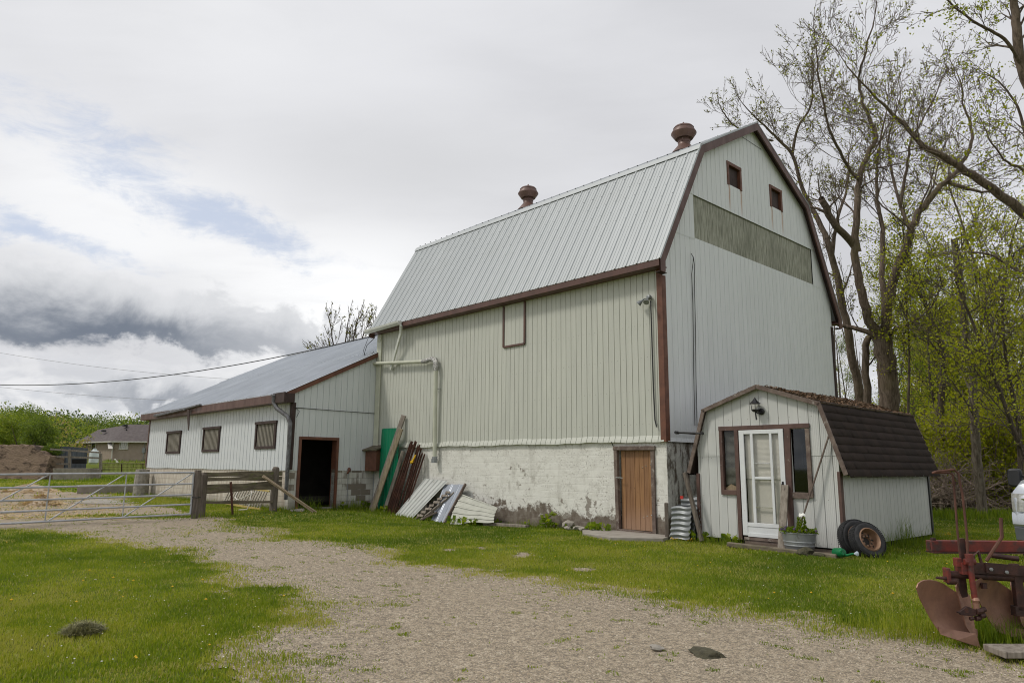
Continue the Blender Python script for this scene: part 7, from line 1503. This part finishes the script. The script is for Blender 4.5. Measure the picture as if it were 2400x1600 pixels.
T_.stem(AT([(1938, 560), (1905, 490, .4), (1880, 440, .6), (1857, 364, .8), (1822, 325, .8), (1795, 298, .8), (1765, 270, .6)], 30.5), 0.12, 0.03, 8, 12, CF_BIG, 0.2, L=2.0)
T_.stem(AT([(1857, 364, .8), (1870, 300, .5), (1900, 250), (1905, 180, -.4)], 30.5), 0.07, 0.025, 7, 8, CF_BIG, 0.2, L=1.7)
T_.stem(AT([(1810, 330, .8), (1770, 320, .4), (1726, 298, 0), (1703, 275, -.3), (1690, 255, -.5)], 30.5), 0.05, 0.02, 6, 6, CF_BIG, 0.4, L=1.1)
T_.stem(AT([(1950, 600), (1962, 520, .6), (1985, 440, 1.2), (1990, 360, 1.6)], 30.5), 0.10, 0.03, 7, 8, CF_BIG, 0.2, L=2.0)
T_.wood('trunk', 'maple_bark', m2, bx1[:2] + (0,)); T_.leaves('crown', 'leaf_bud', m2, 1.9, 0.07, 0.05, bx1[:2] + (0,), 0.0, 0.8, 0.8)
# --- tree at the right edge whose long limb crosses the sky
bx2 = at(2640, 1330, 16.5); m3 = thing('limb_tree', 'tall tree beyond the truck sending one long limb across the sky', 'tree', (bx2[0], bx2[1], 0.0)); T_ = Tree(9)
CF_M = dict(CF_BIG, up=0.03, ratio=0.58, rmin=0.007, seg=0.3, lmin=0.25)
T_.stem(AT([(2640, 1330), (2625, 1000), (2600, 720), (2540, 590)], 16.5), 0.30, 0.20, 10, wig=0.03)
T_.stem(AT([(2560, 620), (2480, 548), (2400, 499), (2301, 425), (2224, 375), (2167, 344), (2128, 302), (2090, 264), (2040, 214), (1985, 155)], 16.5), 0.15, 0.012, 9, 11, CF_M, 0.42, L=1.25, wig=0.04)
T_.stem(AT([(2590, 700), (2500, 450), (2440, 280), (2393, 150), (2381, 57), (2377, -10), (2368, -120), (2350, -260)], 16.5), 0.17, 0.05, 9, 16, CF_M, 0.45, L=1.5, wig=0.03)
T_.stem(AT([(2400, 165), (2358, 96, -.2), (2308, 65, -.4), (2270, 42, -.6), (2222, 3, -.8), (2205, -30, -1)], 16.5), 0.045, 0.014, 7, 9, CF_M, 0.15, L=1.0)
T_.stem(AT([(2470, 420), (2440, 300, .5), (2410, 330, 1), (2385, 250, 1.2), (2340, 190, 1.4)], 16.5), 0.07, 0.018, 7, 10, CF_M, 0.15, L=1.2)
T_.stem(AT([(2520, 560), (2450, 470, -.4), (2400, 400, -.8), (2360, 380, -1), (2320, 330, -1)], 16.5), 0.05, 0.016, 7, 9, CF_M, 0.15, L=1.1)
T_.stem(AT([(2560, 680), (2480, 640, -.4), (2400, 640, -.8), (2330, 600, -1), (2270, 590, -1.2)], 16.5), 0.06, 0.016, 7, 10, CF_M, 0.2, L=1.2)
T_.wood('trunk', 'maple_bark', m3, bx2[:2] + (0,)); T_.leaves('crown', 'leaf_spring', m3, 4.2, 0.055, 0.05, bx2[:2] + (0,), 0.0, 0.6, 0.6, droop=0.05)
# --- woodland edge: named trunks
CF_W = dict(ang=(30, 65), n=[5, 5, 4], ratio=0.6, wob=0.18, up=0.06, seg=0.5, rmin=0.012, lmin=0.4, max=3)
def wood_tree(name, label, ctrl, d, r0, r1, kids, L, seed, mat, lmat, per, size, keep=0.9, group=None, spread=0.16, t=(0.0, 1.0)):
    b = at(*ctrl[0][:2], d); t_ = thing(name, label, 'tree', (b[0], b[1], 0.0), group); q = Tree(seed); q.stem(AT(ctrl, d), r0, r1, 9, kids, CF_W, 0.35, L=L, wig=0.03); q.wood('trunk', mat, t_, b[:2] + (0,)); q.leaves('crown', lmat, t_, per, size, spread, b[:2] + (0,), t[0], t[1], keep); return t_
wood_tree('snapped_tree', 'pale trunk with a snapped off top standing out of the woodland', [(2303, 1202), (2290, 1080), (2284, 991), (2280, 879), (2266, 790), (2253, 679), (2236, 560)], 25, 0.165, 0.105, 12, 2.4, 31, 'pale_bark', 'leaf_spring', 5, 0.085)
wood_tree('woodland_tree', 'dark trunk leaning left behind the snapped tree', [(2206, 1190), (2205, 969), (2210, 835), (2178, 732), (2146, 665), (2120, 560)], 31, 0.17, 0.05, 18, 2.8, 32, 'dark_bark', 'leaf_spring', 8, 0.09)
wood_tree('woodland_tree', 'thin straight sapling just right of the maple trunk', [(2128, 1198), (2129, 969), (2131, 812), (2124, 700), (2130, 600)], 27, 0.06, 0.02, 13, 1.5, 33, 'dark_bark', 'leaf_spring', 7, 0.08)
wood_tree('woodland_tree', 'dark stem arching left out of the thicket above the truck', [(2440, 1200), (2402, 1060), (2387, 1036), (2346, 924), (2288, 777), (2240, 660)], 23, 0.12, 0.03, 17, 2.2, 34, 'dark_bark', 'leaf_spring', 7, 0.075)
wood_tree('woodland_tree', 'dark stem leaning right beside the arching one', [(2395, 1195), (2388, 1000), (2360, 860), (2350, 700), (2372, 560)], 26, 0.11, 0.03, 16, 2.4, 35, 'dark_bark', 'leaf_spring', 8, 0.08)
# --- copies of three woodland kinds and two shrubs fill the wood
protos = []
for k in range(4):
    t_ = thing('woodland_tree', 'young leafing tree among many in the woodland beyond the shed', 'tree', (0, 0, 0), 'young trees in the woodland'); q = Tree(50 + k); h = 9 + 1.6 * k
    q.stem([(0, 0, -0.2), (0.15, 0.1, h * 0.3), (-0.2 + 0.3 * k, 0.2, h * 0.62), (0.1, -0.3 * k, h)], 0.13 + 0.02 * k, 0.03, 8, 20, CF_W, 0.25, L=2.9, wig=0.04); q.wood('trunk', 'dark_bark', t_); q.leaves('crown', 'leaf_spring' if k != 2 else 'leaf_deep', t_, 8.5, 0.092, 0.2, (0, 0, 0), 0.1 + 0.1 * k, 1.0, 0.9); protos.append(t_)
shr = []
for k in range(2):
    t_ = thing('woodland_shrub', 'leafy undergrowth shrub at the edge of the woodland', 'shrub', (0, 0, 0), 'shrubs in the woodland undergrowth'); q = Tree(70 + k)
    for j in range(7): a = j * 0.9; q.stem([(0.1 * math.cos(a), 0.1 * math.sin(a), -0.1), (0.5 * math.cos(a), 0.5 * math.sin(a), 1.0), (0.9 * math.cos(a), 0.9 * math.sin(a), 2.2 + 0.3 * k)], 0.03, 0.012, 5, 7, CF_W, 0.1, L=1.0)
    q.wood('trunk', 'brush_bark', t_); q.leaves('crown', 'leaf_spring', t_, 8, 0.08, 0.16, (0, 0, 0), 0.1, 1.0); shr.append(t_)
def spread(pr_, spots, smin, smax):
    for i, (u, d) in enumerate(spots):
        p = pr_[i % len(pr_)]; o = p if i < len(pr_) else copy_tree(p); x, y, z = at(u, 1100, d); o.location = (x, y, 0.0); o.rotation_euler = (0, 0, rng.random() * 6.28); s_ = rng.uniform(smin, smax); o.scale = (s_, s_, s_ * rng.uniform(0.9, 1.12))
R9 = random.Random(77)
spread(protos, [(2170 + 280 * R9.random() ** 0.8, 33 + 5 * R9.random()) for _ in range(6)] + [(2100 + 400 * R9.random() ** 0.8, 38 + 12 * R9.random()) for _ in range(10)] + [(1930 + 560 * R9.random(), 55 + 25 * R9.random()) for _ in range(11)] + [(2420 + 160 * R9.random(), 26 + 8 * R9.random()) for _ in range(3)], 0.75, 1.15)
spread(shr, [(2150 + 280 * R9.random(), 29.5 + 4 * R9.random()) for _ in range(16)] + [(1940 + 520 * R9.random(), 35 + 14 * R9.random()) for _ in range(34)], 0.8, 1.5)
# --- far wood closing the view between the trunks, and the wooded hill on the left
def crowns(specs, per, size, mat, name, label, up=0.5, kind='stuff'):
    R = np.random.RandomState(12); P, T, S = [], [], []
    for (x, y, z, rx, rz, tn) in specs:
        n = per; v = R.randn(n, 3); v /= np.linalg.norm(v, axis=1)[:, None]; rr_ = (0.5 + 0.5 * R.rand(n) ** 0.6) * (0.9 + 0.16 * np.sin(4 * v[:, 0] + 5 * v[:, 1] + 3 * v[:, 2] + x)); P.append(np.stack([x + v[:, 0] * rr_ * rx, y + v[:, 1] * rr_ * rx, z + v[:, 2] * rr_ * rz], 1)); T.append(np.clip(tn + R.randn(n) * 0.12, 0, 1)); S.append(np.full(n, size * rx ** 0.5))
    o = leafmesh(name, np.concatenate(P), np.concatenate(S), mat, None, R, tint=np.concatenate(T), up=up); return tag(o, label, None, kind=kind)
sp = []
for i in range(170):
    u = 1880 + 640 * R9.random(); d = 50 + 45 * R9.random(); x, y, _ = at(u, 1100, d); h = (0.9 + 3.6 * R9.random() ** 1.4) * (0.7 + d / 180); sp.append((x, y, h, 1.6 + 1.2 * R9.random(), 1.5 + 1.2 * R9.random(), 0.0 + 0.6 * R9.random()))
crowns(sp, 230, 0.10, 'leaf_spring', 'woodland', 'dense leafy depths of the woodland behind the first trees')
q = Tree(99)
for i in range(80):
    u = 1900 + 620 * R9.random(); d = 40 + 45 * R9.random(); x, y, _ = at(u, 1100, d); h = 6 + 7 * R9.random(); q.tube([(x, y, -0.2), (x + R9.gauss(0, .2), y + R9.gauss(0, .2), h * 0.5), (x + R9.gauss(0, .6), y + R9.gauss(0, .6), h)], [0.07 + 0.08 * R9.random(), 0.07, 0.02], 5)
tag(q.wood('woodland_stems', 'dark_bark', None), 'many thin dark stems deep inside the woodland', None, kind='stuff')
# hill terrain: polar patch to the left
def hillz(a, d):
    S = lambda t: np.clip(t, 0, 1) ** 2 * (3 - 2 * np.clip(t, 0, 1)); H = np.interp(a, [-75, -50, -38, -33, -28, -22, -15, -6], [15, 15, 12.5, 11, 8.5, 7.0, 4, 1]); return 1.2 + S((d - 105) / 230) * H - 1.6 * (d < 100)
aa, dd_ = np.radians(np.linspace(-75, -4, 50)), np.linspace(98, 700, 40); A_, D_ = np.meshgrid(aa, dd_)
hx = CC[0] + D_ * (np.cos(A_) * FHv.x + np.sin(A_) * RHv.x); hy = CC[1] + D_ * (np.cos(A_) * FHv.y + np.sin(A_) * RHv.y); hz_ = hillz(np.degrees(A_), D_); i, j = np.meshgrid(np.arange(49), np.arange(39)); b = (j * 50 + i).ravel()
tag(np_mesh('hill', np.stack([hx.ravel(), hy.ravel(), hz_.ravel()], 1), np.stack([b, b + 1, b + 51, b + 50], 1), M['lawn_soil'], smooth=True), kind='structure')
sp = []
def pol(a, d): a = rad(a); return CC[0] + d * (math.cos(a) * FHv.x + math.sin(a) * RHv.x), CC[1] + d * (math.cos(a) * FHv.y + math.sin(a) * RHv.y)
for i in range(1150):
    a = -44 + 29 * R9.random(); d = 112 + 236 * R9.random() ** 0.8
    x, y = pol(a, d); gzh = float(hillz(np.array(a), np.array(d))); near = d < 150; h = (2.2 + 3.0 * R9.random()) if near else (4 + 6.5 * R9.random() ** 1.8); tn = 0.15 + 0.65 * R9.random() ** 1.3 + (0.08 if near else 0)
    if R9.random() < 0.25: tn = 0.05
    elif R9.random() < 0.12: tn = 0.97
    r = h * 0.48 + 0.8; sp.append((x, y, gzh + h * 0.5, r, h * 0.46, min(tn, 0.95)))
for i in range(70):
    a = -43 + 26 * R9.random(); d = 325 + 25 * R9.random(); x, y = pol(a, d); h = 8 + 5 * R9.random() ** 2; sp.append((x, y, float(hillz(np.array(a), np.array(d))) + h * 0.55, 3.2 + 1.8 * R9.random(), h * 0.48, 0.05 + 0.5 * R9.random()))
crowns(sp, 380, 0.17, 'leaf_hill', 'forest', 'mixed spring forest covering the low hill on the left')
# bush over the earth wall and a few single trees at its edge
def bush(name, label, c, rx, rz, n, size, tn, seed):
    R = np.random.RandomState(seed); t_ = thing(name, label, 'bush', (c[0], c[1], 0.0)); v = R.randn(n, 3); v /= np.linalg.norm(v, axis=1)[:, None]; r_ = (0.35 + 0.65 * R.rand(n) ** 0.7) * (0.85 + 0.2 * np.sin(5 * v[:, 0] + 6 * v[:, 2] + 4 * v[:, 1] + seed)); p = v * r_[:, None] * np.array([rx, rx, rz]); p[:, 2] += c[2]; leafmesh('foliage', p, size, 'leaf_hill', t_, R, tint=np.clip(tn + R.randn(n) * 0.13, 0, 1)); q = Tree(seed)
    for k in range(6): q.tube([(0, 0, 0), (R.randn() * rx * 0.3, R.randn() * rx * 0.3, c[2] * 0.7), (R.randn() * rx * 0.5, R.randn() * rx * 0.5, c[2] + rz * 0.4)], [0.09, 0.06, 0.02], 5)
    q.wood('stem', 'dark_bark', t_)
bush('bush', 'large green bush hanging over the end of the earth wall', at(92, 1022, 74), 2.1, 2.4, 9000, 0.13, 0.36, 3); bush('bush', 'low dark green bush drooping over the grey steel wall', at(122, 1056, 71), 1.0, 0.85, 3000, 0.11, 0.28, 4)
bush('bush', 'yellowish green bush standing behind the earth wall at the far left', at(20, 1012, 80), 2.8, 2.6, 9000, 0.15, 0.55, 5)
bush('bush', 'tall olive bush behind the earth wall beside the large hanging bush', at(55, 1000, 88), 2.8, 3.0, 9000, 0.15, 0.40, 7)
# bare tree behind the annex roof
bx4 = at(812, 1100, 44); m5 = thing('bare_tree', 'nearly leafless small tree behind the annex roof by the barn', 'tree', (bx4[0], bx4[1], 0.0)); q = Tree(41); CF_B = dict(CF_W, ang=(14, 36), up=0.13, wob=0.09, rmin=0.014, ratio=0.6, n=[2, 3, 2], max=3)
for k, (u0, u1, v1) in enumerate(((790, 775, 735), (800, 815, 728), (812, 836, 725), (820, 858, 740), (835, 875, 735), (795, 745, 790))): q.stem(AT([(815 + k, 1120), (u0 + 4, 900), ((u0 + u1) / 2, 820), (u1, v1 + 30)], 44 + 0.7 * k), 0.085, 0.03, 6, 6, CF_B, 0.45, L=1.5)
q.wood('trunk', 'dark_bark', m5, bx4[:2] + (0,)); q.leaves('crown', 'leaf_bud', m5, 1.6, 0.11, 0.06, bx4[:2] + (0,), 0.0, 0.7, 0.8)
# --- brush pile: every limb in it is part of one heap
bp = gnd(2250, 1203); bpt = thing('brush_pile', 'heap of cut grey branches at the edge of the wood', 'brush pile', (bp[0], bp[1], 0.0)); q = Tree(61); CF_P = dict(CF_W, ang=(25, 55), up=-0.02, n=[3, 3, 2], rmin=0.008, seg=0.35, max=3, lmin=0.3)
for i in range(120):
    s_ = R9.gauss(0, 1.15); b_ = abs(R9.gauss(0.4, 0.5)); x = bp[0] + RHv.x * s_ + FHv.x * b_; y = bp[1] + RHv.y * s_ + FHv.y * b_; z = R9.random() * 1.25 * math.exp(-(s_ / 1.7) ** 2); a = R9.random() * 6.28; e = R9.uniform(-0.1, 0.9)
    q.grow((x, y, z), (math.cos(a), math.sin(a), e), 0.8 + 1.0 * R9.random(), 0.02 + 0.03 * R9.random() ** 2, 1, CF_P)
for s_, dx, h, r in ((-0.75, 0.25, 1.1, 0.075), (-0.35, 0.3, 0.85, 0.06), (0.55, 0.45, 1.0, 0.05), (0.2, 0.1, 0.7, 0.035)):
    x = bp[0] + RHv.x * s_; y = bp[1] + RHv.y * s_; q.stem([(x, y, -0.05), (x + RHv.x * dx * 0.5, y + RHv.y * dx * 0.5, h * 0.55), (x + RHv.x * dx, y + RHv.y * dx, h)], r, r * 0.6, 7, 3, CF_P, 0.5, L=0.8)
q.wood('branches', 'brush_bark', bpt, (bp[0], bp[1], 0)); m = MB()
for i in range(5): m_ = rock((bp[0] + RHv.x * (-1.0 + 0.5 * i) + FHv.x * 1.1, bp[1] + RHv.y * (-1.0 + 0.5 * i) + FHv.y * 1.1, 0.2), 0.42, 90 + i, 0.8, 2); m.add(m_.v, m_.f)
obj('leaf_mould', m, M['soil'], bpt)
